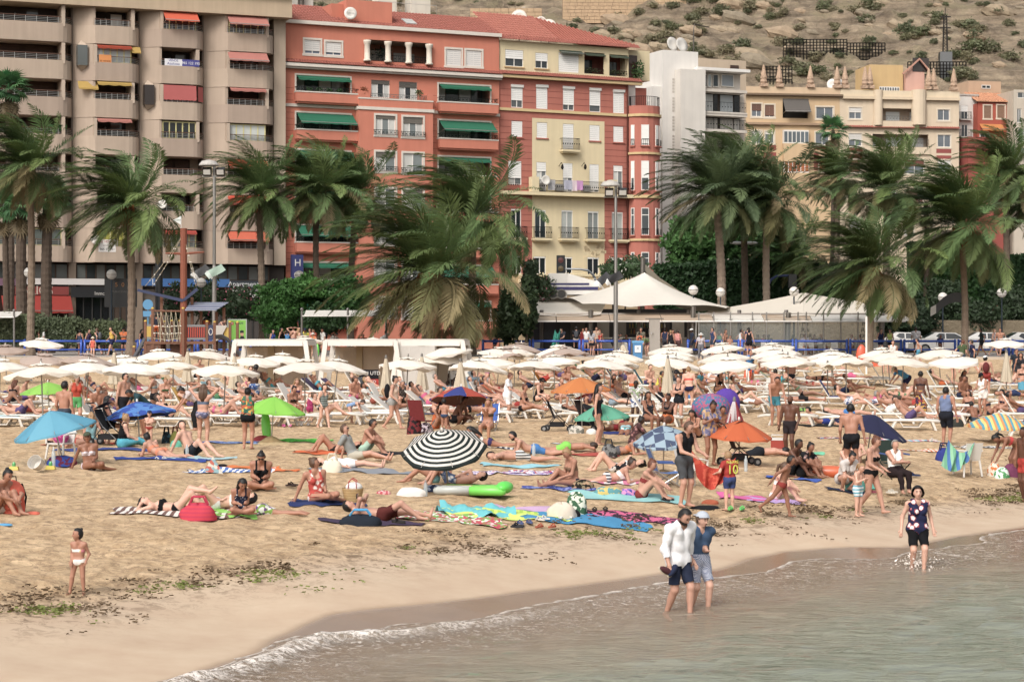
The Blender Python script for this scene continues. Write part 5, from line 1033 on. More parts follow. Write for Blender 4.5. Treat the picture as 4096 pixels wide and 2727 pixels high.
E=empty('steel_column',atx(636,133),0,'thick dark grey steel column behind the play ship mast','column');obj('shaft',MB().tube([(0,0,0),(0,0,at(636,955,133).z-PZ)],.25,12),'metal',E,'#5d6064');obj('base_plate',MB().lathe([(.4,0),(.4,.1),(.27,.14)],12),'metal',E,'#4d4f52')
p=at(*q1(272,935),124);E=empty('traffic_sign',(p.x,124,PZ),0,'round blue traffic sign seen from behind on a blue post','sign');obj('post',MB().tube([(0,0,0),(0,0,p.z-PZ+.2)],.05,8),'paint',E,'#5a93b8');obj('disc',MB().yprism([(.32*cos(a*.3142),.32*sin(a*.3142)+p.z-PZ)for a in range(20)],-.09,-.06),'paint',E,'#4f93c0');obj('plate',MB().bx(-.3,.3,-.09,-.06,p.z-PZ-.75,p.z-PZ-.4),'paint',E,'#4f93c0')
p=at(480,1170,131);E=empty('notice_board',(p.x,131,PZ),0,'dark electronic notice board with small figures on posts','sign');hh=p.z-PZ
o=obj('panel',MB().bx(-1.0,1.1,-.1,.1,hh-.95,hh+.9),'paint',E,'#2b2c2e');text('figures','5  0',.4,o,(0,-.11,hh+.5),'#c4803f');text('figures','PUBLICIDAD',.18,o,(0,-.11,hh+.05),'#7d7a74')
for s in(-.6,.6):obj('post',MB().bx(s-.08,s+.08,-.08,.08,0,hh-.95),'paint',E,'#3a3b3d')
p=at(*q1(1320,1160),128);E=empty('poster_case',(p.x,128,PZ),0,'bright green poster case with a tram advertisement','poster');o=obj('case',MB().bx(-.62,.62,-.08,.08,.3,2.3),'paint',E,'#b9bdb8');s_=obj('poster',MB().bx(-.56,.56,-.09,-.081,.36,2.24),'print',o,'#7fc336')
text('lettering','TRAM',.2,s_,(.12,-.1,2.02),'#22304a');obj('emblem',MB().bx(-.42,-.22,-.1,-.091,1.93,2.12),'print',s_,'#c0392f');text('lettering','T',.17,s_,(-.32,-.105,2.02),'#f0eeea')
obj('printed_shirt',MB().yprism([(.1,.36),(.5,.36),(.52,1.0),(.42,1.22),(.24,1.22),(.12,1.0)],-.1,-.092),'print',s_,'#1f2024');obj('printed_face',MB().yprism([(.31+.12*cos(a*.52),1.36+.15*sin(a*.52))for a in range(12)],-.1,-.092),'print',s_,'#c99877');obj('printed_arm',MB().yprism([(.1,.62),(.5,.75),(.52,.9),(.12,.78)],-.106,-.1005),'print',s_,'#c99877');obj('printed_hair',MB().yprism([(.2,1.42),(.42,1.42),(.44,1.55),(.31,1.6),(.19,1.55)],-.106,-.1005),'print',s_,'#1f1b1a')
for sx in(-.5,.5):obj('leg',MB().bx(sx-.06,sx+.06,-.06,.06,0,.3),'metal',E,'#8d8d8a')
# ------------------------------------------------------------------ wooden play ship
def play_ship():
 Y=118.6;s=F/Y;b=at(*q1(690,1540),Y);E=empty('play_ship',(b.x,Y,PZ),0,'wooden pirate ship climbing frame with mast, rope nets and slide','playground')
 def L(x,y):p=at(*q1(x,y),Y);return p.x-b.x,p.z-PZ
 br,bl,yl,gy,rd='#7a4f38','#2f3a5e','#d9b22f','#7d7d80','#b5442e'
 def post(x,y0,y1,w=.16,cap=True,yy=0,c=br):
  x0,z1=L(x,y0);z0=max(0,L(x,y1)[1]);o=obj('post',MB().bx(x0-w/2,x0+w/2,yy-w/2,yy+w/2,z0,z1),'wood',E,c)
  if cap:obj('post_cap',MB().lathe([(w*.55,0),(w*.55,.05),(w*.3,.09)],10,(x0,yy,z1)),'plastic',o,yl)
 def panel(nm,x0,y0,x1,y1,c,mat='paint',yy=-.02,th=.05):
  a,z1=L(x0,y0);d,z0=L(x1,y1);g=MB();g.bx(a,d,yy-th/2,yy+th/2,z0,z1);return obj(nm,g,mat,E,c),a,d,z0,z1
 x,z1=L(690,40);obj('mast',MB().tube([(x,0,0),(x,0,z1)],[.22,.2],10),'wood',E,'#8a4a32')
 x,z=L(705,328);obj('yard',MB().tube([(x-1.15,0,z-.02),(x,-.05,z-.05),(x+1.15,0,z+.05)],[.05,.1,.05],6),'wood',E,'#8a4a32')
 x,z=L(660,-100);f=obj('flag_pole',MB().tube([L2(L,662,40),L2(L,662,-105)],.02,5),'metal',E,'#e2ded8');a,z1=L(660,-105);fl=obj('pennant',MB().add([(a,-.02,z1),(a,-.02,z1-.52),(a-.45,-.06,z1-.24),(a,.0,z1),(a,.0,z1-.52),(a-.45,-.04,z1-.24)],[(0,2,1),(3,4,5),(0,3,5,2),(1,2,5,4)]),'print',f,'#dde3e0');text('lettering','ELAPRIT',.11,fl,(a-.19,-.055,z1-.25),'#5c7a6a')
 for xs,xe in((240,410),(840,900)):
  for q_ in range(2):
   a,z0=L(xs+q_*(xe-xs)*.5,720);t,zt=L(690,110);g=MB();pts=[(a+(t-a)*k/8,-.1,z0+(zt-z0)*k/8-.12*sin(pi*k/8))for k in range(9)];g.tube(pts,.018,4,False);obj('shroud_rope',g,'rope',E,'#a5977c')
   for k in range(1,7):obj('rope_knot',MB().sphere(pts[k],.035,6,4),'plastic',E,'#e6e0d6')
 for p0,p1 in(((155,765),(690,890)),((690,890),(858,752))):a,za=L(*p0);c_,zc=L(*p1);obj('beam',MB().tube([(a,-.15,za),(c_,-.15,zc)],[.11,.13],4),'paint',E,bl)
 x0,zt=L(745,905);x1,_=L(1205,905);x0b,zb=L(720,1000);x1b,_=L(1085,1002)
 for i in range(9):f0,f1=i/9,(i+.86)/9;g=MB();g.add([(x0b+(x0-x0b)*f0,-.5+1.1*f0,zb+(zt-zb)*f0),(x1b+(x1-x1b)*f0,-.5+1.1*f0,zb+(zt-zb)*f0),(x1b+(x1-x1b)*f1,-.5+1.1*f1,zb+(zt-zb)*f1),(x0b+(x0-x0b)*f1,-.5+1.1*f1,zb+(zt-zb)*f1)],[(0,1,2,3)]);g.v+=[(a,b_,c_-.04)for a,b_,c_ in g.v[:4]];g.f+=[(7,6,5,4),(0,4,5,1),(1,5,6,2),(2,6,7,3),(3,7,4,0)];obj('roof_board',g,'paint',E,['#8a8ea0','#5a6080','#a5a7b2','#4c5274'][i%4])
 for x,y0,yy in((420,840,.3),(780,850,.3),(325,985,0),(690,985,-.2),(240,1135,0),(880,1140,.6),(965,1140,0),(1055,1145,0),(1150,1145,.6),(1235,1145,0),(1322,1150,0),(435,1140,.9),(520,1130,.9),(615,1130,.9),(1062,1020,.5),(1150,970,.5),(880,1010,.5)):post(x,y0,1560,yy=yy,cap=y0>960 and y0 not in(1020,970,1010))
 panel('deck',230,1365,1050,1400,br,'wood',.5,1.2);panel('lower_panel',225,1400,420,1535,'#6e4836','wood');panel('lower_panel',520,1405,660,1530,'#6e4836','wood',.5)
 for i in range(7):panel('slat',247+i*9.5,1190,254+i*9.5,1315,yl)
 panel('rail_board',245,1165,310,1188,gy);panel('rail_board',245,1318,310,1345,gy)
 o=panel('back_panel',708,1200,945,1325,bl,yy=.06)[0]
 for i in range(9):panel('slat',715+i*26,1200,730+i*26,1322,rd)
 panel('rail_board',705,1172,945,1198,gy);panel('rail_board',705,1325,945,1350,gy);panel('port_panel',978,1175,1045,1350,bl)
 for x,y in((1010,1255),(1187,1545)):a,z=L(x,y);g=MB();n=16;g.v=[];[g.tube([(a+.11*cos(k*6.2832/n),-.07,z+.19*sin(k*6.2832/n)),(a+.11*cos((k+1)*6.2832/n),-.07,z+.19*sin((k+1)*6.2832/n))],.025,5)for k in range(n)];obj('porthole_ring',g,'plastic',E,'#e0dad2')
 for i in range(5):panel('slat',1170+i*13,1205,1180+i*13,1320,yl)
 a0,z0=L(1075,1180);a1,z1=L(1205,1365);obj('slide_side',MB().yprism([(a0,z0),(a1,z0),(a1-.25,z0-.5),(a0+.35,z1+.2),(a0,z1)],-.16,-.1),'plastic',E,'#b9b3ac')
 pts=[L(1085,1340),(L(1160,1335)),L(1220,1370),L(1270,1440),L(1310,1500),L(1360,1540)];obj('slide',MB().grid(lambda u,v:(lambda k,f:(pts[k][0]+(pts[k+1][0]-pts[k][0])*f,-.3-.6*v-.0,pts[k][1]+(pts[k+1][1]-pts[k][1])*f+.25*(2*v-1)**2))(min(int(u*5),4),u*5-min(int(u*5),4)),20,8),'plastic',E,'#4c4e52',smooth=1)
 g=MB();g.tube([L2(L,100,1560),L2(L,235,1330)],.1,4);g.tube([(a_,.6,c_)for a_,b_,c_ in(L2(L,100,1560),L2(L,235,1330))],.1,4);obj('stair_string',g,'paint',E,'#5c5d62');post(105,1435,1560)
 for k in range(5):a,z=L(120+k*24,1530-k*38);obj('stair_tread',MB().bx(a-.1,a+.1,-.02,.6,z-.03,z+.02),'wood',E,'#5c5d62')
 tops=[L(x,1018)for x in(380,425,485,545,600,660)];bots=[L(x,1375)for x in(425,475,525,570,620,655)]
 obj('net_bar',MB().tube([L2(L,345,1010),L2(L,780,1015)],.06,6),'wood',E,br)
 for i in range(6):
  for w in(0,1):a,c_=tops[i],bots[min(max(i+(1 if w else-1),0),5)];obj('net_rope',MB().tube([(a[0],-.1,a[1]),((a[0]+c_[0])/2,-.16,(a[1]+c_[1])/2),(c_[0],-.2,c_[1])],.016,4,False),'rope',E,'#b9ad90')
 for yy in(1180,1265,1330):obj('net_rope',MB().tube([L2(L,340,yy,-.16),L2(L,500,yy+22,-.2),L2(L,665,yy,-.16)],.016,4,False),'rope',E,'#d0c6ac')
 for k in range(14):a,z=L(350+(k%7)*52,1180+(k//7)*85+8);obj('rope_knot',MB().sphere((a,-.19,z),.04,6,4),'plastic',E,'#e6e0d6')
def L2(L,x,y,yy=-.05):a=L(x,y);return(a[0],yy,a[1])
play_ship()
# ------------------------------------------------------------------ restaurant: tents, kiosk, awnings, glass screens
def restaurant():
 YF,YB=129.0,141.0
 E=empty('restaurant',atx(2900,YF),0,'beach restaurant pavilion with dark bar front under cream awnings','building');bx_=E.location.x
 def lx(px,Y=YF):return(px-CX)*Y/F-bx_
 def lz(py,Y=YF):return CAMZ-(py-HZ)*Y/F-PZ
 obj('bar_back_wall',MB().bx(lx(2140),lx(2790),4.5,5.0,0,3.0),'paint',E,'#2c2a2c')
 obj('kiosk_wall',MB().bx(lx(2135),lx(2230),3.0,4.4,0,2.7),'paint',E,'#23242f')
 for a,b,c in((2290,2350,'#5d554c'),(2400,2450,'#b9b1a4'),(2470,2520,'#8e8478'),(2560,2590,'#a59c8e'),(2640,2700,'#4d4844'),(2710,2760,'#cfc8bb')):obj('bar_panel',MB().bx(lx(a),lx(b),4.3,4.45,.9,2.5),'paint',E,c)
 for z in(1.35,1.75):obj('shelf',MB().bx(lx(2530),lx(2690),4.1,4.29,z-.04,z),'wood',E,'#6b5a4a')
 r=Rnd(2)
 for i in range(26):x=lx(2535+i*6);z=1.36 if i%2 else 1.76;obj('bottle',MB().lathe([(.05,0),(.05,.2),(.02,.26),(.02,.33)],8,(x,4.2,z)),'glass_pane',E,r.choice(['#8d7a3a','#5c7a5c','#a5623a','#cfcac0','#403c3a']))
 c_=obj('counter',MB().bx(lx(2400),lx(2780),2.6,3.2,0,1.05),'paint',E,'#c4bcb0');obj('counter_top',MB().bx(lx(2395),lx(2785),2.5,3.3,1.053,1.12),'paint',c_,'#ddd6ca')
 for px in(2168,2365,2560,2762,2968,3158):obj('leaning_column',MB().tube([(lx(px),1.2,0),(lx(px),1.5,2.9)],.13,8),'metal',E,'#7c7570')
 def Pt(px,py,Y):q=at(px,py,Y);return Vector((q.x-bx_,q.y-YF,q.z-PZ))
 def membrane(nm,A,B_,C_,D,sag,n=16,c1='#f0e6d6'):
  g=MB()
  def fn(u,v):
   p=(A.lerp(B_,u)).lerp(D.lerp(C_,u),v);k=sag*(4*u*(1-u)*.5+4*v*(1-v)*.5);return(p.x,p.y,p.z-k)
  g.grid(fn,n,n);o=obj(nm,g,'canvas',E,c1,smooth=1);return o
 membrane('tent_roof',Pt(2100,1255,128.5),Pt(2400,1258,128.5),Pt(2430,1190,138),Pt(2090,1180,138),.25)
 pk=Pt(2578,1090,134);pts=[(2262,1190,137),(2330,1215,131),(2520,1228,128.6),(2765,1222,128.6),(2905,1232,131),(2925,1232,139),(2700,1190,141),(2420,1185,141)]
 ring=[Pt(*p)for p in pts];g=MB();n,m=len(ring),10
 def cone(u,v):
  f=u*n;i=int(f)%n;a=ring[i].lerp(ring[(i+1)%n],f-int(f));sg=.10*sin(pi*(f-int(f)));p=pk.lerp(a,v);k=(v-v**1.9)*(pk.z-a.z)*.62;return(p.x,p.y,p.z-k+sg*v)
 g.grid(cone,n*6,m);obj('tent_peak',g,'canvas',E,'#f4ebdd',smooth=1)
 g=MB();a,b,c_=Pt(2583,1058,138),Pt(2760,1190,137),Pt(2940,1232,131);pth=[Pt(2583,1058,137),Pt(2640,1112,136.5),Pt(2720,1165,136),Pt(2800,1203,135),Pt(2920,1232,134)];g.v=[]
 for i,p in enumerate(pth):g.v+=[tuple(p),(p.x+(.1,.35,.5,.35,.1)[i]*.2,p.y+1.8,p.z-(.25,1.25,1.1,.7,.1)[i])]
 g.f=[(2*i,2*i+2,2*i+3,2*i+1)for i in range(4)];obj('tent_flap',g,'canvas',E,'#c2b7a4',smooth=1)
 membrane('tent_roof',Pt(2780,1262,128.6),Pt(3215,1262,128.6),Pt(3215,1170,138),Pt(2840,1240,138),.12,c1='#f0e4d2');membrane('tent_roof',Pt(3215,1262,128.6),Pt(3560,1265,129),Pt(3440,1205,138),Pt(3216,1170,138),.1,c1='#f0e4d2')
 for px,py,Y in((2570,1032,135),(2362,1240,128.3),(2772,1225,128.3),(3152,1250,128.3),(3527,1255,129)):p=Pt(px,py,Y);obj('tent_mast',MB().tube([(p.x-.05,p.y,0),(p.x+.03,p.y,p.z)],.17,10),'metal',E,'#8d867e')
 for x0,x1,c in((2085,2222,'#c9b39b'),(2225,2435,'#c6ac92'),(2437,2640,'#c6ac92'),(2642,2845,'#c6ac92'),(2848,3045,'#e6ddd0'),(3047,3235,'#c6ac92'),(3237,3410,'#e9e2d8'),(3412,3605,'#e9e2d8')):
  a,b=lx(x0),lx(x1);zt,zb=lz(1258),lz(1284);g=MB();bulge=.06;g.grid(lambda u,v:(a+(b-a)*u+(.5*v if x1>3400 and u>.5 else 0),.4-1.9*v,zt+(zb-zt)*v+bulge*sin(pi*v)),6,6);o=obj('awning',g,'canvas',E,c,smooth=1);obj('awning_bar',MB().tube([(a,-1.52,zb-.03),(b,-1.52,zb-.03)],.05,6),'paint',o,'#ece6de');obj('cassette',MB().tube([(a,.42,zt+.02),(b,.42,zt+.02)],.09,6),'metal',o,'#8a8076')
 xs=[2795,2855,2922,3010,3066,3136,3192,3225,3294,3363,3432,3500]
 for i in range(len(xs)-1):
  a,b=lx(xs[i],127.6),lx(xs[i+1],127.6);o=obj('glass_screen',MB().bx(a+.05,b-.05,-1.42,-1.40,.55,2.35),'clear_glass',E,'#cfd8d4');obj('screen_post',MB().bx(a-.04,a+.04,-1.46,-1.36,0,2.75),'metal',o,'#a8a49e')
  if i in(6,10):text('lettering','Mi',.42,o,(a+.45,-1.44,2.0),'#3a3d3e');text('lettering','RA',.42,o,(a+.45,-1.44,1.6),'#3a3d3e');text('lettering','DOR',.36,o,(a+.5,-1.44,1.22),'#3a3d3e')
 p0,p1=Pt(2195,1190,136),Pt(2268,1093,136);k=obj('kiosk_roof_box',MB().bx(p0.x,p1.x,p0.y,p0.y+5,p0.z,p1.z),'paint',E,'#ddd8d0');p2=Pt(2392,1178,136);zt=Pt(2392,1127,136).z;x_=p1.x+.02
 obj('kiosk_roof_wing',MB().add([(x_,p0.y+.02,p2.z),(p2.x,p0.y+.02,p2.z),(p2.x,p0.y+.02,zt),(x_,p0.y+.02,p1.z),(x_,p0.y+5,p2.z),(p2.x,p0.y+5,p2.z),(p2.x,p0.y+5,zt),(x_,p0.y+5,p1.z)],[(0,1,2,3),(7,6,5,4),(3,2,6,7),(1,5,6,2)]),'paint',k,'#e6e1da')
 for za,zb in((1140,1132),(1160,1147)):a,b=Pt(2195,za,136).z,Pt(2195,zb,136).z;obj('tile_stripe',MB().bx(p0.x-.003,p2.x+.003-(.6 if zb==1132 else 0),p0.y-.012,p0.y-.004,a,b),'paint',k,'#3a3568')
 for i,px in enumerate((2213,2246)):p=Pt(px,1176,136);v=obj('vent_fan',MB().lathe([(.34,0),(.34,.06),(.28,.06),(.26,-.02),(.0,-.03)],18),'metal',k,'#8d8880',loc=(p.x,p0.y-.03,p.z),rot=(R(90),0,0));obj('fan_hole',MB().lathe([(.27,.03),(.0,.035)],16),'paint',v,'#3a3836')
 obj('terrace_wall',MB().bx(lx(2800,140),lx(4300,140),13.0,13.6,0,2.3),'stone',E,'#7d6f58')
restaurant()
def white_canopy(x0,x1,y0,Y,label,posts):
 a,b=at(x0,y0,Y),at(x1,y0,Y);E=empty('sun_canopy',((a.x+b.x)/2,Y,PZ),0,label,'canopy');w=(b.x-a.x)/2;h=a.z-PZ;obj('canopy_cloth',MB().grid(lambda u,v:(-w+2*w*u+(.45*(1-v)if u>.5 else .5*(v))*0,2.0-2.2*v,h+.05-.38*v-.1*sin(pi*v)),10,5),'canvas',E,'#e2dcd3');obj('front_bar',MB().tube([(-w,-.2,h-.33),(w,-.2,h-.33)],.045,6),'paint',E,'#ddd8d0')
 for px in posts:p=at(px,y0,Y);g=MB();g.tube([(p.x-E.location.x,-.1,0),(p.x-E.location.x,-.1,h+.02)],.07,8);g.sphere((p.x-E.location.x,-.1,h+.1),.1,8,6);obj('post',g,'metal',E,'#a5a09a')
white_canopy(1211,1400,1243,126,'white retractable canopy on grey posts under the fig bush',(1208,1392));white_canopy(1402,1550,1243,126,'white retractable canopy behind the huge bushy palm',(1545,));white_canopy(-60,58,1248,126,'edge of a white canopy over the low hedge',(58,))
E=empty('traffic_light',atx(2382,143),0,'traffic light on a curved grey arm in front of the ochre wall','traffic light');p=[at(*q2(x,y),143)for x,y in((830,345),(800,290),(740,240),(640,225),(440,222))];obj('arm',MB().tube([(0,0,0),(0,0,p[0].z-PZ)]+[(v.x-E.location.x,0,v.z-PZ)for v in p[1:]],[.12,.1,.09,.08,.07,.06],8),'metal',E,'#8e9296');hd=at(*q2(420,220),143);hdo=obj('signal_head',MB().bx(-.3,.3,-.2,.2,-1.0,.95),'paint',E,'#1f2124',loc=(hd.x-E.location.x,0,hd.z-PZ))
for i,c in enumerate(('#5a2a28','#5a4a28','#2fa070')):obj('lens',MB().lathe([(.2,0),(.2,.05),(.0,.08)],12),'plastic',hdo,c,loc=(0,-.2,.6-i*.6),rot=(R(90),0,0))
E=empty('curved_lamp_post',atx(3060,148),0,'blue curved lamp post in front of the ivy hedge','street lamp');pp=[at(*q3(x,y),148)for x,y in((490,560),(505,420),(545,345),(610,305),(760,300))];obj('arm',MB().tube([(0,0,0)]+[(v.x-E.location.x,0,v.z-PZ)for v in pp],.09,8),'paint',E,'#3d4a78');g=MB();e=pp[-1];g.bx(e.x-E.location.x-.1,e.x-E.location.x+.5,-.2,.2,e.z-PZ-.9,e.z-PZ+.1);obj('sign_box',g,'paint',E,'#4a4a48')
E=empty('double_lamp',atx(2976,150),0,'double armed white street lamp between the palm trunks','street lamp');z=at(2976,972,150).z-PZ;obj('post',MB().tube([(0,0,0),(0,0,z+.6)],.1,8),'metal',E,'#b9b4ae')
for s in(-1,1):obj('lamp_head',MB().sphere((s*.55,0,z),.5,12,8,(1,.45,.25)),'plastic',E,'#e2dfda',smooth=1)
E=empty('shower_post',atx(2618,121.5),0,'square concrete shower post standing at the beach entrance','shower');zt=at(*q2(1520,805),121.5).z-PZ;obj('column',MB().bx(-.32,.32,-.2,.2,0,zt-.05),'concrete',E,'#a59b90');obj('top_plate',MB().bx(-.55,.55,-.22,.22,zt-.045,zt+.02),'metal',E,'#938b82');obj('tap',MB().tube([(-.1,-.21,zt-.9),(-.2,-.35,zt-.85),(-.22,-.4,zt-.95)],.025,6),'metal',E,'#d0ccc6')
E=empty('litter_bin',atx(2550,116.0,gz((2550-CX)*116/F,116)),0,'bright blue plastic litter bin on the sand below the railing','bin');obj('body',MB().lathe([(.34,0),(.36,.1),(.4,.95),(.4,1.0)],4),'plastic',E,'#3a86c0',rz=R(45));obj('lid',MB().box((0,0,1.06),(.66,.62,.14)),'plastic',E,'#56a0d4');o=obj('sticker',MB().bx(-.18,.18,-.305,-.295,.45,.85),'print',E,'#dfe6ea');text('emblem','X',.22,o,(0,-.31,.68),'#2f5a86')
def car(px,Y,yaw,c1,label,L=4.2):
 b=atx(px,Y,PZ-.1 if Y>146 else PZ);E=empty('parked_car',b,R(yaw),label,'car','white cars parked behind the railing');w=.86
 prof=[(-2.1,.35),(-2.12,.75),(-1.95,.95),(-1.55,1.0),(-.75,1.42),(.55,1.46),(1.35,1.05),(1.95,.92),(2.12,.7),(2.1,.35)];g=MB();n=len(prof)
 for s,k in((-1,1),(1,1)):
  for x,z in prof:ins=.16 if z>1.1 else 0;g.v.append((x,s*(w-ins),z))
 g.f=[tuple(range(n)),tuple(range(2*n-1,n-1,-1))]+[(i,i+n,i+n+1,i+1)for i in range(n-1)]+[(0,n-1,2*n-1,n)];obj('body',g,'car_paint',E,c1)
 for s in(-1,1):
  for q in([(-1.35,1.02),(-.72,1.36),(-.1,1.38),(-.1,1.02)],[(-.02,1.02),(-.02,1.38),(.5,1.38),(1.1,1.06)]):g=MB();g.v=[(x,s*(w+.012-(.16*(z-1.0)/.42)),z)for x,z in q];g.f=[(0,1,2,3)];obj('side_window',g,'glass_pane',E,'#2a2e32')
  for x in(-1.3,1.3):
   o=obj('wheel',MB().lathe([(.32,-.1),(.34,-.06),(.34,.06),(.32,.1)],18),'rubber',E,'#2a2a2a',loc=(x,s*(w-.06),.34),rot=(R(90),0,0));obj('hubcap',MB().lathe([(.21,-.115),(.21,.115)],12),'metal',o,'#b0aeaa')
  obj('headlight',MB().box((2.08,s*.6,.72),(.08,.3,.14)),'glass_pane',E,'#d8d6d0');obj('tail_light',MB().box((-2.1,s*.62,.82),(.06,.22,.2)),'plastic',E,'#8d2f2a')
 for q in([(1.32,1.07),(.6,1.43)],[(-1.5,1.02),(-.82,1.40)]):g=MB();(xa,za),(xb,zb)=q;dx=.02 if xa>0 else-.02;g.v=[(xa+dx,-w+.12,za+.01),(xa+dx,w-.12,za+.01),(xb+dx,w-.22,zb+.01),(xb+dx,-w+.22,zb+.01)];g.f=[(0,1,2,3)];obj('windscreen',g,'glass_pane',E,'#2f3438')
car(3768,134.5,180,'#d6d2ce','white hatchback parked behind the railing beside the dark shrub');car(3935,137,178,'#d2cfcb','white car parked between the hatchback and the last car');car(4095,133,182,'#dedbd6','white car parked at the end of the row and cut by the picture edge');car(3610,140,178,'#cfccc8','white car half hidden behind the restaurant terrace end')
def terrace_seats():
 g=MB();g.bx(-.23,.23,-.23,.23,.42,.46);seat=g.mesh('seat');g=MB();g.add([(-.23,.22,.46),(.23,.22,.46),(.22,.34,.92),(-.22,.34,.92),(-.23,.26,.46),(.23,.26,.46),(.22,.38,.92),(-.22,.38,.92)],[(0,1,2,3),(7,6,5,4),(0,4,5,1),(2,6,7,3),(1,5,6,2),(0,3,7,4)]);back=g.mesh('backrest');g=MB();g.tube([(0,0,0),(0,0,.42)],[.02,.025],6);leg=g.mesh('leg')
 g=MB();g.lathe([(.38,.70),(.38,.73)],16);top=g.mesh('top');g=MB();g.tube([(0,0,.02),(0,0,.70)],.03,8);g.lathe([(.25,0),(.25,.03)],12);stem=g.mesh('stem')
 k=0
 for px in(3055,3100,3150,3205,3245,3285,3345,3398,3440,3500,3580,3612,2980,2935,2860,2545,2505,2140):
  E=empty('terrace_chair',atx(px,127.9+(k%3)*.5),R((180,150,200,0,160)[k%5]),'white plastic chair on the restaurant terrace behind the blue railing','chair','white terrace chairs');k+=1;obj('seat',seat,'plastic',E,'#dcd7d0');obj('backrest',back,'plastic',E,'#dcd7d0')
  for x,y in((-.2,-.2),(.2,-.2),(.2,.2),(-.2,.2)):obj('leg',leg,'plastic',E,'#d2cdc6',loc=(x,y,0))
 for px in(3080,3180,3270,3380,3470,3595,2955,2880):E=empty('terrace_table',atx(px,128.7),0,'small round white table on the restaurant terrace','table','white terrace tables');obj('top',top,'plastic',E,'#d6d1ca');obj('stem',stem,'metal',E,'#a09c96')
terrace_seats()
# ------------------------------------------------------------------ beach furniture
def canopy_mesh(D,rise,n=8,seed=0,valance=.1,wave=.03,a0=0,a1=None,rings=5,r0=0.0,r1=1.0):
 g=MB();r=Rnd(seed);k=n*4;ph=r.uniform(0,6);t0,t1=a0,a1 if a1 is not None else 2*pi;full=a1 is None;cols=k if full else max(4,int(k*(t1-t0)/6.2832))
 def fn(u,v):
  a=t0+(t1-t0)*u;f=(a*n/(2*pi))%1;sag=sin(pi*f);q=r0+(r1-r0)*v;rad=D/2*q*(1-.07*sag*q);z=rise*(1-q**1.25)-.035*sag*q+wave*q*q*sin(a*2+ph)
  return(rad*cos(a),rad*sin(a),z)
 g.grid(fn,cols,rings)
 if valance:
  def fv(u,v):x,y,z=fn(u,1);a=t0+(t1-t0)*u;return(x*(1+.01*v),y*(1+.01*v),z-valance*v*(.8+.35*sin(a*n*1.0+ph)))
  g.grid(fv,cols,1)
 return g
def umbrella_protos():
 out=[]
 for i in range(4):
  D=2.2;a=canopy_mesh(D,.27,8,i,.11,.03+.008*i).mesh('canopy',True);g=MB();g.grid(lambda u,v:(.34*v*cos(u*6.2832),.34*v*sin(u*6.2832),.35-.08*v+.02*v*sin(u*50)),24,2);b=g.mesh('vent',True)
  g=MB();g.tube([(0,0,-1.75),(0,0,.45)],.022,8);c=g.mesh('pole');g=MB();g.lathe([(.05,.24),(.05,.32),(.03,.38),(.01,.42)],8);d=g.mesh('hub');g=MB()
  for k in range(8):an=k*pi/4;g.tube([(.04*cos(an),.04*sin(an),.22),(1.05*cos(an),1.05*sin(an),-.06)],.012,4)
  e=g.mesh('ribs');out.append((a,b,c,d,e))
 return out
UMB=umbrella_protos();NU=[0]
def beige_umbrella(c,x,y,w,taupe=False,tilt=0):
 px,py=T(c,2,x,y);s=(w/TS)/2.2;Y=F/s;X=(px-CX)*Y/F;g0=gz(X,Y)if Y<PROM_Y else PZ;top=CAMZ-(py-HZ)*Y/F;h=min(max(top-g0,1.9),2.65);k=NU[0];NU[0]+=1;r=Rnd(k)
 E=empty('beach_umbrella',(X,Y,g0),r.uniform(0,1.5),'taupe rental umbrella open over the sun loungers' if taupe else 'cream rental umbrella open over the sun loungers','umbrella','open taupe umbrellas of the lounger rows' if taupe else 'open cream umbrellas of the lounger rows');E.rotation_euler[0]=R(r.uniform(-5,5));E.rotation_euler[1]=R(r.uniform(-7,7)+tilt)
 a,b,p,d,e=UMB[k%4];c1=r.choice(['#c3ada0','#bda698'])if taupe else r.choice(['#fff7ea','#fbf1e2','#f6eee3','#f2e8da']);z=h-.38;cl=obj('canopy',a,'canvas',E,c1,loc=(0,0,z));obj('vent',b,'canvas',E,c1,loc=(0,0,z));q=obj('pole',p,'metal',E,'#a29c94',loc=(0,0,z));q.scale=(1,1,(z+.1)/1.75 if z>1.65 else 1);obj('hub',d,'metal',E,'#8b857d',loc=(0,0,z));obj('ribs',e,'metal',cl,'#c2bbb2')
for c,x,y,w,*tau in[(0,-10,292,560),(0,365,245,400),(0,400,290,470,1),(0,60,275,430,1),(0,400,335,690),(0,765,245,530,1),(0,790,298,600),(0,1245,310,640),(0,1150,293,480),(0,1480,262,450),(0,1590,297,520),(0,1895,275,450),(0,2050,318,640),(0,2330,280,480),(1,230,280,470),(1,455,247,390),(1,455,297,605),(1,700,295,560),(1,890,276,450),(1,1065,250,400),(1,1375,283,550),(1,1665,240,465),(1,1795,158,465),(1,2005,297,555),(1,2145,270,480),(1,2215,228,440),(1,2330,198,440,1),(2,55,205,420,1),(2,20,255,440),(2,195,305,500),(2,450,236,430),(2,395,262,480),(2,508,185,450,1),(2,830,292,520),(2,890,257,510),(2,965,222,455),(2,1440,270,512),(2,1460,236,470),(2,1475,205,455),(2,1480,166,440),(2,2000,275,530),(2,1985,222,490),(2,1965,168,420),(3,60,158,420),(3,75,190,430),(3,80,215,440),(3,190,266,510),(3,140,235,470),(3,590,213,450),(3,620,240,480),(3,722,262,495),(3,1065,205,440),(3,1130,222,460),(3,1225,262,485),(3,1590,214,440),(3,1720,256,480),(3,2180,125,400)]:beige_umbrella(c,x,y,w,bool(tau))
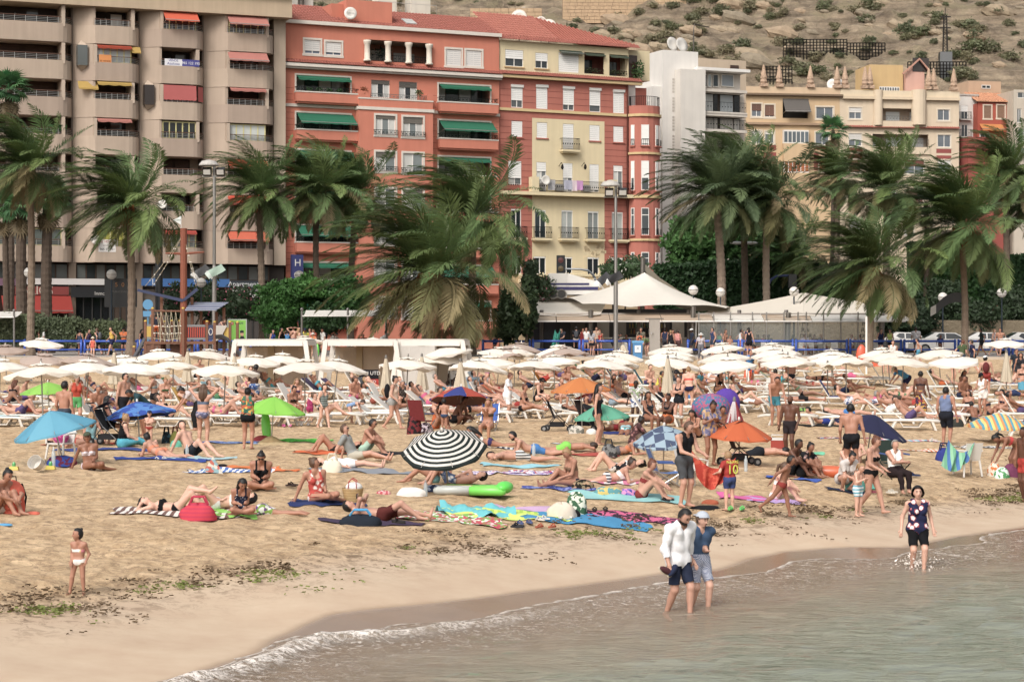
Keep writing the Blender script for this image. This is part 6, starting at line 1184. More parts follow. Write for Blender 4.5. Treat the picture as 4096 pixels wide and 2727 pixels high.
def closed_umbrella(c,x,y,yb,label,c1='#d9c9ae',c2=None,lean=0,h=2.1):
 px,py=T(c,2,x,y);Y=None
 for YY in np.linspace(45,116,300):
  X=(px-CX)*YY/F
  if CAMZ-(py-HZ)*YY/F<gz(X,YY)+h:Y=YY;break
 Y=Y or 100;X=(px-CX)*Y/F;L_=(yb-y)/TS*Y/F;E=empty('folded_umbrella',(X,Y,gz(X,Y)),0,label,'umbrella','folded umbrellas');E.rotation_euler[1]=R(lean);g=MB();n=28
 def fn(u,v):a=u*6.2832;rad=(.05+.17*v**.8)*(1+.28*cos(a*7)*v);return(rad*cos(a),rad*sin(a),h-.1-L_*v+.03*sin(a*7+1)*(v>.9))
 g.grid(fn,n,8);obj('folded_cloth',g,'canvas',E,c1,smooth=1);obj('pole',MB().tube([(0,0,0),(0,0,h)],.022,8),'metal',E,'#8b857d');obj('cap',MB().lathe([(.05,0),(.04,.08),(.01,.12)],8,(0,0,h-.08)),'plastic',E,'#77716a')
 if c2:obj('stripe',MB().grid(lambda u,v:tuple(q*1.02 if i<2 else q for i,q in enumerate(fn(.55+u*.25,v))),6,8),'canvas',E,c2)
for c,x,y,yb,lb in((0,1050,230,520,'folded cream umbrella behind the bare chested man in sunglasses'),(0,1725,222,500,'folded cream umbrella beside the man in a flat cap'),(0,2155,262,560,'folded cream umbrella next to the girl in blue sunglasses'),(1,1195,283,615,'folded cream umbrella beside the woman with a black backpack'),(1,1525,268,570,'folded cream umbrella in front of the closed cabana'),(1,1880,313,575,'folded cream umbrella beside the blue printed towel chair'),(2,1432,283,600,'folded cream umbrella beside the man in a yellow vest'),(2,1022,163,230,'folded cream umbrella close to the blue bin'),(3,2192,235,505,'folded cream umbrella by the woman in a white dress'),(3,548,330,390,'small folded taupe umbrella among the flat loungers')):closed_umbrella(c,x,y,yb,lb,h=1.75 if x==548 else 2.1)
# ------------------------------------------------------------------ white plastic sun loungers
def lounger_protos():
 P={}
 for ang in(8,38,58):
  parts=[];a=R(ang);g=MB()
  for s in(-1,1):g.tube([(-.95,s*.30,.30),(-.6,s*.31,.34),(.25,s*.31,.34),(.7,s*.31,.33),(.95,s*.28,.28)],.05,6)
  g.tube([(-.95,-.30,.30),(-.97,0,.30),(-.95,.30,.30)],.05,6);parts.append(('frame',g.mesh('frame',True),None))
  for k in range(9):x=-.9+k*.13;g=MB();g.bx(x,x+.11,-.28,.28,.345,.365);parts.append(('seat_slat',g.mesh('seat_slat'),None))
  g=MB();L_=.78;ca,sa=cos(a),sin(a);pts=[(.25,.36),(.25+L_*ca,.36+L_*sa)];nx,nz=-sa*.035,ca*.035
  g.add([(pts[0][0],-.30,pts[0][1]),(pts[0][0],.30,pts[0][1]),(pts[1][0],.29,pts[1][1]),(pts[1][0],-.29,pts[1][1])]+[(pts[0][0]+nx,-.30,pts[0][1]+nz),(pts[0][0]+nx,.30,pts[0][1]+nz),(pts[1][0]+nx,.29,pts[1][1]+nz),(pts[1][0]+nx,-.29,pts[1][1]+nz)],[(0,1,2,3),(7,6,5,4),(0,4,5,1),(1,5,6,2),(2,6,7,3),(3,7,4,0)]);parts.append(('backrest',g.mesh('backrest'),None))
  for s in(-1,1):
   g=MB();g.tube([(-.72,s*.30,.33),(-.85,s*.31,.0)],[.05,.04],6);parts.append(('leg',g.mesh('leg'),None));g=MB();g.tube([(.42,s*.30,.33),(.58,s*.31,.0)],[.05,.04],6);parts.append(('leg',g.mesh('leg'),None));g=MB();g.tube([(-.45,s*.30,.33),(-.30,s*.31,.12),(.2,s*.31,.12),(.32,s*.30,.33)],.022,5);parts.append(('side_brace',g.mesh('side_brace'),None))
  P[ang]=parts
  g=MB();g.grid(lambda u,v:((lambda q:(pts[0][0]+(pts[1][0]-pts[0][0])*q+nx*1.6+.004,-.33+.66*u,pts[0][1]+(pts[1][1]-pts[0][1])*q+nz*1.6+.012+.012*sin(u*9+v*7)))(v*2-1)if v>.5 else(-.55+.8*v*2,-.33+.66*u,.392+.012*sin(u*8+v*9))),8,14);P[(ang,'t')]=g.mesh('towel',True)
 return P
LNG=lounger_protos();NL=[0];BEDS=[]
def lounger(c,x,y,ang=38,yaw=168,towel=None,label=None,c1=None,mat='cloth',t2=None,t3=None):
 px,py=T(c,2,x,y);p=place(px,py);k=NL[0];NL[0]+=1;r=Rnd(k+50);ya=R(yaw+r.uniform(-6,6))
 E=empty('sun_lounger',p,ya,label or('white plastic sun lounger lying flat under the cream umbrellas' if ang==8 else 'bare white plastic sun lounger with raised back under the cream umbrellas'),'sun lounger','white sun loungers in rows under the umbrellas')
 for nm,me,_ in LNG[ang]:obj(nm,me,'plastic',E,c1 or r.choice(['#ddd6cc','#e4ded5','#d6cfc4']))
 BEDS.append((p,ya,ang))
 if towel:obj('beach_towel',LNG[(ang,'t')],mat,None,towel,t2,t3,loc=tuple(p+Vector((0,0,.004))),rz=ya,label={'k':''}.get('',None)or TOWEL_LABEL(towel,label),cat='towel',group=None)
 return E
_tl={}
def TOWEL_LABEL(c,l):
 base=(l or '').replace('sun lounger with ','');base=base[0:1].lower()+base[1:]
 return(base or 'towel')+' on a lounger'
for c,x,y,ang,tw,lb in[(0,20,930,58,'#8cc3cc','pale turquoise towel beside the sky blue parasol'),(0,190,925,8,None,None),(0,240,790,8,None,None),(0,240,735,8,'#6a5a8c','purple towel near the lime parasol'),(0,880,900,58,None,None),(0,830,770,58,'#e0bd72','mustard towel behind the woman in red top'),(0,900,690,38,None,None),(0,1200,930,8,None,None),(0,1560,950,38,None,None),(0,1290,680,58,None,None),(0,1510,760,38,None,None),(0,1630,680,38,None,None),(0,1530,650,58,None,None),(0,1750,640,38,None,None),(0,1760,850,58,'#e3b552','yellow towel behind the woman fixing her hair'),(0,2060,940,8,None,None),(0,2010,760,58,'#9cc4cc','pale blue towel under the girl in blue sunglasses'),(0,2010,670,58,None,None),(0,2290,790,38,None,None),(0,2290,640,58,None,None),(0,1820,560,58,None,None),(0,620,820,8,None,None),(1,120,935,8,None,None),(1,400,930,8,None,None),(1,740,915,38,None,None),(1,1100,905,38,None,None),(1,1290,880,38,None,None),(1,340,710,8,None,None),(1,160,660,58,None,None),(1,610,690,38,'#4d4560','dark purple towel beneath the cream umbrellas'),(1,790,690,38,'#55496a','plum towel beside the cartwheeling girl'),(1,900,770,38,None,None),(1,1200,790,58,None,None),(1,1090,720,58,'#6d7076','charcoal towel under the man in a white shirt'),(1,960,640,58,None,None),(1,1330,760,8,None,None),(1,1530,790,38,None,None),(1,1600,830,38,None,None),(1,1730,640,58,'#4f9cb5','blue paisley towel behind the red and blue parasol'),(1,2010,850,8,None,None),(1,2180,830,38,None,None),(1,2300,850,8,None,None),(1,2090,660,58,'#a9b9c4','pale blue lettered towel behind the two reclining women'),(1,2200,720,38,None,None),(1,2270,760,38,'#c86a42','orange towel beside the woman all in white'),(1,130,610,58,None,None),(2,60,850,8,None,None),(2,210,845,38,None,None),(2,560,840,8,None,None),(2,640,690,38,None,None),(2,920,720,38,None,None),(2,300,590,58,'#e0a03c','amber towel behind the woman in a black hat'),(2,450,560,58,'#d98a3c','rainbow striped towel beside the blonde woman'),(2,740,530,38,'#4db35c','green towel under the man with hands behind his head'),(2,950,540,58,'#5d4f86','violet towel near the boy in orange trunks'),(2,1100,550,58,None,None),(2,1250,620,58,'#2f7f96','deep teal towel beside the man in a yellow vest'),(2,1040,750,38,None,None),(2,1370,760,38,None,None),(2,1640,770,58,None,None),(2,1690,520,38,'#4f4a72','indigo towel under the woman in patterned bikini'),(2,1890,540,58,'#5c4d80','lilac grey towel beside the woman raising an arm'),(2,1960,800,58,None,None),(2,2130,800,58,None,None),(2,2270,640,8,None,None),(2,2010,620,58,None,None),(2,2200,560,8,None,None),(2,1820,560,8,None,None),(2,2250,520,38,None,None),(2,1560,560,38,'#6fb4c4','aqua towel beside the man in a dark hat'),(3,310,780,8,None,None),(3,130,700,8,None,None),(3,620,750,58,'#2f4f9e','royal blue towel under the young man in floral trunks'),(3,1000,790,8,'#9fbfd0','blue flowered towel under the man lying down'),(3,1270,755,8,None,None),(3,420,650,8,None,None),(3,330,560,8,None,None),(3,480,600,8,None,None),(3,690,500,58,None,None),(3,930,550,58,None,None),(3,1080,560,58,None,None),(3,1300,650,8,None,None),(3,1600,640,58,'#8fae9e','green striped towel beside the woman in a printed wrap'),(3,1780,690,58,'#b5558f','magenta and orange towel behind the man in a blue vest'),(3,2060,600,58,None,None),(3,2230,620,8,'#3d55a0','cobalt towel on the low lounger by the folded umbrella'),(3,2000,720,8,None,None),(3,2270,780,8,None,None),(3,760,560,8,None,None),(3,200,480,8,None,None),(3,100,600,38,'#7fb58c','leaf green striped towel among the flat loungers'),(3,600,480,8,None,None)]:
 lounger(c,x,y,ang,towel=tw,label=('sun lounger with '+lb)if lb else None,mat='cloth_multi' if lb and('rainbow' in lb or 'magenta' in lb or 'striped' in lb)else('cloth_blotch' if lb and('flowered' in lb or 'paisley' in lb)else 'cloth'),t2='#e8e4da' if lb and 'rainbow' not in lb and 'magenta' not in lb else '#c9564a',t3='#3f8fb0' if lb and 'rainbow' in lb else '#d87a3c')
_r=Rnd(9)
for row,Yr in enumerate((66,71,76.5,82)):
 for i in range(24):
  X=-18.5+i*1.75+_r.uniform(-.4,.4);Yq=Yr+_r.uniform(-1,1)-X*.05
  if abs(X)<Yq*.26 and all((b[0].x-X)**2*.35+(b[0].y-Yq)**2>1.3 for b in BEDS)and _r.random()<.75:s_=F/Yq;lounger(0,(CX+X*s_)*TS,(HZ+(CAMZ-gz(X,Yq))*s_-1300)*TS,_r.choice((8,38,58,58)))
# ------------------------------------------------------------------ white cabanas
def cabana(x0,x1,label,Y=86.5,closed=False,D=2.2):
 a,b=at(x0,1361,Y),at(x1,1361,Y);g0=gz((a.x+b.x)/2,Y);h=a.z-g0;w=(b.x-a.x)/2;E=empty('cabana',((a.x+b.x)/2,Y,g0),R(-4),label,'cabana','white beach cabanas');wh='#e6dfd5'
 for y in(0,D):
  for s in(-1,1):obj('leg',MB().add([(s*(w+.32)-.1,y-.06,0),(s*(w+.32)+.1,y-.06,0),(s*(w+.32)+.1,y+.06,0),(s*(w+.32)-.1,y+.06,0),(s*w-.1,y-.06,h),(s*w+.1,y-.06,h),(s*w+.1,y+.06,h),(s*w-.1,y+.06,h)],[(3,2,1,0),(4,5,6,7),(0,1,5,4),(1,2,6,5),(2,3,7,6),(3,0,4,7)]),'paint',E,wh)
  obj('beam',MB().bx(-w+.1,w-.1,y-.06,y+.06,h-.24,h),'paint',E,wh)
 for s in(-1,1):obj('beam',MB().bx(s*w-.09,s*w+.09,.06,D-.06,h-.23,h-.01),'paint',E,wh)
 obj('roof_panel',MB().bx(-w-.05,w+.05,-.02,D+.02,h+.003,h+.05),'canvas',E,'#e2dbd0')
 def pan(xa,xb,y,z0,z1,c):obj('fabric_panel',MB().grid(lambda u,v:(xa+(xb-xa)*u,y+.05*sin(u*7+v*3),z0+(z1-z0)*v),8,6),'canvas',E,c)
 if closed:pan(-w-.1,w*.15,-.08,.1,h-.24,'#d8d2ca');pan(w*.15,w*.2,.0,0,h-.24,wh);pan(-w,w,D-.1,0,h-.2,'#cbbba6')
 else:pan(-w*.15,w*.95,D-.1,.25,h-.25,'#cfb79d');pan(-w*.95,-w*.3,D-.1,.9,h-.3,'#d5bfa6');obj('curtain',MB().bx(-w*.32,-w*.14,D-.2,D-.02,0,h-.2),'canvas',E,'#d6bd97')
cabana(939,1222,'open white cabana with beige back panels beside the play ship slide');cabana(1302,1582,'open white cabana in the middle of the cabana row');cabana(1592,1850,'closed white cabana with pale panels at the foot of the huge palm',closed=True)
# ------------------------------------------------------------------ bright private parasols
def parasol(c,base,apex,D,label,cols,style='gore',n=8,rise=.42,mat='parasol_cloth',under=None,tilt_y=0,c2=None,c3=None,tilt_x=None):
 bp=T(c,2,*base);ap=T(c,2,*apex);p=place(*bp);s=F/p.y;dx=(ap[0]-bp[0])/s;dz=(bp[1]-ap[1])/s;E=empty('parasol',p,0,label,'parasol');L_=hypot(dx,dz)/cos(R(tilt_y))if True else dz
 E.rotation_euler=(R(tilt_y),atan2(dx,dz),0);L_=hypot(dx,dz)/max(.5,cos(R(tilt_y)))
 obj('pole',MB().tube([(0,0,-.1),(0,0,L_+.04)],.018,8),'metal',E,'#bdb8b0');H_=empty
 z=L_-rise;tr=R(tilt_x or 0)
 if style=='gore':
  for i in range(n):g=canopy_mesh(D,rise,n,1,.05,.0,i*2*pi/n+.2,(i+1)*2*pi/n+.2,6);obj('panel',g,mat,E,cols[i%len(cols)],c2,c3,loc=(0,0,z),smooth=1,rot=(0,tr,0))
 elif style=='rings':
  k=17
  for i in range(k):g=canopy_mesh(D,rise,n,1,0 if i<k-1 else .05,.0,rings=1,r0=i/k,r1=(i+1)/k);obj('stripe',g,mat,E,cols[i%2],loc=(0,0,z),smooth=1)
 else:g=canopy_mesh(D,rise,n,1,.06,.0,rings=8);obj('canopy',g,mat,E,cols[0],c2,c3,loc=(0,0,z),smooth=1,rot=(0,tr,0))
 if under:g=canopy_mesh(D*.985,rise,n,1,0,.0,rings=5);obj('lining',g,'parasol_cloth',E,under,loc=(0,0,z-.02),smooth=1,rot=(0,tr,0))
 g=MB()
 for i in range(n):a=i*2*pi/n+.2;g.tube([(.02*cos(a),.02*sin(a),rise-.02),(D*.48*cos(a),D*.48*sin(a),.0)],.008,4)
 obj('ribs',g,'metal',E,'#c9c4bc',loc=(0,0,z-.012),rot=(0,tr,0));obj('finial',MB().lathe([(.03,0),(.03,.05),(.01,.08)],8,(0,0,L_)),'plastic',E,'#e0dcd4')
 if abs(dz)>.5:obj('sand_heap',MB().lathe([(.42,0),(.3,.06),(.12,.17),(.03,.2)],14),'sand_heap',None,loc=tuple(p+Vector((0,0,-.02))),label='sand heap of the '+label.split(' with')[0].split(' tilted')[0].split(' shading')[0][:60],cat='sand heap')
material('sand_heap',rough=.95,noise=(6,.3),bump=(14,.8,.03))
def _heapcol():
 for o in bpy.data.objects:
  if o.name.startswith('sand_heap'):o['c1']=C('#a3835c')
parasol(0,(585,1275),(470,795),1.95,'sky blue parasol tilted over a white plastic chair',['#5fb0cf','#56a7c8','#66b6d4'],rise=.46,tilt_y=6)
parasol(0,(455,850),(440,520),1.95,'lime green parasol behind the tanned man with a beard',['#8ed23f','#97da48'],rise=.34);parasol(1,(140,1080),(170,660),1.75,'bright green parasol shading a green scoop and bags',['#93e03c','#8bd936'],rise=.40)
parasol(0,(1285,1090),(1255,700),2.05,'royal blue parasol with a water pattern over the pushchair',['#2a55b8'],'one',mat='parasol_blotch',c2='#4f8fdc',rise=.36,under='#55606a',tilt_y=-4,tilt_x=-4)
parasol(1,(1880,960),(1885,562),1.95,'red and blue parasol showing its brown lining',['#c8503c','#3d4a9a','#c8503c','#3d4a9a'],rise=.40,under='#a07a70',tilt_y=-12)
parasol(1,(1772,1530),(1718,965),1.8,'black and white ring striped parasol beside the lilo',['#25302f','#e9e3dc'],'rings',rise=.42,tilt_y=24)
parasol(2,(645,985),(630,478),1.85,'plain orange parasol beside the red pushchair',['#e0863a','#da7f34'],rise=.40);parasol(2,(840,1090),(820,718),1.55,'mint green parasol in front of the boy in a white t-shirt',['#62bd9c','#58b493'],rise=.38)
parasol(2,(1390,1385),(1392,910),1.45,'pale blue parasol with square sunflower patches',['#9db7c9'],'one',mat='parasol_patch',c2='#4a5878',rise=.34,tilt_y=12,tilt_x=-6);parasol(2,(2090,1290),(2085,866),1.65,'vivid orange parasol behind the boy in a red football shirt',['#df6a30','#d8642c'],rise=.40,tilt_x=4,tilt_y=4)
parasol(3,(900,1290),(960,818),1.95,'navy blue parasol tilted behind the woman in a black bikini',['#33355a','#2f3154'],rise=.40,tilt_x=10,tilt_y=3);parasol(3,(2115,1080),(2120,808),1.95,'turquoise and yellow striped parasol beside the stooping woman in red',['#4f9fb4'],'one',mat='cloth_multi',c2='#e2c766',c3='#d98a4a',rise=.36,tilt_y=4)
closed_umbrella(2,2045,670,870,'folded red and white parasol beside the vivid orange parasol','#a8434a','#d8cfd0',h=1.45)
_heapcol()
# ------------------------------------------------------------------ people: one continuous body grown from a posed skeleton
def surface_nets(D,org,h):
 S=D<0;nx,ny,nz=D.shape
 cs=[(i,j,k)for i in(0,1)for j in(0,1)for k in(0,1)]
 cnt=sum(S[i:nx-1+i,j:ny-1+j,k:nz-1+k].astype(np.int8)for i,j,k in cs)
 m=(cnt>0)&(cnt<8);idx=np.argwhere(m);n=len(idx)
 lut=np.full(m.shape,-1,np.int32);lut[m]=np.arange(n)
 vals=np.stack([D[idx[:,0]+i,idx[:,1]+j,idx[:,2]+k]for i,j,k in cs],1)
 acc=np.zeros((n,3));c=np.zeros(n);ca=np.array(cs,float)
 for a in range(8):
  for b in range(a+1,8):
   if abs(ca[a]-ca[b]).sum()!=1:continue
   x=(vals[:,a]<0)!=(vals[:,b]<0);den=vals[:,a]-vals[:,b];t=np.where(x,vals[:,a]/np.where(den==0,1,den),0)
   acc+=np.where(x[:,None],ca[a]+(ca[b]-ca[a])*t[:,None],0);c+=x
 V=org+(idx+acc/c[:,None])*h
 fs=[]
 for ax in range(3):
  o1,o2=[q for q in range(3)if q!=ax]
  A=np.take(S,range(0,S.shape[ax]-1),ax);B=np.take(S,range(1,S.shape[ax]),ax)
  e=np.argwhere(A!=B);e=e[(e[:,o1]>0)&(e[:,o2]>0)&(e[:,o1]<S.shape[o1]-1)&(e[:,o2]<S.shape[o2]-1)]
  if not len(e):continue
  sgn=A[e[:,0],e[:,1],e[:,2]]
  def cell(d1,d2):
   q=e.copy();q[:,o1]+=d1;q[:,o2]+=d2;return lut[q[:,0],q[:,1],q[:,2]]
  Q=np.stack([cell(-1,-1),cell(0,-1),cell(0,0),cell(-1,0)],1)
  flip=sgn if ax!=1 else~sgn
  Q=np.where(flip[:,None],Q,Q[:,::-1]);fs.append(Q)
 return V,np.concatenate(fs)
def vnormals(V,Fq):
 N=np.zeros_like(V);a,b,c,d=(V[Fq[:,i]]for i in range(4));n=np.cross(c-a,d-b)
 for i in range(4):np.add.at(N,Fq[:,i],n)
 return N/(vlen(N,axis=1,keepdims=True)+1e-12)
def nv(v):v=np.asarray(v,float);return v/(vlen(v)+1e-12)
def rotm(ax,deg):
 a=R(deg);c,s=cos(a),sin(a)
 return np.array({'x':[[1,0,0],[0,c,-s],[0,s,c]],'y':[[c,0,s],[0,1,0],[-s,0,c]],'z':[[c,-s,0],[s,c,0],[0,0,1]]}[ax])
def ik(a,b,l1,l2,pole):
 a,b=np.array(a,float),np.array(b,float);d=b-a;D=vlen(d);m=(l1+l2)*.998
 if D>m:b=a+d/D*m;D=m
 u=nv(b-a);p=np.asarray(pole,float);p=nv(p-u*(p@u));x=(l1*l1-l2*l2+D*D)/(2*D);y=math.sqrt(max(l1*l1-x*x,0))
 return a+u*x+p*y,b
POSES={'stand':dict(),'stand2':dict(p=(.012,0,.518),lf=(.075,-.02,.04),rf=(-.05,.02,.04),lh=(.16,-.06,.50),rh=(-.17,.0,.495),sb=2),'walk':dict(p=(0,0,.51),l0=3,l1=5,lf=(.045,-.15,.045),rf=(-.045,.15,.07),lh=(.15,.08,.53),rh=(-.15,-.13,.53),ltoe=(0,-1,.15),rtoe=(0,-1,-.45)),'run':dict(p=(0,0,.54),l0=14,l1=18,lf=(.04,-.12,.05),rf=(-.05,.33,.2),lh=(.15,-.17,.66),rh=(-.17,.14,.6),rtoe=(0,-.4,-1),le=(.6,.8,-.4),re=(-.6,.8,.2)),'hips':dict(lh=(.125,-.04,.585),rh=(-.125,-.04,.585),le=(1,.35,0),re=(-1,.35,0)),'headhands':dict(lh=(.09,-.03,.955),rh=(-.09,-.03,.955),le=(1,-.25,.1),re=(-1,-.25,.1)),'photo':dict(lh=(.05,-.16,.90),rh=(-.05,-.16,.90),le=(.8,-.2,-.6),re=(-.8,-.2,-.6)),'phone':dict(l1=8,lh=(.04,-.15,.68),rh=(-.05,-.16,.70),le=(.7,.3,-.7),re=(-.7,.3,-.7),hd=(0,25)),'fold':dict(lh=(-.06,-.10,.69),rh=(.07,-.11,.70),le=(.8,-.1,-.7),re=(-.8,-.1,-.7)),'hold':dict(lh=(.10,-.22,.60),rh=(-.10,-.22,.60),hd=(0,22),l1=6),'bend':dict(p=(0,.07,.50),l0=62,l1=80,lh=(.10,-.36,.24),rh=(-.10,-.34,.24),hd=(0,-10)),'stoop':dict(p=(0,.05,.51),l0=40,l1=55,lh=(.09,-.34,.42),rh=(-.09,-.34,.42),hd=(0,5)),'squat':dict(p=(0,.05,.17),l0=25,l1=35,lf=(.07,-.02,.04),rf=(-.07,-.02,.04),lh=(.06,-.26,.2),rh=(-.06,-.26,.2),lk=(.4,-1,.4),rk=(-.4,-1,.4)),'knees':dict(p=(0,0,.065),l0=8,l1=22,lf=(.05,-.30,.035),rf=(-.05,-.30,.035),lh=(.05,-.27,.17),rh=(-.05,-.27,.17),lk=(.1,-.3,1),rk=(-.1,-.3,1),le=(1,0,-.2),re=(-1,0,-.2)),'legs':dict(p=(0,0,.065),l0=0,l1=10,lf=(.06,-.485,.035),rf=(-.06,-.47,.035),ltoe=(.2,-.35,1),rtoe=(-.2,-.35,1),lh=(.08,-.2,.13),rh=(-.08,-.2,.13),lk=(0,0,1),rk=(0,0,1)),'back':dict(p=(0,0,.065),l0=-24,l1=-26,lf=(.07,-.40,.035),rf=(-.06,-.33,.035),lk=(.15,0,1),rk=(-.1,0,1),lh=(.17,.24,.03),rh=(-.17,.24,.03),le=(.3,1,.2),re=(-.3,1,.2),hd=(0,18)),'backlegs':dict(p=(0,0,.065),l0=-28,l1=-26,lf=(.06,-.485,.035),rf=(-.04,-.475,.05),ltoe=(.2,-.35,1),rtoe=(-.2,-.35,1),lk=(0,0,1),rk=(0,0,1),lh=(.17,.24,.03),rh=(-.17,.24,.03),le=(.3,1,.2),re=(-.3,1,.2),hd=(0,18)),'cross':dict(p=(0,0,.065),l0=6,l1=20,lf=(-.09,-.15,.035),rf=(.09,-.19,.04),lk=(1,-.55,.25),rk=(-1,-.55,.25),lh=(.05,-.15,.17),rh=(-.05,-.16,.17),ltoe=(-1,-.3,0),rtoe=(1,-.3,0),hd=(0,20)),'side':dict(p=(0,0,.065),l0=-4,l1=-2,sb=-6,lf=(.20,.02,.03),rf=(.27,-.10,.03),lk=(-.1,-1,.35),rk=(-.4,-1,.3),ltoe=(.8,.6,0),rtoe=(.9,.3,0),lh=(.06,-.13,.16),rh=(-.24,.10,.03)),'chair':dict(p=(0,0,.055),l0=-8,l1=2,lf=(.07,-.25,-.205),rf=(-.07,-.23,-.205),lk=(.1,-1,.5),rk=(-.1,-1,.5),lh=(.07,-.19,.12),rh=(-.07,-.19,.12)),'chairfold':dict(p=(0,0,.055),l0=-10,l1=0,lf=(.07,-.25,-.205),rf=(-.05,-.27,-.205),lk=(.1,-1,.5),rk=(-.1,-1,.5),lh=(-.06,-.12,.20),rh=(.07,-.13,.21),le=(.8,-.1,-.7),re=(-.8,-.1,-.7)),'edge':dict(p=(0,0,.055),l0=10,l1=18,lf=(.09,-.19,-.15),rf=(-.07,-.21,-.15),lk=(.2,-1,.6),rk=(-.2,-1,.6),lh=(.07,-.22,.14),rh=(-.07,-.22,.14)),'recline':dict(p=(0,0,.06),l0=-48,l1=-46,lf=(.06,-.485,.04),rf=(-.05,-.48,.04),ltoe=(.25,-.3,1),rtoe=(-.25,-.3,1),lk=(0,0,1),rk=(0,0,1),lh=(.13,-.06,.08),rh=(-.11,-.1,.11),hd=(0,28)),'recline2':dict(p=(0,0,.06),l0=-48,l1=-44,lf=(.06,-.33,.035),rf=(-.05,-.42,.035),lk=(.15,-.2,1),rk=(-.1,-.2,1),lh=(.05,-.10,.2),rh=(-.06,-.1,.2),hd=(0,30)),'reclinehead':dict(p=(0,0,.06),l0=-50,l1=-48,lf=(.06,-.485,.04),rf=(-.05,-.34,.04),ltoe=(.25,-.3,1),lk=(0,0,1),rk=(0,-.2,1),lh=(.06,.30,.33),rh=(-.06,.30,.33),le=(1,-.1,.5),re=(-1,-.1,.5),hd=(0,30)),'supine':dict(p=(0,0,.058),l0=-88,l1=-86,lf=(.06,-.49,.04),rf=(-.06,-.485,.04),ltoe=(.3,-.2,1),rtoe=(-.3,-.2,1),lk=(0,0,1),rk=(0,0,1),lh=(.14,-.01,.03),rh=(-.14,-.01,.03),le=(1,.2,0),re=(-1,.2,0)),'supineknee':dict(p=(0,0,.058),l0=-88,l1=-84,lf=(.06,-.26,.035),rf=(-.05,-.32,.035),lk=(.1,-.2,1),rk=(-.1,-.2,1),lh=(.05,.12,.13),rh=(-.14,.02,.03),hd=(0,10)),'supinephone':dict(p=(0,0,.058),l0=-88,l1=-80,lf=(.09,-.485,.04),rf=(-.09,-.40,.035),ltoe=(.3,-.2,1),lk=(0,0,1),rk=(-.2,0,1),lh=(.04,.22,.22),rh=(-.04,.22,.22),le=(1,.2,-.3),re=(-1,.2,-.3),hd=(0,25)),'prone':dict(p=(0,0,.058),l0=88,l1=87,lf=(.06,.485,.03),rf=(-.06,.48,.03),ltoe=(.2,1,-.2),rtoe=(-.2,1,-.2),lk=(0,0,-1),rk=(0,0,-1),lh=(.12,-.40,.03),rh=(-.10,-.42,.03),le=(1,0,.1),re=(-1,0,.1),hd=(60,-5)),'elbows':dict(p=(0,0,.058),l0=82,l1=50,lf=(.06,.48,.03),rf=(-.06,.48,.03),ltoe=(.2,1,-.2),rtoe=(-.2,1,-.2),lk=(0,0,-1),rk=(0,0,-1),lh=(.05,-.40,.03),rh=(-.05,-.40,.03),le=(.5,.2,-1),re=(-.5,.2,-1),hd=(0,-20)),'elbowskick':dict(p=(0,0,.058),l0=82,l1=52,lf=(.06,.40,.16),rf=(-.06,.48,.03),ltoe=(0,0,1),rtoe=(-.2,1,-.2),lk=(0,0,-1),rk=(0,0,-1),lh=(.05,-.40,.03),rh=(-.05,-.40,.03),le=(.5,.2,-1),re=(-.5,.2,-1),hd=(0,-10)),}
SKINS={'p':'#dfa98f','t':'#c9937a','m':'#b57d62','d':'#98644a','b':'#6d4431','k':'#4a3024'}
HAIRC={'k':'#1c1716','b':'#3b2a20','m':'#5e4330','l':'#a37d52','g':'#8d8781','y':'#b99a66','r':'#6a3a24'}
MATKEY={'floral':'cloth_floral','dots':'cloth_dots','stripe':'cloth_stripe','check':'cloth_check','patch':'cloth_patch','blotch':'cloth_blotch','stripex':'cloth_stripe_x'}
GARM={'tr':('swim_shorts',(-.5,.22),.62,0,0,0,.013),'br':('swim_briefs',(-.5,.15),.10,0,0,0,.006),'sh':('shorts',(-.5,.26),.82,0,0,0,.016),'bk':('bikini_bottom',(-.5,.14),.08,0,0,0,.006),'bt':('bikini_top',(.50,.70),0,0,0,0,.008),'op':('swimsuit',(-.5,.74),.08,0,0,0,.006),'ts':('t_shirt',(.12,1.3),0,.62,0,0,.014),'sr':('long_sleeved_shirt',(-.5,1.3),.16,1.1,0,.55,.024),'tk':('tank_top',(.1,.92),0,.0,0,0,.012),'pt':('trousers',(-.5,.26),1.1,0,.92,0,.016),'bl':('blouse',(-.5,1.0),.10,0,0,0,.024),'dr':('dress',(-.5,.92),.55,.05,0,0,.016),'tu':('tunic',(-.5,1.3),.35,.7,0,0,.022),'bs':('boy_shorts',(-.5,.25),.30,0,0,0,.007)}
NPEOPLE=[0];SPOTS=[]
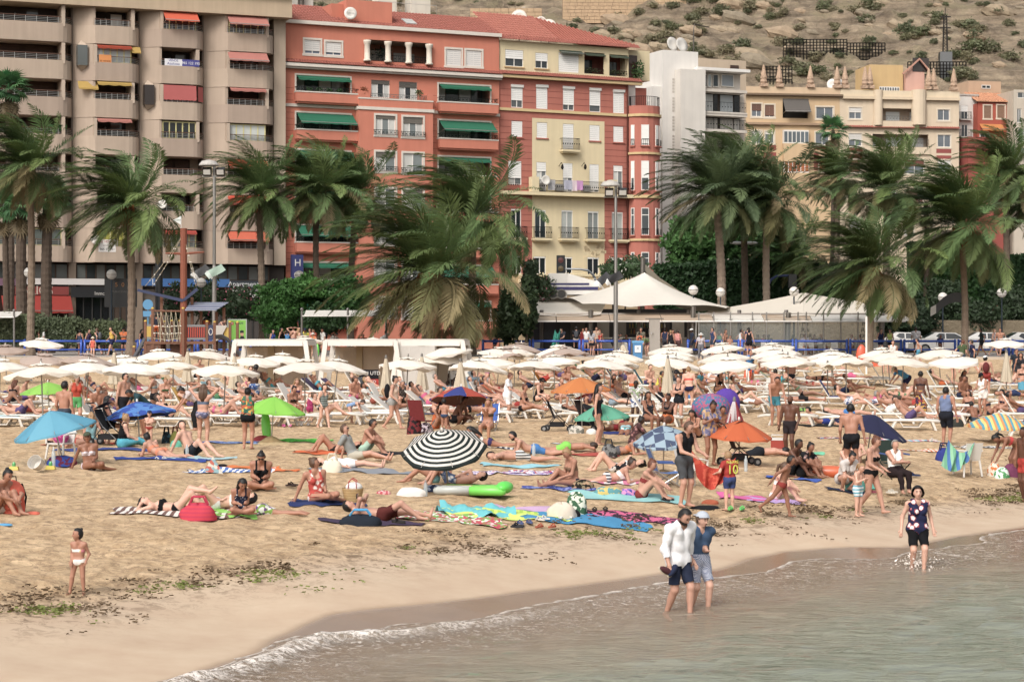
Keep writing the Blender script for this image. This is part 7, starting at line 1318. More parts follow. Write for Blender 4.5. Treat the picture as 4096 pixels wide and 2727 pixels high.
def body(pose,H,w=1.0,fem=False,vox=.025,seed=0,mods=None,fingers=True,breast=None):
 r=Rnd(seed);q=dict(POSES[pose]);q.update(mods or{})
 j=lambda s=.01:r.uniform(-s,s)
 p=np.array(q.get('p',(0,0,.52)));l0,l1,sb,tw=q.get('l0',1)+j(3),q.get('l1',2)+j(3),q.get('sb',0)+j(2),q.get('tw',0)
 child=max(0,min(1,(1.55-H)/.6));hs=1+.38*child;sw=(.112 if fem else .124)*(1-.12*child)
 B0=rotm('y',sb*.5)@rotm('x',l0);B1=rotm('z',tw)@rotm('y',sb)@rotm('x',l1)
 up0,up1=B0@[0,0,1],B1@[0,0,1];X0,X1=B0@[1,0,0],B1@[1,0,0];F0,F1=B0@[0,-1,0],B1@[0,-1,0]
 sl=.30*(1-.05*child);mid=p+up0*sl*.42;nk=mid+up1*sl*.58
 hd=q.get('hd',(0,0));Hm=B1@rotm('z',hd[0]+j(8))@rotm('x',hd[1]+j(5));hu,hf,hx=Hm@[0,0,1],Hm@[0,-1,0],Hm@[1,0,0]
 hc=nk+up1*.035+hu*.070*hs+hf*.012
 ll=.245*(1-.06*child);ua,fa=.168,.145
 P={};bones=[]
 def bone(g,a,b,ra,rb):bones.append((g,np.array(a,float),np.array(b,float),ra,rb))
 wt=w
 for s,k in((1,'l'),(-1,'r')):
  hip=p+X0*s*.050*(1.08 if fem else 1);ft=np.array(q.get(k+'f',(s*.062,0,.04)),float)
  kn,an=ik(hip,ft,ll,ll,q.get(k+'k',(s*.12,-1,.1)))
  toe=nv(q.get(k+'toe',(s*.22,-1,-.06)));hl=nv(an-kn)
  g=k.upper();bone('thigh'+g,hip,kn,.052*wt,.034);bone('calf'+g,kn,an,.033,.0215)
  bk_=nv(np.cross(np.cross(hl,toe),hl))*-1
  bone('calf'+g,kn+(an-kn)*.22+bk_*.010,kn+(an-kn)*.45+bk_*.008,.030,.027)
  bone('foot'+g,an+hl*.012-toe*.014,an+hl*.018+toe*.085,.021,.0125)
  sh=nk-up1*.022+X1*s*sw;ht=np.array(q.get(k+'h',(s*.155,-.03+j(.02),.492)),float)
  el,wr=ik(sh,ht,ua,fa,q.get(k+'e',(s*.28,.9,-.2)))
  bone('uarm'+g,sh,el,.0275*(w*.4+.6)*(.92 if fem else 1.05),.0225);bone('farm'+g,el,wr,.0235,.0155)
  hdv=nv(nv(wr-el)+np.array([0,0,-.15]));bone('hand'+g,wr,wr+hdv*.045,.0155,.0165)
  P['hand'+g]=(wr,hdv,nv(np.cross(hdv,X1 if abs(hdv@X1)<.9 else up1))*s)
 bone('torso',p+X0*.035,p-X0*.035,.060*wt,.060*wt)
 for s in(1,-1):
  bone('torso',p+X0*s*.030+up0*.02,mid+X0*s*.030,.054*wt,.046*wt*(.94 if fem else 1.02))
  bone('torso',mid+X1*s*.036,nk-up1*.06+X1*s*.052,.046*wt,.052*(.93 if fem else 1.05))
  bone('torso',p+X0*s*.040-F0*.026-up0*.012,p+X0*s*.042-F0*.02+up0*.01,.046*wt,.04*wt)
  bone('torso',nk+up1*.012,nk-up1*.02+X1*s*sw*.95,.024,.028)
  if(fem if breast is None else breast)and H>1.45:bone('torso',nk-up1*.092+X1*s*.044+F1*.040,nk-up1*.105+X1*s*.046+F1*.058,.032,.028)
 if w>1.12:bone('torso',p+up0*.05+F0*.028*w,mid+F0*.025*w,.055*w,.045*w)
 bone('neck',nk-up1*.01,hc-hu*.03,.030,.027)
 hr=np.array([.044,.055,.060])*hs
 A=[(g,a*H,b*H,ra*H,rb*H)for g,a,b,ra,rb in bones]
 hc,nkH,pH,midH=hc*H,nk*H,p*H,mid*H;hr=hr*H
 A.append(('head',hc+(hf*.020-hu*.030)*hs*H,hc+(hf*.026-hu*.050)*hs*H,.032*hs*H,.022*hs*H))
 A.append(('head',hc+(hf*.052-hu*.006)*hs*H,hc+(hf*.061-hu*.022)*hs*H,.006*hs*H,.0085*hs*H))
 for s in(1,-1):A.append(('head',hc+(hx*s*.043-hu*.006-hf*.004)*hs*H,hc+(hx*s*.045-hu*.022-hf*.002)*hs*H,.009*H,.006*H))
 pts=np.array([a for _,a,b,ra,rb in A]+[b for _,a,b,ra,rb in A]+[hc+hu*hr[2],hc+hf*hr[1]]);mg=.075*H+vox*2
 lo=pts.min(0)-mg;hi=pts.max(0)+mg;n=np.ceil((hi-lo)/vox).astype(int)+1
 ax=[lo[i]+np.arange(n[i])*vox for i in range(3)];D=np.full(n,.2)
 def put(dfun,a,b,rad,k):
  l=np.minimum(a,b)-rad-.05*H;h_=np.maximum(a,b)+rad+.05*H
  sl_=tuple(slice(max(0,int((l[i]-lo[i])/vox)),min(n[i],int((h_[i]-lo[i])/vox)+2))for i in range(3))
  G=np.stack(np.meshgrid(*(ax[i][sl_[i]]for i in range(3)),indexing='ij'),-1);d=dfun(G);o=D[sl_]
  hh=np.clip(.5+.5*(o-d)/k,0,1);D[sl_]=o+(d-o)*hh-k*hh*(1-hh)
 def cap(a,b,ra,rb):
  ab=b-a;L2=ab@ab+1e-12
  def f(G):
   t=np.clip(((G-a)@ab)/L2,0,1);return vlen(G-a-t[...,None]*ab,axis=-1)-(ra+(rb-ra)*t)
  return f
 for g,a,b,ra,rb in A:
  k=.035*H if g=='torso' else(.012*H if g in('head','neck')else .018*H)
  put(cap(a,b,ra,rb),a,b,max(ra,rb),k)
 Hm_=np.stack([hx,hf,hu],1)
 put(lambda G:(vlen(((G-hc)@Hm_)/hr,axis=-1)-1)*hr.min(),hc,hc,hr.max(),.012*H)
 V,Fq=surface_nets(D,lo,vox)
 best=np.full(len(V),1e9);gid=np.zeros(len(V),int);tt=np.zeros(len(V));names=[]
 for g,a,b,ra,rb in A+[('head',hc,hc+1e-6,hr.mean(),hr.mean())]:
  if g not in names:names.append(g)
  ab=b-a;t=np.clip(((V-a)@ab)/(ab@ab+1e-12),0,1);d=vlen(V-a-t[:,None]*ab,axis=1)-(ra+(rb-ra)*t)
  m=d<best;best[m]=d[m];gid[m]=names.index(g);tt[m]=t[m]
 grp=np.array(names)[gid]
 s0=((V-pH)@up0)/(sl*H);s1=.42+((V-midH)@up1)/(sl*H);sp=np.where(s0<.42,s0,np.maximum(s1,.42))
 tz=np.where((grp=='torso'),sp,0)
 hl_=((V-hc)@Hm_)/hr
 return dict(V=V,F=Fq,grp=grp,t=tt,tz=tz,hl=hl_,sp=sp,hc=hc,Hm=Hm_,hr=hr,P=P,H=H,N=vnormals(V,Fq),bones=A,nk=nkH,B1=B1,up1=up1,F1=F1,p=pH)
def shell(b,mask,off,off2=None):
 Fm=mask[b['F']].sum(1)>=3;Fq=b['F'][Fm];ids,inv=np.unique(Fq,return_inverse=True)
 if not len(ids):return None,None
 return b['V'][ids]+b['N'][ids]*off,inv.reshape(-1,4)
def fingers_geo(b,mb):
 for g in('L','R'):
  wr,d,pn=b['P']['hand'+g];wr=wr*b['H'];sd=nv(np.cross(d,pn));s=b['H']
  for i,(o,l)in enumerate(((-.016,.040),(-.0055,.046),(.005,.043),(.0155,.034))):
   a=wr+(d*.048+sd*o)*s;m1=a+(d*.55+pn*.10)*l*s;e=m1+(d*.42+pn*.25)*l*s
   mb.tube([a,m1,e],[.0058*s,.0054*s,.0040*s],5)
  a=wr+(d*.014-sd*.016)*s;m1=a+(d*.6-sd*.55)*.024*s;e=m1+(d*.9+pn*.2)*.020*s
  mb.tube([a,m1,e],[.0075*s,.0062*s,.0045*s],5)
def quadmesh(name,V,Fq):return npmesh(name,V,Fq,True)
def merge(V,Fq,mb):
 if not mb.v:return V,Fq
 V2=np.concatenate([V,np.array(mb.v)]);F2=[list(f)for f in mb.f if len(f)==4];F5=[f for f in mb.f if len(f)!=4]
 for f in F5:
  for i in range(1,len(f)-1,2):
   F2.append([f[0],f[i],f[min(i+1,len(f)-1)],f[min(i+2,len(f)-1)]]if i+2<len(f)else[f[0],f[i],f[i+1],f[i+1]])
 F2=[f for f in F2 if len(set(f))==4]+[]
 return V2,np.concatenate([Fq,np.array(F2,int)+len(V)])if F2 else Fq
def person(x,y,z,H=1.7,pose='stand',yaw=0,skin='t',hair='sk',wear='',label='',group=None,w=1.0,fem=False,mods=None,extra='',pitch=0,hy=0):
 NPEOPLE[0]+=1;seed=NPEOPLE[0];SPOTS.append((x,y));vox=min(max(.0135,y*.00044),.033)*(H/1.7)**.5;near=y<46
 b=body(pose,H,w,fem,vox,seed,mods)
 V,Fq=b['V'],b['F'];mb=MB()
 if y<80:fingers_geo(b,mb)
 V2,F2=merge(V,Fq,mb)
 me=quadmesh('person',V2,F2)
 o=obj('person',me,'skin',None,SKINS.get(skin,skin),loc=(x,y,z),rot=(R(pitch),0,R(yaw)),label=label,cat='person',group=group)
 grp,t,tz,hl=b['grp'],b['t'],b['tz'],b['hl']
 def limb(n):return(grp==n+'L')|(grp==n+'R')
 for it in[s for s in ';'.join('bk'+q[2:]+';bt'+q[2:]if q[:2]=='bi' else q for q in wear.split(';')).split(';')if s]:
  k,cs=it.split(':');cs=cs.split(',');mat='cloth'
  if cs[0]in MATKEY:mat=MATKEY[cs[0]];cs=cs[1:]
  if k=='sk':
   hem=float(cs[-1]);cs=cs[:-1];rings=[]
   Lb=[q for q in b['bones']if q[0]=='thighL'][0];Rb=[q for q in b['bones']if q[0]=='thighR'][0];Lc=[q for q in b['bones']if q[0]=='calfL'][0];Rc=[q for q in b['bones']if q[0]=='calfR'][0]
   pl=MB();nn=14;nr=9
   for i in range(nr+1):
    f=i/nr*hem
    la=Lb[1]+(Lb[2]-Lb[1])*min(f/.5,1)+(Lc[2]-Lc[1])*max(0,(f-.5)/.5);ra_=Rb[1]+(Rb[2]-Rb[1])*min(f/.5,1)+(Rc[2]-Rc[1])*max(0,(f-.5)/.5)
    c_=(la+ra_)/2;hw=vlen(la-ra_)/2+.062*H;dp=.075*H+.02*f*H+abs(la[1]-ra_[1])/2
    if i==0:c_=c_+np.array([0,0,.06*H]);hw=.092*H*w;dp=.072*H*w
    for kk in range(nn):
     a=2*pi*kk/nn;wv=1+.05*sin(3*a+i*.3)*(i/nr);pl.v.append((c_[0]+hw*wv*cos(a),c_[1]+dp*wv*sin(a),c_[2]))
   for i in range(nr):
    for kk in range(nn):aa,bb=i*nn+kk,i*nn+(kk+1)%nn;pl.f.append((aa,bb,bb+nn,aa+nn))
   obj('skirt',pl,mat,o,*cs,smooth=1);continue
  nm,tr,th,ua,cf,fa,off=GARM[k]
  m=((grp=='torso')&(tz>=tr[0])&(tz<=tr[1]))|(limb('thigh')&(t<=th)&(th>0))|(limb('uarm')&(t<=ua)&(ua>0))|(limb('calf')&(t<=cf)&(cf>0))|(limb('farm')&(t<=fa)&(fa>0))
  if k in('op','tk','dr','bl'):
   m=m|((grp=='torso')&(tz>.6)&(tz<1.2)&(np.abs(np.abs((V-b['nk'])@(b['B1']@[1,0,0]))-.055*H)<(.016 if k=='op' else .034)*H))
  if k in('ts','sr','tu'):m=m&~((grp=='neck'))
  if off>.01:off=off+.006*np.sin(V[:,2]*31+V[:,0]*23)[np.unique(Fq[m[Fq].sum(1)>=3])][:,None]if m.any()else off
  Vs,Fs=shell(b,m,off)
  if Vs is not None:obj(nm,quadmesh(nm,Vs,Fs),mat,o,*cs)
 st,hcx=(hair[0],HAIRC.get(hair[1],'#222222'))if hair else('n','#222222')
 hu,hf,hx=b['Hm'][:,2],b['Hm'][:,1],b['Hm'][:,0];hr=b['hr'];hc=b['hc']
 head=(grp=='head')|((grp=='neck')&(hl[:,2]>-1.1))
 if st!='n':
  line=.46 if st!='s' else .58
  hm=head&((hl[:,2]>line+.24*np.clip(hl[:,1],0,1)-.25*np.clip(-hl[:,1],0,1))|((hl[:,1]<-.05)&(hl[:,2]>(-.75 if st=='s' else-.95)))|((hl[:,1]<.12)&(hl[:,2]>-.1)&(np.abs(hl[:,0])>.6)))
  th={'s':.012,'b':.010,'p':.010,'l':.017,'c':.026}[st]*H
  Vs,Fs=shell(b,hm,th);hb=MB()
  if st=='b':hb.sphere(tuple(hc+(hu*.80*hr[2]-hf*hr[1]*.75)),.024*H,9,6)
  if st=='p':
   a=hc-hf*hr[1]*.95+hu*hr[2]*.3;hb.tube([a,a-hf*.03*H-hu*.02*H,a-hf*.03*H-hu*.09*H,a-hf*.015*H-hu*.15*H],[.016*H,.022*H,.018*H,.006*H],7)
  if st=='l':
   bk=b['B1']@[0,1,0];dn=-b['up1']if pose not in('prone','supine')else-b['up1']
   for s in(-1.6,-.8,0,.8,1.6):
    a=hc-hf*hr[1]*(.85-.28*abs(s))+hx*s*.024*H;hb.tube([a+hu*.02*H,a+dn*.08*H+bk*.012*H+hx*s*.006*H,a+dn*.15*H+bk*.016*H+hx*s*.006*H,a+dn*.20*H+bk*.012*H],[.026*H,.026*H,.021*H,.008*H],7)
  if Vs is not None:
   V3,F3=merge(Vs,Fs,hb);obj('hair',quadmesh('hair',V3,F3),'hair',o,hcx)
 for it in[s for s in extra.split(';')if s]:
  k,_,cs=it.partition(':');cs=cs.split(',')if cs else['#202020']
  if k in('cap','hat','bcap'):
   hm=head&(hl[:,2]>(.32 if k!='hat' else .45));Vs,Fs=shell(b,hm,(.022 if k!='hat' else .026)*H);hb=MB();f=hf if k=='cap' else-hf
   if k!='hat':
    a=hc+hu*hr[2]*.48+f*hr[1]*.9;hb.add([a+hx*.038*H-f*.01*H,a+hx*.032*H+f*.045*H-hu*.012*H,a-hx*.032*H+f*.045*H-hu*.012*H,a-hx*.038*H-f*.01*H,a+hx*.038*H-f*.01*H+hu*.008*H,a+hx*.03*H+f*.045*H-hu*.004*H,a-hx*.03*H+f*.045*H-hu*.004*H,a-hx*.038*H-f*.01*H+hu*.008*H],[(0,1,2,3),(7,6,5,4),(0,4,5,1),(1,5,6,2),(2,6,7,3)])
   else:
    n_=16;c_=hc+hu*hr[2]*.45
    for rr,dz in((.055,.004),(.11,-.012),(.11,-.018),(.055,-.004)):
     for i in range(n_):a=2*pi*i/n_;hb.v.append(tuple(c_+(hx*cos(a)+hf*sin(a))*rr*H+hu*(dz+.006*sin(2*a))*H))
    for ring in range(3):
     for i in range(n_):a_,b_=ring*n_+i,ring*n_+(i+1)%n_;hb.f.append((a_,b_,b_+n_,a_+n_))
   if Vs is not None:
    V3,F3=merge(Vs,Fs,hb);obj('hat' if k=='hat' else 'cap',quadmesh('cap',V3,F3),'cloth',o,*cs)
  elif k=='glass':
   g=MB();c_=hc+hf*hr[1]*.93+hu*hr[2]*.10
   for s in(1,-1):
    q_=c_+hx*s*hr[0]*.42;e1=hx*.016*H;e2=hu*.0095*H;e3=hf*.005*H
    g.add([q_-e1-e2-e3,q_+e1-e2-e3,q_+e1+e2-e3,q_-e1+e2-e3,q_-e1-e2+e3,q_+e1-e2+e3,q_+e1+e2+e3,q_-e1+e2+e3],[(0,3,2,1),(4,5,6,7),(0,1,5,4),(1,2,6,5),(2,3,7,6),(3,0,4,7)])
   obj('sunglasses',g,'plastic',o,*cs)
  elif k=='beard':
   hm=head&(hl[:,2]<-.55)&(hl[:,1]>-.05)&(hl[:,2]>-1.25)&~((np.abs(hl[:,0])<.3)&(hl[:,2]>-.52)&(hl[:,1]>.8));Vs,Fs=shell(b,hm,.004*H)
   if Vs is not None:obj('beard',quadmesh('beard',Vs,Fs),'hair',o,*cs)
  elif k=='pack':
   g=MB();c_=b['nk']-b['up1']*.12*H-b['F1']*.115*H;g.sphere(tuple(c_),.1*H,10,8,(.85,.55,1.35));obj('backpack',g,'cloth',o,*cs,smooth=1)
 if near:
  for s in(1,-1):
   q_=hc+hf*hr[1]*.90+hx*s*hr[0]*.40+hu*hr[2]*.06
   obj('eye',MB().sphere(tuple(q_),.0075*H,7,5,(1,.7,.7)),'plastic',o,'#2a2220')
   obj('eyebrow',MB().tube([tuple(q_+hu*.014*H+hx*.012*H),tuple(q_+hu*.016*H+hf*.002*H),tuple(q_+hu*.014*H-hx*.012*H)],.0028*H,5),'hair',o,hcx)
  q_=hc+hf*hr[1]*.86-hu*hr[2]*.72;obj('lips',MB().sphere(tuple(q_),.011*H,8,5,(1.1,.6,.42)),'skin',o,'#a9604f')
 return o
# ------------------------------------------------------------------ the crowd: (tile column, tile row, x, y) of feet or seat, read off the photograph
def pp(c,r,x,y,H,pose,yaw,skin,hair,wear,label,fem=0,w=1.0,h=0.0,extra='',mods=None):
 p=place(*T(c,r,x,y),h);return person(p.x,p.y,p.z+h,H,pose,yaw,skin,hair,wear,label,None,w,bool(fem),mods,extra)
def ph(c,r,x,y,H,pose,yaw,skin,hair,wear,label,fem=0,w=1.0,extra='',mods=None):
 p=place(*T(c,r,x,y),H);return person(p.x,p.y,p.z,H,pose,yaw,skin,hair,wear,label,None,w,bool(fem),mods,extra)
def pr(c,r,x,H,pose,yaw,skin,hair,wear,label,fem=0,w=1.0,Y=127.9,h=0.0,extra='',mods=None):
 p=atx(T(c,r,x,0)[0],Y,PZ+h);return person(p.x,p.y,p.z,H,pose,yaw,skin,hair,wear,label,None,w,bool(fem),mods,extra)
L_=.37
CH=.44
# --- at the water's edge
pp(0,3,735,1082,.98,'stand',-8,'m','bk','bi:floral,#ece2dc,#d8808c,#d8c070','small girl in a white flowered bikini standing alone on the sand',1,mods=dict(lf=(.06,0,.04),rf=(-.15,-.02,.04),p=(-.02,0,.51),hd=(-55,0),lh=(.115,-.06,.52),rh=(-.115,-.06,.52)))
MAN=pp(2,3,1530,1335,1.80,'walk',38,'t','sk','sr:#f2f0f2;sh:#262e45','bearded man in a white shirt and navy shorts wading ankle deep',extra='beard:#231c19',mods=dict(lf=(.05,-.09,.04),rf=(-.05,.10,.05),hd=(8,26),lh=(.15,.03,.485),rh=(-.16,-.06,.485)))
pp(2,3,1722,1285,1.64,'walk',28,'p','sm','ts:#3f5878;sh:check,#d2d6e2,#5c6892','boy in a blue polo and checked shorts wading beside the bearded man',extra='bcap:#b6bdc9',mods=dict(lf=(.05,-.07,.04),rf=(-.05,.07,.05),hd=(14,6),lh=(.0,-.12,.63)))
pp(3,3,1375,905,1.60,'walk',4,'p','ck','bl:floral,#262a4c,#ece2e0,#b04a50;sh:#17171b','laughing woman in a dark flowered blouse splashing through the shallows',1,1.12,mods=dict(lf=(.05,-.08,.04),rf=(-.05,.05,.06),lh=(.18,.0,.50),rh=(-.19,-.02,.50)))
# --- children and walkers on the lower beach
pp(3,3,130,410,1.32,'run',72,'d','sk','br:#963630','boy in dark red trunks running along the sand')
pp(3,3,945,358,1.74,'walk',55,'t','br','bi:#17171a','woman with a high bun in a black bikini walking beside a child',1,1.12,mods=dict(lh=(.10,-.14,.56),rh=(-.06,-.16,.55),hd=(10,22)))
pp(3,3,828,385,1.16,'phone',48,'p','pl','tr:stripe,#66b2c8,#e8eef0','fair haired child in blue striped swim shorts walking by the black bikini woman',1)
MAN2=pp(2,3,1585,292,1.84,'hold',42,'t','sm','tk:#1d1d22;sh:#4c4e52','tall man in a black basketball vest holding a red cloth',mods=dict(hd=(8,24)))
BOY=pp(2,3,2000,325,1.25,'hold',205,'p','sl','ts:#ab342d;tr:#3c4a7c','boy in a red number ten shirt holding the red cloth',mods=dict(lh=(.2,-.12,.62),rh=(-.15,-.16,.6)))
pp(2,3,1195,200,1.68,'knees',72,'t','br','bi:#8e3232','woman in a dark red bikini hugging her knees on a pale towel',1,mods=dict(lh=(.04,-.33,.16),rh=(-.04,-.34,.15)))
pp(2,3,560,108,1.68,'legs',-68,'m','bl','bk:#2a2c3c;bt:#8a6a52','woman with a blonde topknot looking down into her bag',1,1.1,mods=dict(rf=(-.05,-.36,.035),hd=(0,30)))
pp(2,2,880,1438,1.66,'elbows',88,'t','bb','bk:stripe,#2c2d42,#e4e0dc;bt:#ece8e4','woman in striped briefs and white top lying on her front',1)
pp(2,2,930,1345,1.68,'supineknee',-92,'p','bk','op:blotch,#26262c,#dad6d2','woman in a black and white swimsuit lying with knees raised',1)
pp(1,2,1790,1465,1.74,'supineknee',-88,'t','sk','tr:floral,#4a5a7a,#d8d0c8,#8a9ab0','man lying on his back in the shade of the ring striped parasol',w=1.1)
pp(1,2,1640,1445,1.66,'back',-85,'m','bb','bi:#7fc0c8','woman sitting under the ring striped parasol with legs stretched out',1)
pp(1,3,560,255,1.68,'side',24,'m','bm','op:floral,#c0443a,#efe6de,#d89a8c;sk:floral,#c0443a,#efe6de,#d89a8c,.22','woman in a red and white flowered swimsuit sitting beside a straw basket',1,mods=dict(hd=(70,0)))
pp(1,3,40,128,1.66,'cross',8,'m','bk','op:#17171a','woman in a black swimsuit sitting cross legged with her phone',1,1.1,extra='glass')
pp(0,3,1640,335,1.66,'supineknee',82,'p','bk','bi:#151518','woman in a black bikini lying with one leg crossed over her knee',1,mods=dict(lf=(.02,-.36,.24),ltoe=(0,-.7,.6),lh=(.06,.42,.1),rh=(-.06,.42,.1)))
pp(0,3,1990,320,1.64,'supineknee',-84,'p','lk','bi:#ece8e4','woman in a white bikini lying behind the pink beach bag',1)
pp(0,3,2205,378,1.36,'cross',18,'m','lk','op:dots,#262a42,#e4e0e2','dark haired girl in a polka dot swimsuit sitting on a towel edge',1)
pp(1,3,60,335,1.5,'prone',-96,'m','bk','tr:patch,#6c3c7c,#dad6d2,#7ca03c','girl in a many coloured skirt lying on her front',1)
pp(1,3,1175,398,1.74,'supinephone',84,'t','sk','tr:#5e2622','man in maroon shorts lying on his back looking at a phone')
pp(3,2,2362,1620,1.8,'stand2',-70,'b','sk','tr:#b8382e','dark skinned man in red trunks cut by the picture edge',w=1.08)
pp(3,2,2270,1395,1.68,'bend',-78,'d','pk','bi:#cc4040','woman in a bright red bikini stooping over shopping bags',1,1.1)
pp(0,3,-22,352,1.66,'knees',60,'m','bk','bi:#e6e0dc','person in white beachwear cut by the picture edge beside the coral backpack',1)
pp(3,3,70,212,1.66,'knees',72,'p','pm','bi:#ece8e4','woman in a white bikini sitting behind the running boy',1)
# --- middle of the beach, left
pp(0,2,820,1335,1.6,'side',12,'d','pk','bt:#e2d6de;bk:#dccad4','young woman in a white bandeau bikini and green cap',1,extra='cap:#4c5442')
pp(0,2,1490,1212,1.64,'elbows',-125,'t','bk','bi:#e28a64','woman in an orange bikini lying on a blue towel',1)
pp(0,2,1760,1208,1.78,'back',62,'p','sk','tr:#2d3239','young man in dark shorts leaning back on one arm',mods=dict(hd=(-30,12)))
pp(0,2,1865,1115,1.68,'headhands',172,'t','lm','bk:patch,#8c8caa,#5c5c7a,#b29ca2;bt:#5c6a80','woman in a patterned bikini raising both hands to her long hair',1)
pp(0,2,2278,1152,1.62,'photo',168,'m','bk','tk:patch,#b85a34,#34705c,#d8aa40;bs:#17181c','woman in black shorts and a flowered vest taking a picture',1,1.16)
pp(0,2,1130,1128,1.66,'legs',112,'p','bl','pt:#42a8be;tk:#17171a','woman in turquoise trousers sitting with her back turned',1,1.1)
pp(0,2,1372,1108,.90,'fold',10,'p','sm','br:#a8342c','toddler in red trunks standing with a yellow toy',extra='cap:#2c304c')
pp(0,2,985,940,1.66,'chair',105,'m','lk','dr:#17171a','woman dressed in black sitting beside the pushchair',1,h=CH)
ph(0,2,1130,432,1.76,'stand2',62,'t','sk','tr:#23252b','heavy bare chested man in sunglasses standing by the blue parasol',w=1.24,extra='glass')
pp(0,2,1330,1010,1.72,'stoop',-60,'d','sk','ts:#27484f;tr:#2a2c34','man in a dark teal polo stooping behind the blue parasol')
ph(0,2,1420,425,1.68,'hold',-95,'t','bl','bt:stripe,#4f8fa0,#d8c8b8;bs:#2c2e34','blonde woman in dark shorts and striped bikini top looking down',1,1.12)
ph(0,2,692,445,1.66,'stand2',28,'t','pb','tk:#c2462e;tr:#52ae60','woman in a red vest and green shorts standing by the lime parasol',1)
ph(0,2,598,502,1.76,'stand2',150,'m','sk','tr:#3a4452','tanned bearded man seen from behind next to the lime parasol',extra='beard:#231c19')
pp(0,2,110,700,1.64,'edge',165,'t','lr','bi:#2a2a30','red haired woman sitting on a lounger with her back turned',1,h=L_)
pp(0,2,205,690,1.74,'edge',95,'t','sm','tr:#6a4a8a','man in a grey sun hat sitting next to the red haired woman',h=L_,extra='hat:#8e9298')
pp(0,2,445,640,1.3,'edge',10,'m','sk','tr:#3a5a8a','boy sitting behind the lime parasol',h=L_)
pp(0,2,235,770,1.74,'prone',-88,'t','sk','tr:#7c322c','man in dark red trunks lying face down on a flat lounger',h=L_)
pp(0,2,1800,965,1.64,'stoop',-70,'m','bk','ts:#cfc0c0;pt:#222226','woman in a pale top and black trousers folding a blue cloth',1)
pp(0,2,2120,740,1.6,'recline2',78,'p','sm','bi:patch,#3a3a40,#d8d0c8,#8a8a90','girl in mirrored blue sunglasses reclining on a pale blue towel',1,h=L_,extra='glass:#7fb4d4')
pp(0,2,1800,600,1.76,'recline2',60,'m','sm','tr:#8a8a80','man in a flat cap reclining behind the folded umbrella',h=L_,extra='cap:#8a7c6a')
ph(0,2,2338,345,1.82,'phone',160,'k','sk','tr:patch,#2c3c6c,#4a6aa0,#b8b8c0','dark skinned man in blue trunks standing with his back turned')
pp(0,2,830,1085,1.62,'side',200,'t','ll','op:#7fb2ba','woman with curly hair in a pale blue swimsuit behind the white chair',1)
pp(0,2,700,1100,1.68,'supine',96,'t','bk','bi:#c85a4a','person lying on a red towel behind the white plastic chair',1)
# --- middle of the beach, centre left
pp(1,2,315,800,1.64,'edge',50,'m','bk','bi:#2a2a2e','woman knitting on a lounger beside the bright green parasol',1,h=L_)
pp(1,2,492,905,.98,'stand2',24,'p','pm','dr:#b8366e','small girl in a magenta dress standing between the loungers',1)
pp(1,2,620,948,1.44,'walk',40,'p','pk','op:stripe,#5e6866,#8c9692','girl with a long plait in a grey striped swimsuit and white socks',1)
pp(1,2,640,830,1.66,'recline2',76,'p','bm','op:blotch,#1e1e22,#e2deda;bs:#d8c8be','woman in a black and white flowered dress reclining with trainers on',1,1.1,h=L_)
pp(1,2,880,908,1.12,'bend',82,'p','bb','op:#7c9ac4','little girl in a pale blue swimsuit bending over a lounger',1)
pp(1,2,1085,700,1.74,'recline',74,'d','sk','ts:#e2ded8;tr:#c86c5c','man in a white shirt reclining on a charcoal towel',h=L_)
pp(1,2,1255,955,1.70,'walk',78,'t','bk','tk:#e2c4ac;bs:#9c9c9a','woman in grey shorts with a black backpack walking past the loungers',1,1.14,extra='pack:#1c1d22')
pp(1,2,1345,720,1.62,'edge',12,'t','sg','dr:dots,#3c322e,#8c7c72','grey haired woman in a brown dotted dress sitting on a lounger',1,1.2,h=L_)
pp(1,2,985,620,1.66,'recline2',60,'t','pb','bi:#b83e36','woman in a red bikini reclining beside the football towel',1,h=L_)
pp(1,2,1400,640,1.68,'recline2',70,'p','bl','op:#4a5a8a','woman reclining behind the grey haired woman in the dotted dress',1,h=L_)
pp(1,2,2312,862,1.66,'hold',78,'t','br','ts:#f2f0f0;sh:#f0eeee','woman dressed all in white standing between the loungers',1,1.16)
pp(1,2,2235,650,1.72,'recline',66,'t','sg','tr:#5a6a7a','bald man in glasses reclining near the woman in white',h=L_,extra='glass')
pp(1,2,2050,625,1.66,'recline2',70,'t','sm','bi:#c8a0a0','smiling woman reclining on the lettered blue towel',1,h=L_)
pp(1,2,2150,735,1.7,'recline2',74,'t','sb','op:#e0d8d0','person in a pale swimsuit reclining with knees up by the woman in white',1,h=L_)
pp(1,2,1735,610,1.74,'recline',66,'t','sg','tr:#3f7f96','grey haired man in sunglasses on the blue paisley towel',h=L_,extra='glass')
pp(1,2,1815,540,1.76,'chair',-20,'k','sk','ts:#f0ece8;tr:#2a2a30','dark skinned man in a white shirt sitting in the closed cabana',h=CH)
pp(1,2,2110,510,1.66,'back',-60,'t','lk','bi:#c87ea2','dark haired woman in a pink bikini sitting at the back of the beach',1)
pp(1,2,1650,945,1.64,'knees',55,'m','lm','op:#d86c34','woman in an orange swimsuit and navy cap under the red and blue parasol',1,extra='cap:#2c304c')
pp(1,2,1735,975,1.02,'stand2',175,'m','sk','br:#3c4c6c','toddler standing with his back turned under the red and blue parasol')
pp(1,2,1850,955,1.76,'squat',65,'b','sk','tr:#1c1c20','dark skinned man crouching under the red and blue parasol',w=1.08)
pp(1,2,1640,800,1.68,'edge',70,'t','bb','bi:#6a4a4a','woman sitting on a lounger hidden by the red and blue parasol',1,h=L_)
pp(1,2,1960,790,1.66,'prone',92,'t','bk','bk:#1c1c20','person sunbathing face down behind the red and blue parasol',1,h=L_)
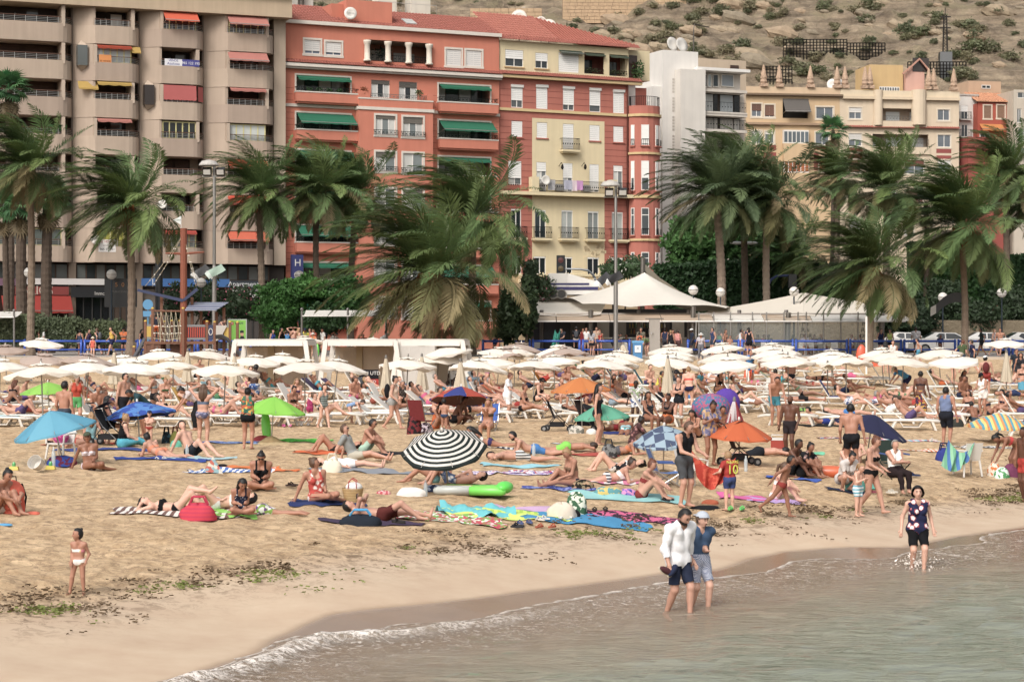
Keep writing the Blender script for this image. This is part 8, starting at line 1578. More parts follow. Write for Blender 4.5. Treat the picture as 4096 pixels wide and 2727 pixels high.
pp(1,2,2130,935,1.66,'chair',-12,'m','ll','bi:#5a4a3a','fair haired woman eating on a blue folding chair',1,1.1,h=.3,mods=dict(lh=(.02,-.12,.30),rh=(-.03,-.12,.30)))
pp(1,2,2150,1105,1.62,'elbows',-82,'m','lk','bt:#ece8e4;bk:#3c3262','dark haired woman in a white bikini top leaning on her elbows',1)
pp(2,2,70,1245,1.76,'prone',-84,'t','sk','tr:stripe,#e4e0da,#3c3c42','man in white trunks with dark stripes lying face down')
pp(2,2,210,1190,1.74,'elbows',-84,'t','sk','tr:#3a7cc0','man in glasses and blue shorts leaning on his elbows',extra='glass;beard:#231c19')
pp(1,2,905,1250,1.76,'backlegs',78,'t','sm','ts:#8f918f;tr:#bcb4a2','man in a grey t-shirt and sunglasses reclining on the sand',w=1.12,extra='glass')
pp(1,2,840,1318,1.66,'supine',84,'p','bk','dr:#f0ece8;bs:#1c1c1c','person in a white dress asleep beside the cream rucksack',1,1.1)
pp(1,2,1000,1172,1.74,'knees',74,'m','sk','tr:#a8c8b2','young man in sunglasses and pale green shorts sitting with knees up',extra='glass')
pp(1,2,705,1172,1.64,'supineknee',-82,'m','bk','bi:#2c2626','woman lying on an orange towel with her knees raised',1)
# --- middle of the beach, centre right
pp(2,2,500,1165,1.76,'prone',90,'m','sb','tr:#7ed23e','man in bright lime shorts lying face down on a red towel')
pp(2,2,985,1190,1.68,'elbows',70,'m','sm','bt:#d87e50;bk:#5a5a60','woman leaning over an open book beside the large bag',1)
pp(2,2,1130,905,1.46,'stand2',-10,'k','sk','ts:patch,#e8e4e0,#8ca274,#b2aab2;tr:blotch,#34528c,#e2e4e8','boy in a white printed t-shirt and blue flowered shorts',mods=dict(hd=(0,26)))
pp(2,2,785,1105,1.72,'stand2',80,'t','lk','op:#23232a','tall girl with long dark hair standing behind the mint parasol',1)
pp(2,2,930,740,1.72,'recline',64,'p','sk','tr:#8aa0b0','young man in mirrored sunglasses sunning on a white lounger',h=L_,extra='glass:#6fa8d0')
pp(2,2,960,650,1.66,'edge',58,'p','sl','op:stripe,#5e4c7a,#c2b2ca','blonde woman in a purple striped swimsuit sitting on a lounger',1,h=L_)
ph(2,2,1110,400,1.34,'stand2',178,'t','sb','br:#d86634','boy in orange trunks standing with his back turned')
pp(2,2,100,790,1.66,'legs',74,'m','br','bi:#1b1b1e','woman in a black bandeau sitting on a lounger looking at her phone',1,1.05,h=L_)
pp(2,2,235,700,1.66,'edge',62,'p','bk','op:#1b1b1e','woman in a wide black hat and black swimsuit on a lounger',1,1.15,h=L_,extra='hat:#1b1b1e')
pp(2,2,1430,880,1.62,'chairfold',-32,'b','bk','op:#1a1a1e;bs:#c86a34','large woman in a black swimsuit sitting in a white plastic armchair',1,1.3,h=CH)
pp(2,2,1255,870,1.64,'chair',28,'d','lk','op:dots,#23232a,#6c6c72','woman in a dotted black swimsuit sitting in a white plastic armchair',1,1.2,h=CH)
pp(2,2,1535,928,1.66,'fold',-30,'t','bm','op:dots,#1e2026,#4c525a;bs:#1e2026','woman in a black sports swimsuit standing behind the armchairs',1)
ph(2,2,1632,378,1.7,'stand2',165,'p','bl','bk:#25274a;bt:#d84e3e','blonde woman in navy briefs standing with her back turned',1,1.14)
pp(2,2,1335,605,1.74,'edge',82,'m','sk','tk:#e2d62e;tr:#b83e2e','man in a bright yellow vest sitting beside a teal towel',h=L_,extra='glass')
pp(2,2,760,515,1.76,'reclinehead',78,'t','sk','tr:#2c3050','man with hands behind his head on a green towel',h=L_,extra='glass')
pp(2,2,1405,735,1.7,'reclinehead',58,'m','sm','op:#1c1c22','woman waving one arm from a lounger behind the armchairs',1,1.1,h=L_)
pp(2,2,1800,540,1.66,'recline',76,'p','sl','bi:patch,#4f4a72,#d8c8d0,#8a80a0','woman in a purple patterned bikini reclining on an indigo towel',1,h=L_)
pp(2,2,1980,510,1.66,'reclinehead',80,'t','bm','bi:#3fa8b8','woman in a turquoise bikini raising one arm on a lounger',1,h=L_)
pp(2,2,1890,610,1.68,'edge',40,'m','lk','op:#1c1c20','dark haired woman in black holding a drink on a lounger',1,h=L_)
pp(2,2,1720,560,1.3,'edge',50,'d','sk','ts:#3f8fa0;tr:#2c3a50','boy in a teal shirt holding a drink behind the standing blonde woman',h=L_)
pp(2,2,1490,600,1.74,'edge',20,'t','sk','ts:#3a4a5a;tr:#2c3038','man in a dark felt hat sitting beside the folded umbrella',h=L_,extra='hat:#23252c')
pp(2,2,1560,560,1.66,'edge',30,'d','bk','op:#3f6a8a','woman in a blue swimsuit next to the man in the dark hat',1,h=L_)
pp(2,2,2120,610,1.66,'recline',82,'m','sb','bi:#5a4a8a','woman in a violet bikini and sunglasses lying on a lounger',1,h=L_,extra='glass')
pp(2,2,2250,730,1.5,'supine',84,'d','lk','ts:#eae6e0','girl with dark curly hair in a white t-shirt lying on a lounger',1,h=L_)
pp(2,2,1820,1285,1.68,'phone',26,'d','bk','tu:patch,#a28c92,#c8a274,#6c6c92','woman in a loose printed tunic looking down at her hands',1,1.05)
pp(2,2,1905,1010,1.76,'knees',20,'d','sk','tr:#3a3a42','short haired man sitting behind the vivid orange parasol')
pp(2,2,1700,1030,1.66,'knees',-40,'m','lk','op:#3a2a2a','woman with long dark curls sitting behind the man in the black vest',1)
pp(2,2,1040,1000,1.64,'elbows',172,'d','bk','bk:blotch,#44989f,#e2e8e8;bt:#8fc0c8','woman in turquoise patterned briefs lying behind the mint parasol',1)
pp(2,2,1120,1105,1.62,'knees',96,'k','bk','tu:floral,#4c3234,#a87a78,#7a4a4c','woman in a dark flowered dress sitting behind the pale blue parasol',1,1.15)
pp(2,2,2270,1195,1.76,'prone',92,'t','sk','sh:#22252c','man in long dark shorts lying behind the vivid orange parasol')
pp(2,2,930,960,1.5,'elbows',60,'d','bk','ts:#a8323a','girl in a red shirt lying under the mint parasol',1)
pp(2,2,430,700,1.66,'edge',30,'t','sl','op:#3a4a7a','blonde woman in navy sitting under the plain orange parasol',1,h=L_)
pp(2,2,700,720,1.62,'edge',10,'m','bm','dr:#7a5a6a','woman in a mauve dress looking down beside the red pushchair',1,h=L_)
pp(2,2,510,560,1.64,'edge',-30,'m','br','bi:#b06a4a','woman with her hair up beside the rainbow towel',1,h=L_)
pp(2,2,1030,500,1.7,'recline2',-70,'m','sk','tr:#6a5a8a','man reclining on the violet towel behind the boy in orange',h=L_)
pp(2,2,160,575,1.72,'recline',70,'t','sk','tr:#2c3450','man in sunglasses reclining near the woman in the black hat',h=L_,extra='glass')
pp(2,2,640,410,1.72,'prone',-90,'d','sk','br:#5a3a3a','deeply tanned man lying on the sand behind the lounger rows')
pp(2,2,730,408,1.64,'prone',-88,'d','bk','bk:#4a2f30','deeply tanned woman lying on the sand behind the lounger rows',1)
# --- middle of the beach, right
pp(3,2,65,935,1.76,'stoop',12,'m','sk','tr:#348698','man in teal shorts leaning forward to shake off sand',mods=dict(l0=18,l1=32,lh=(.14,-.2,.42),rh=(-.14,-.2,.42)))
pp(3,2,195,1195,1.70,'stand2',-34,'b','nk','tr:#2c2428','bald dark skinned man in black trunks holding a bag',w=1.06,extra='beard:#1c1716')
pp(3,2,520,905,1.76,'elbows',-84,'t','sk','tr:#2e4298','man in bright blue shorts lying on his front with a phone')
ph(3,2,775,698,1.80,'stand2',172,'m','sk','tr:#1c1d22','broad shouldered man in black shorts standing at the navy parasol',w=1.06)
pp(3,2,1410,860,1.70,'stand2',158,'b','sk','bt:#3a2a2a;sk:patch,#a83e3e,#c89c40,#3c3252,.8','dark skinned woman in a red and yellow printed wrap',1,1.06)
pp(3,2,1645,1105,1.80,'stand2',145,'m','sk','tk:#6c7ca2;sh:#1e212c','man in a blue vest and navy shorts standing with his back turned',w=1.14)
pp(3,2,1978,838,1.62,'hold',-48,'m','bk','dr:#eee8e2','woman in a short white dress and black cap',1,1.1,extra='cap:#1c1d22')
pp(3,2,1258,685,1.78,'bend',-72,'t','sm','ts:#3e92c8;tr:#25284c','man in a blue t-shirt and beige cap bending over a lounger',extra='cap:#cfc4ac',mods=dict(l0=50,l1=62,lh=(.12,-.42,.34),rh=(-.1,-.36,.36)))
pp(3,2,735,720,1.74,'recline2',74,'p','sk','tr:floral,#d8d8e0,#4a5a8a,#8a98b8','young man in flowered trunks reclining on a royal blue towel',h=L_)
pp(3,2,690,610,1.74,'reclinehead',72,'m','sg','tr:#2c3a60','man with one arm behind his head beside the royal blue towel',h=L_)
pp(3,2,800,590,1.64,'recline',80,'m','sm','bi:#b08a5a','woman in a gold bikini reclining behind the royal blue towel',1,h=L_)
pp(3,2,1000,735,1.74,'supine',-84,'t','sk','tr:blotch,#dad6de,#6c6c82','man in grey patterned trunks lying on the blue flowered towel',h=L_)
pp(3,2,1170,690,1.76,'supine',86,'m','sk','tr:#4a4238','bearded man lying on a lounger with a yellow ball',h=L_,extra='beard:#231c19')
pp(3,2,400,555,1.66,'prone',-90,'m','bl','bi:#1c1c20','blonde woman sunbathing face down on a flat lounger',1,h=L_)
pp(3,2,500,515,1.66,'prone',-92,'d','bk','bi:#1c1c20','tanned woman sunbathing face down behind the blonde sunbather',1,h=L_)
pp(3,2,320,645,1.66,'recline',82,'t','bb','bt:#7aa07a;bk:#1c1c20','woman in a green bikini top shading her eyes on a lounger',1,h=L_,mods=dict(rh=(-.02,.22,.42)))
pp(3,2,70,590,1.66,'edge',170,'m','bk','bk:#2a2a30','dark haired person sitting with back turned on the green striped towel',1,h=L_)
pp(3,2,205,490,1.76,'edge',170,'m','sk','tr:#23252c','broad bare backed man sitting on a lounger near the railing',w=1.12,h=L_)
pp(3,2,205,1385,1.74,'knees',56,'b','sk','tr:#1c1d22','dark skinned man hugging his knees beside the woman in a black flowered shirt',w=1.06)
pp(3,2,325,1395,1.64,'knees',50,'d','bk','ts:floral,#1f1f24,#b08a80,#5a4a4c;tr:#1c1c20','woman in a black flowered shirt sitting with sunglasses on her head',1,1.15)
pp(3,2,490,1370,1.2,'elbows',-150,'m','bk','ts:#6c3244','small child lying behind an orange inflatable',1)
pp(3,2,1170,1385,1.60,'chairfold',22,'t','sg','tk:#f0ece4;pt:#2c2022','grey haired woman in a white vest sitting on a folding chair',1,1.14,h=.42)
pp(3,2,690,1345,1.62,'knees',40,'p','lr','bi:#c8b0a8','red haired girl sitting under the navy parasol',1)
pp(3,2,800,1300,1.62,'knees',-10,'p','br','bi:#a08a9a','auburn haired woman sitting beside the red haired girl',1)
pp(3,2,705,1525,1.62,'squat',30,'t','bk','tu:#d0c8c4','woman wrapped in a pale shawl crouching by a turquoise cool box',1)
pp(3,2,1905,905,1.5,'knees',-150,'d','sk','tr:#3a4a5a','boy with short dark hair sitting beside the turquoise striped parasol')
pp(3,2,1745,818,1.66,'supineknee',-96,'p','bk','bi:#a8b8c8','pale woman lying on a pink towel with knees raised',1)
pp(3,2,1850,810,1.64,'side',-30,'m','lk','bi:#2a2a30','dark haired woman sitting behind the man in a blue vest',1)
pp(3,2,2045,820,1.66,'back',60,'m','lk','bi:#3a3a44','woman leaning back on her hands beside the woman in a white dress',1)
pp(3,2,2180,790,1.6,'edge',-60,'t','lk','bk:stripe,#2a3050,#d8d8d8;bt:#2a3050','long haired girl sitting on the end of a lounger',1,h=.2)
pp(3,2,2300,760,1.66,'elbows',-100,'t','bl','bk:#e0d858','blonde woman lying on a striped towel with lime briefs',1,h=.1)
pp(3,2,2320,820,1.66,'prone',-95,'t','bk','bk:#c8a890','woman sunbathing on the sand behind the turquoise striped parasol',1)
pp(3,2,2260,650,1.72,'prone',-92,'m','sk','tr:#2c3a60','man lying on the cobalt towel by the folded umbrella',h=L_)
ph(3,2,2012,268,1.78,'stand2',168,'t','sk','tr:#a23a34','man in red shorts and white cap carrying a maroon backpack',extra='cap:#eceae6;pack:#6a2a2c')
ph(3,2,2275,205,1.78,'stand2',20,'m','sk','ts:#2c3440;tr:#3a3f48','man in a dark t-shirt and sunglasses walking by the cream umbrella',extra='glass')
ph(3,2,2318,250,1.62,'stand2',-10,'m','lk','tk:#2a2a30;bs:#3a3a42','woman in a black top beside the man in the dark t-shirt',1)
ph(3,2,2330,335,1.60,'stand2',10,'t','sg','bt:#1c1c20;sk:#4c9cb8,.5','older woman in a black bikini top and blue wrap',1,1.2)
pp(3,2,1785,450,1.78,'walk',118,'t','sr','ts:#4c5c3c;tr:#3c4a5a','red haired man in an olive t-shirt walking towards the promenade')
pp(3,2,1885,452,1.78,'walk',-120,'t','sb','ts:#282c4c;sh:#2c3646','man in a navy t-shirt walking away from the sea')
pp(3,2,1695,535,1.64,'stand2',60,'p','bl','bi:#c8b8b0','slim woman in a pale bikini drying herself with a towel',1)
pp(3,2,1385,358,1.52,'walk',-100,'t','sb','tr:#4292b2','boy in blue swim shorts carrying a green bag near the railing')
pp(3,2,1140,440,1.72,'stand2',10,'t','sb','tk:#e2ded8;tr:stripe,#2c3050,#e0dcd8','person in zigzag shorts standing behind the cream umbrellas')
pp(3,2,1085,440,1.68,'stand2',170,'t','lk','dr:#17171a','person in a long black dress standing behind the cream umbrellas',1)
pp(2,2,1732,325,1.60,'stand2',2,'m','bg','ts:#b8b2ba;pt:#6c6c74','woman in a grey top and white headscarf holding a straw hat',1,extra='hat:#eae6e0')
pp(2,2,2180,565,1.76,'stand2',40,'m','sk','tr:#3a7ab8;ts:#3a7ab8','man in blue holding an orange striped towel')
pp(2,2,2290,420,1.7,'stoop',-60,'d','bk','bk:#4a3a3a','tanned woman stooping beside the orange striped towel',1)
pp(1,2,330,515,1.76,'walk',80,'t','sb','tr:#7a4a5a','person walking between the cabana and the cream umbrellas')
pp(1,2,930,470,1.7,'walk',100,'t','bk','op:#d8604a','woman in a coral swimsuit walking in front of the middle cabana',1)
pp(3,2,640,470,1.66,'supineknee',86,'t','bk','bi:#3a6a80','woman lying with raised knees on the sand behind the flat loungers',1)
pp(0,2,850,300,1.2,'stand2',8,'p','pb','tk:#d8604c;bs:#d8604c','girl in a coral top and straw hat at the edge of the promenade',1,extra='hat:#e6dac2')
# --- along the promenade railing
for a in[(0,2,350,1.68,'stand2',120,'m','bk','dr:#1c1c20','woman in a black dress walking behind the left railing',1),(0,2,400,1.78,'walk',100,'t','sg','ts:#eeece8;tr:#3c5c44','grey haired man in a white t-shirt behind the left railing'),(0,2,735,1.66,'stand2',160,'m','bk','op:#3c4458;bs:#b8b4c4','woman in a dark backless top and pale shorts behind the railing',1),(0,2,810,1.68,'stand2',60,'t','bb','tk:#4c3c5c;tr:#2c2c34','woman in a purple vest pushing forward behind the railing',1),(0,2,900,1.78,'walk',-120,'t','sm','tk:#3c4a5c;tr:#3a3a42','man with a grey rucksack turning away behind the railing',0,1.0,127.9,0,'pack:#6c7074'),(0,2,1030,1.84,'walk',-60,'t','sb','tk:#e0b43a;tr:#262a50','man in a yellow basketball vest behind the railing',0,1.0,125.6),(0,2,1140,1.76,'fold',0,'m','sk','ts:#e0763c;tr:#1c1c22','man in an orange and black work shirt with folded arms',0,1.1,128.2,0,'cap:#1c1d22'),(0,2,775,1.66,'stand2',200,'t','sl','ts:#a89c94;tr:#5a5a60','person in a straw hat among the walkers behind the railing',1,1.0,131,0,'hat:#d8bc7c'),(0,2,865,1.64,'stand2',190,'m','bb','tk:#b84a48;tr:#4a4a50','woman in a red top and pale hat strolling away',1,1.0,131,0,'hat:#e6dac2'),(0,2,960,1.7,'stand2',180,'t','bb','tk:#3a2c2c;tr:#5c5448','woman with a white shoulder bag strolling away',1,1.0,132),(0,2,1290,1.7,'walk',80,'t','lk','tk:#2c2c30;tr:#e4e0dc','woman in white shorts beside the palm trunk',1,1.0,129),(0,2,1440,1.7,'headhands',180,'m','sk','tr:#d8662c;tk:#2c3040','child in orange shorts climbing on the play ship',0,1.0,119.6,.9),(0,2,1900,1.4,'stand2',190,'m','sk','ts:#b8502c','child in a rust red shirt under the play ship roof',0,1.0,119.3,1.0),(0,2,2020,1.5,'stoop',60,'p','lm','tk:#c8a8b0','girl with long brown hair leaning over the play ship rail',1,1.0,118.9,1.0),(1,1,150,1.66,'stand2',60,'t','bb','tk:#3a4f9a;tr:#2c2c34','woman in a bright blue vest beside the left cabana',1),(1,1,230,1.78,'stand2',80,'m','pk','tk:#1c1c20;tr:#2c2c34','long haired man in a black vest beside the left cabana'),(1,1,290,1.6,'headhands',150,'m','bk','tk:#3c7cb0;tr:#3a3a42','woman in a sky blue top raising her arms by the cabana',1),(1,1,340,1.84,'headhands',175,'t','sr','tr:#2c3454','shirtless man with arms raised seen from behind'),(1,1,392,1.72,'stand2',120,'p','ll','op:#c8a890','fair haired woman standing close to the shirtless man',1),(1,1,450,1.76,'hold',5,'d','sk','ts:patch,#e0cc2c,#3c8a5c,#c8a02c;tr:#3a4a5a','man in a yellow printed t-shirt and dark cap',0,1.05,127,0,'cap:#2c3448'),(1,1,495,1.74,'stand2',-20,'t','bk','tk:#d87c6c;tr:#d87c6c','woman in a salmon dress behind the man in yellow',1),(1,1,545,1.7,'hold',-60,'t','sl','ts:#e0684c;tr:#d85a44','woman in a bright coral t-shirt leaning forward',1),(1,2,530,1.55,'stand2',175,'p','pl','dr:#e0752c','girl in an orange dress and white hat holding a lime float',1,1.0,120.5,-.1,'hat:#e8e4de'),(1,1,615,1.74,'stand2',-60,'m','sk','ts:#e8e4de;tr:#7c8478','man in a white t-shirt with a dark rucksack by the cabana',0,1.0,127,0,'pack:#2c2e38'),(1,1,690,1.7,'stoop',60,'m','sk','ts:#cfc8c0','man in a pale shirt stooping under the white canopy'),(1,1,760,1.66,'stoop',-60,'t','lm','ts:#b8a89c','woman in a beige top stooping under the white canopy',1),(1,1,985,1.74,'chair',10,'m','sk','ts:#6c2a2c;tr:#3a3a42','man in a maroon shirt sitting under the white canopy',0,1,127.9,.45),(1,1,1045,1.3,'chair',-20,'m','sk','ts:#d8d0cc','child in a pale shirt sitting beside the man in maroon',0,1,127.9,.45),(1,1,1150,1.76,'stoop',80,'t','sg','ts:#f0eeea;tr:#5a5a60','man in a white t-shirt bending under the huge palm',0,1,127),(1,1,2200,1.78,'stand2',-60,'t','sr','tr:#2c4a80','shirtless bearded man standing beside the restaurant',0,1,127,0,'beard:#4c3424'),(2,1,465,1.78,'hold',-40,'t','sk','ts:#3a3c48;tr:#2c2e38','smiling man in a dark t-shirt holding up a turquoise towel'),(2,1,590,1.76,'chair',178,'t','sk','ts:#26262a;tr:#b8a89c','man in black with a grey rucksack sitting on the railing',0,1,126.6,.92,'pack:#4c4e54'),(2,1,645,1.76,'stand2',20,'m','sk','tk:#8c2c30;tr:#7c2a2c','man in a dark red outfit behind the restaurant railing'),(2,1,680,1.8,'stand2',0,'t','sk','tk:#eceae8;tr:#a89c90','man in a white vest behind the restaurant railing'),(2,1,735,1.66,'stand2',150,'t','lk','ts:#a8a4a8;sk:#26262a,.3','woman in a grey top and black skirt by the restaurant railing',1,1,125.8),(2,1,772,1.84,'stand2',-10,'t','sm','tk:#c8a890;tr:#4a4a52','tall man in a beige vest behind the restaurant railing'),(2,1,800,1.68,'stand2',10,'m','lb','op:#c8463a','woman in a red swimsuit behind the restaurant railing',1),(2,1,930,1.76,'stoop',85,'m','sk','ts:#3a3a40;sh:#26262a','man in dark clothes leaning on the restaurant railing'),(2,1,1050,1.7,'chair',-10,'d','sk','ts:#4c4a38;tr:#3a3a34','man in an olive shirt sitting at the bar',0,1,129,.45),(2,1,1180,1.76,'stand2',-20,'m','sg','ts:floral,#6c6858,#a89c84,#4a463a;tr:#3a3a34','grey haired man in a patterned shirt standing at the bar',0,1.1,127.6),(2,1,1245,1.76,'bend',-60,'t','sk','ts:#6c7c50;tr:patch,#8c4a4c,#3a3a42,#5a3a42','man in a green t-shirt bending beside the blue bin',0,1.1,121.5),(2,2,1180,1.5,'stand2',180,'m','bk','dr:#c85a2c','girl in an orange dress next to the shower post',1,1,122),(2,1,1412,1.74,'stand2',170,'d','sk','tk:#2c3450;tr:#3a3a42','man in a navy vest standing at the bar'),(2,1,1475,1.66,'stand2',10,'m','lk','tk:#8c3a3c;tr:#4a3a3a','dark haired woman in a wine red top at the bar',1),(2,1,1525,1.64,'stand2',150,'m','sb','tk:#d88c84;tr:#6a4a4a','broad woman in a pink top beside the bar',1,1.25,126),(2,1,1462,1.62,'stand2',160,'m','bl','dr:#222226','blonde woman in a black dress beside the bar',1,1.15,125.6),(2,1,1655,1.7,'stand2',-80,'k','sk','ts:#2c3448;tr:#2c3448','dark skinned man in a white cap and navy shirt',0,1,126,0,'cap:#eceae6'),(2,1,1845,1.78,'stand2',-60,'t','sk','tk:#36466c;tr:#3a4458','man in a blue vest and sunglasses by the glass screens',0,1,126,0,'glass'),(2,1,1910,1.68,'stand2',140,'m','lb','op:#3c7c5c;tr:#4a4a50','woman with a white towel over her shoulder by the glass screens',1),(2,1,1960,1.66,'stand2',60,'m','lm','bt:#b8866c;tr:#5a4a42','woman in a tan bikini top by the glass screens',1,1,126.5),(2,1,2000,1.25,'stand2',0,'m','sm','br:#4a5a6a','bare chested boy beside the railing gap',0,1,126),(2,1,2100,1.7,'walk',100,'m','sk','tk:#e4e8ec;tr:#d8784c','person in a white vest with an orange bag by the glass screens',0,1,127.5),(2,1,2165,1.82,'phone',150,'t','sk','tk:#2c3454;tr:#2c3040','man in a navy vest holding a phone to his ear',0,1.08,127),(2,2,2185,1.66,'stand2',170,'t','bk','dr:#1c1c22','woman in a black strappy dress below the railing',1,1,122),(2,1,2260,1.66,'chair',160,'m','sb','ts:#5a4a42','person in brown sitting inside the glass terrace',0,1,129.5,.45),(2,1,2320,1.66,'chair',10,'d','sk','ts:#c83a6c','person in a pink shirt sitting inside the glass terrace',1,1,129.5,.45),(3,1,10,1.66,'chair',20,'k','sk','ts:#3a3a42','dark skinned person in grey sitting inside the glass terrace',0,1,129.5,.45),(3,1,230,1.66,'chair',160,'k','sk','ts:#2c2a2c','person in black sitting with back turned inside the glass terrace',0,1,129,.45),(3,1,340,1.76,'chair',0,'m','sg','ts:#b8b0c4;tr:#4a4a52','man in a lilac shirt sitting at a terrace table',0,1.1,128.4,.45),(3,1,425,1.66,'chair',-40,'m','bb','ts:#7c5a4c','woman in a brown top sitting inside the glass terrace',1,1,129.5,.45),(3,1,490,1.7,'chair',30,'m','sg','ts:#6c6a68','man in a straw trilby sitting inside the glass terrace',0,1,129.5,.45,'hat:#d8a87c'),(3,1,770,1.74,'chair',-30,'m','nk','tk:#eceae6','bald man in a white vest sitting by the palm trunk',0,1.1,128,.45),(3,1,845,1.66,'chair',40,'t','bl','ts:#cfc8d0','blonde woman in a pale top sitting by the palm trunk',1,1,128.2,.45),(3,1,1030,1.7,'stand2',20,'t','bb','dr:#2c3458','woman in a navy strapless dress by the terrace end',1,1,127.6),(3,1,1120,1.66,'stand2',-40,'t','bb','tk:#c8d86c;tr:#3a3a42','woman in a lime top by the terrace end',1,1,127.8),(3,1,1365,1.82,'stand2',160,'t','sb','ts:#ece8ec;tr:#5c6c88','man in a white t-shirt behind the railing near the cars',0,1.05,128.5),(3,1,1580,1.3,'stand2',0,'d','sk','ts:#4c4468','child in a purple shirt in front of the parked cars',0,1,128),(3,2,1965,1.76,'walk',-100,'d','sk','ts:#2c3634;tr:#23252c','man in a black t-shirt walking in front of the parked cars',0,1,124.5),(3,2,2070,1.72,'walk',60,'p','bl','tk:#b8a8a8;bs:#4a4a52','fair woman in grey walking in front of the parked cars',1,1,124),(3,2,2135,1.76,'walk',-30,'m','sk','tr:#26284a','shirtless man in navy trunks below the last umbrella',0,1,121)]:
 pr(*a)
# --- sunbathers on loungers that are still free
_r=Rnd(21);CN=[('navy','#2c3450'),('red','#b83e36'),('turquoise','#3fa8b8'),('black','#1c1c20'),('white','#ece8e4'),('green','#4a7a50'),('orange','#d8662c'),('purple','#5e4c7a'),('blue','#3a7cc0'),('pink','#d8608c')];used=set()
for p,ya,ang in BEDS:
 if any((p.x-a)**2*.4+(p.y-b)**2<.8 for a,b in SPOTS)or _r.random()<.3:continue
 fem=_r.random()<.55;cn,cc=_r.choice(CN);sk=_r.choice('pttmmd');hr_=_r.choice(('sk','sb','sm','sg')if not fem else('bk','lb','pm','ll','bl'));ps=_r.choice(('supine','prone','supineknee')if ang==8 else('recline','recline2','reclinehead','edge'))
 lab={'p':'pale','t':'fair skinned','m':'tanned','d':'deeply tanned'}[sk]+' '+{'k':'black','b':'dark','m':'brown','g':'grey','l':'blonde'}[hr_[1]]+' haired '+('woman in a '+cn+' bikini ' if fem else 'man in '+cn+' trunks ')+{'supine':'lying on her back' if fem else 'lying on his back','prone':'lying face down','supineknee':'lying with knees up','recline':'reclining','recline2':'reclining with bent knees','reclinehead':'reclining with arms raised','edge':'sitting up'}[ps]+' on a lounger'
 if lab in used:continue
 used.add(lab);f=math.degrees(atan2(-cos(ya),sin(ya)));person(p.x,p.y,p.z+L_,1.66 if fem else 1.75,ps,f+(180 if ps=='prone' else(-50 if ps=='edge' else 0)),sk,hr_,('bi:' if fem else 'tr:')+cc,lab,None,_r.uniform(.95,1.15),fem)
# ------------------------------------------------------------------ towels, bags, chairs and toys on the sand
def towel(c,r,x,y,w,d,c1,label,mat='cloth',c2=None,c3=None,yaw=0,lump=.008,seed=1):
 p=tp(c,r,x,y);rr=Rnd(seed+int(x));ya=R(yaw);g=MB();ph_=rr.uniform(0,6)
 v,u=np.meshgrid(np.linspace(0,1,11),np.linspace(0,1,15),indexing='ij');X,Y=(u-.5)*w*(1+.06*np.sin(v*7+ph_)),(v-.5)*d*(1+.06*np.sin(u*6+ph_));wx,wy=p.x+X*cos(ya)-Y*sin(ya),p.y+X*sin(ya)+Y*cos(ya)
 Z=ground(wx,wy)+relief(wx,wy)-p.z+.022+lump*(np.sin(u*9+ph_)*np.sin(v*7+ph_*2)+.6*np.sin(u*19+v*13));g=npmesh('towel',np.stack([X,Y,Z],-1).reshape(-1,3),gridfaces(11,15))
 return obj('beach_towel',g,mat,None,c1,c2,c3,loc=tuple(p),rz=ya,smooth=1,label=label,cat='towel')
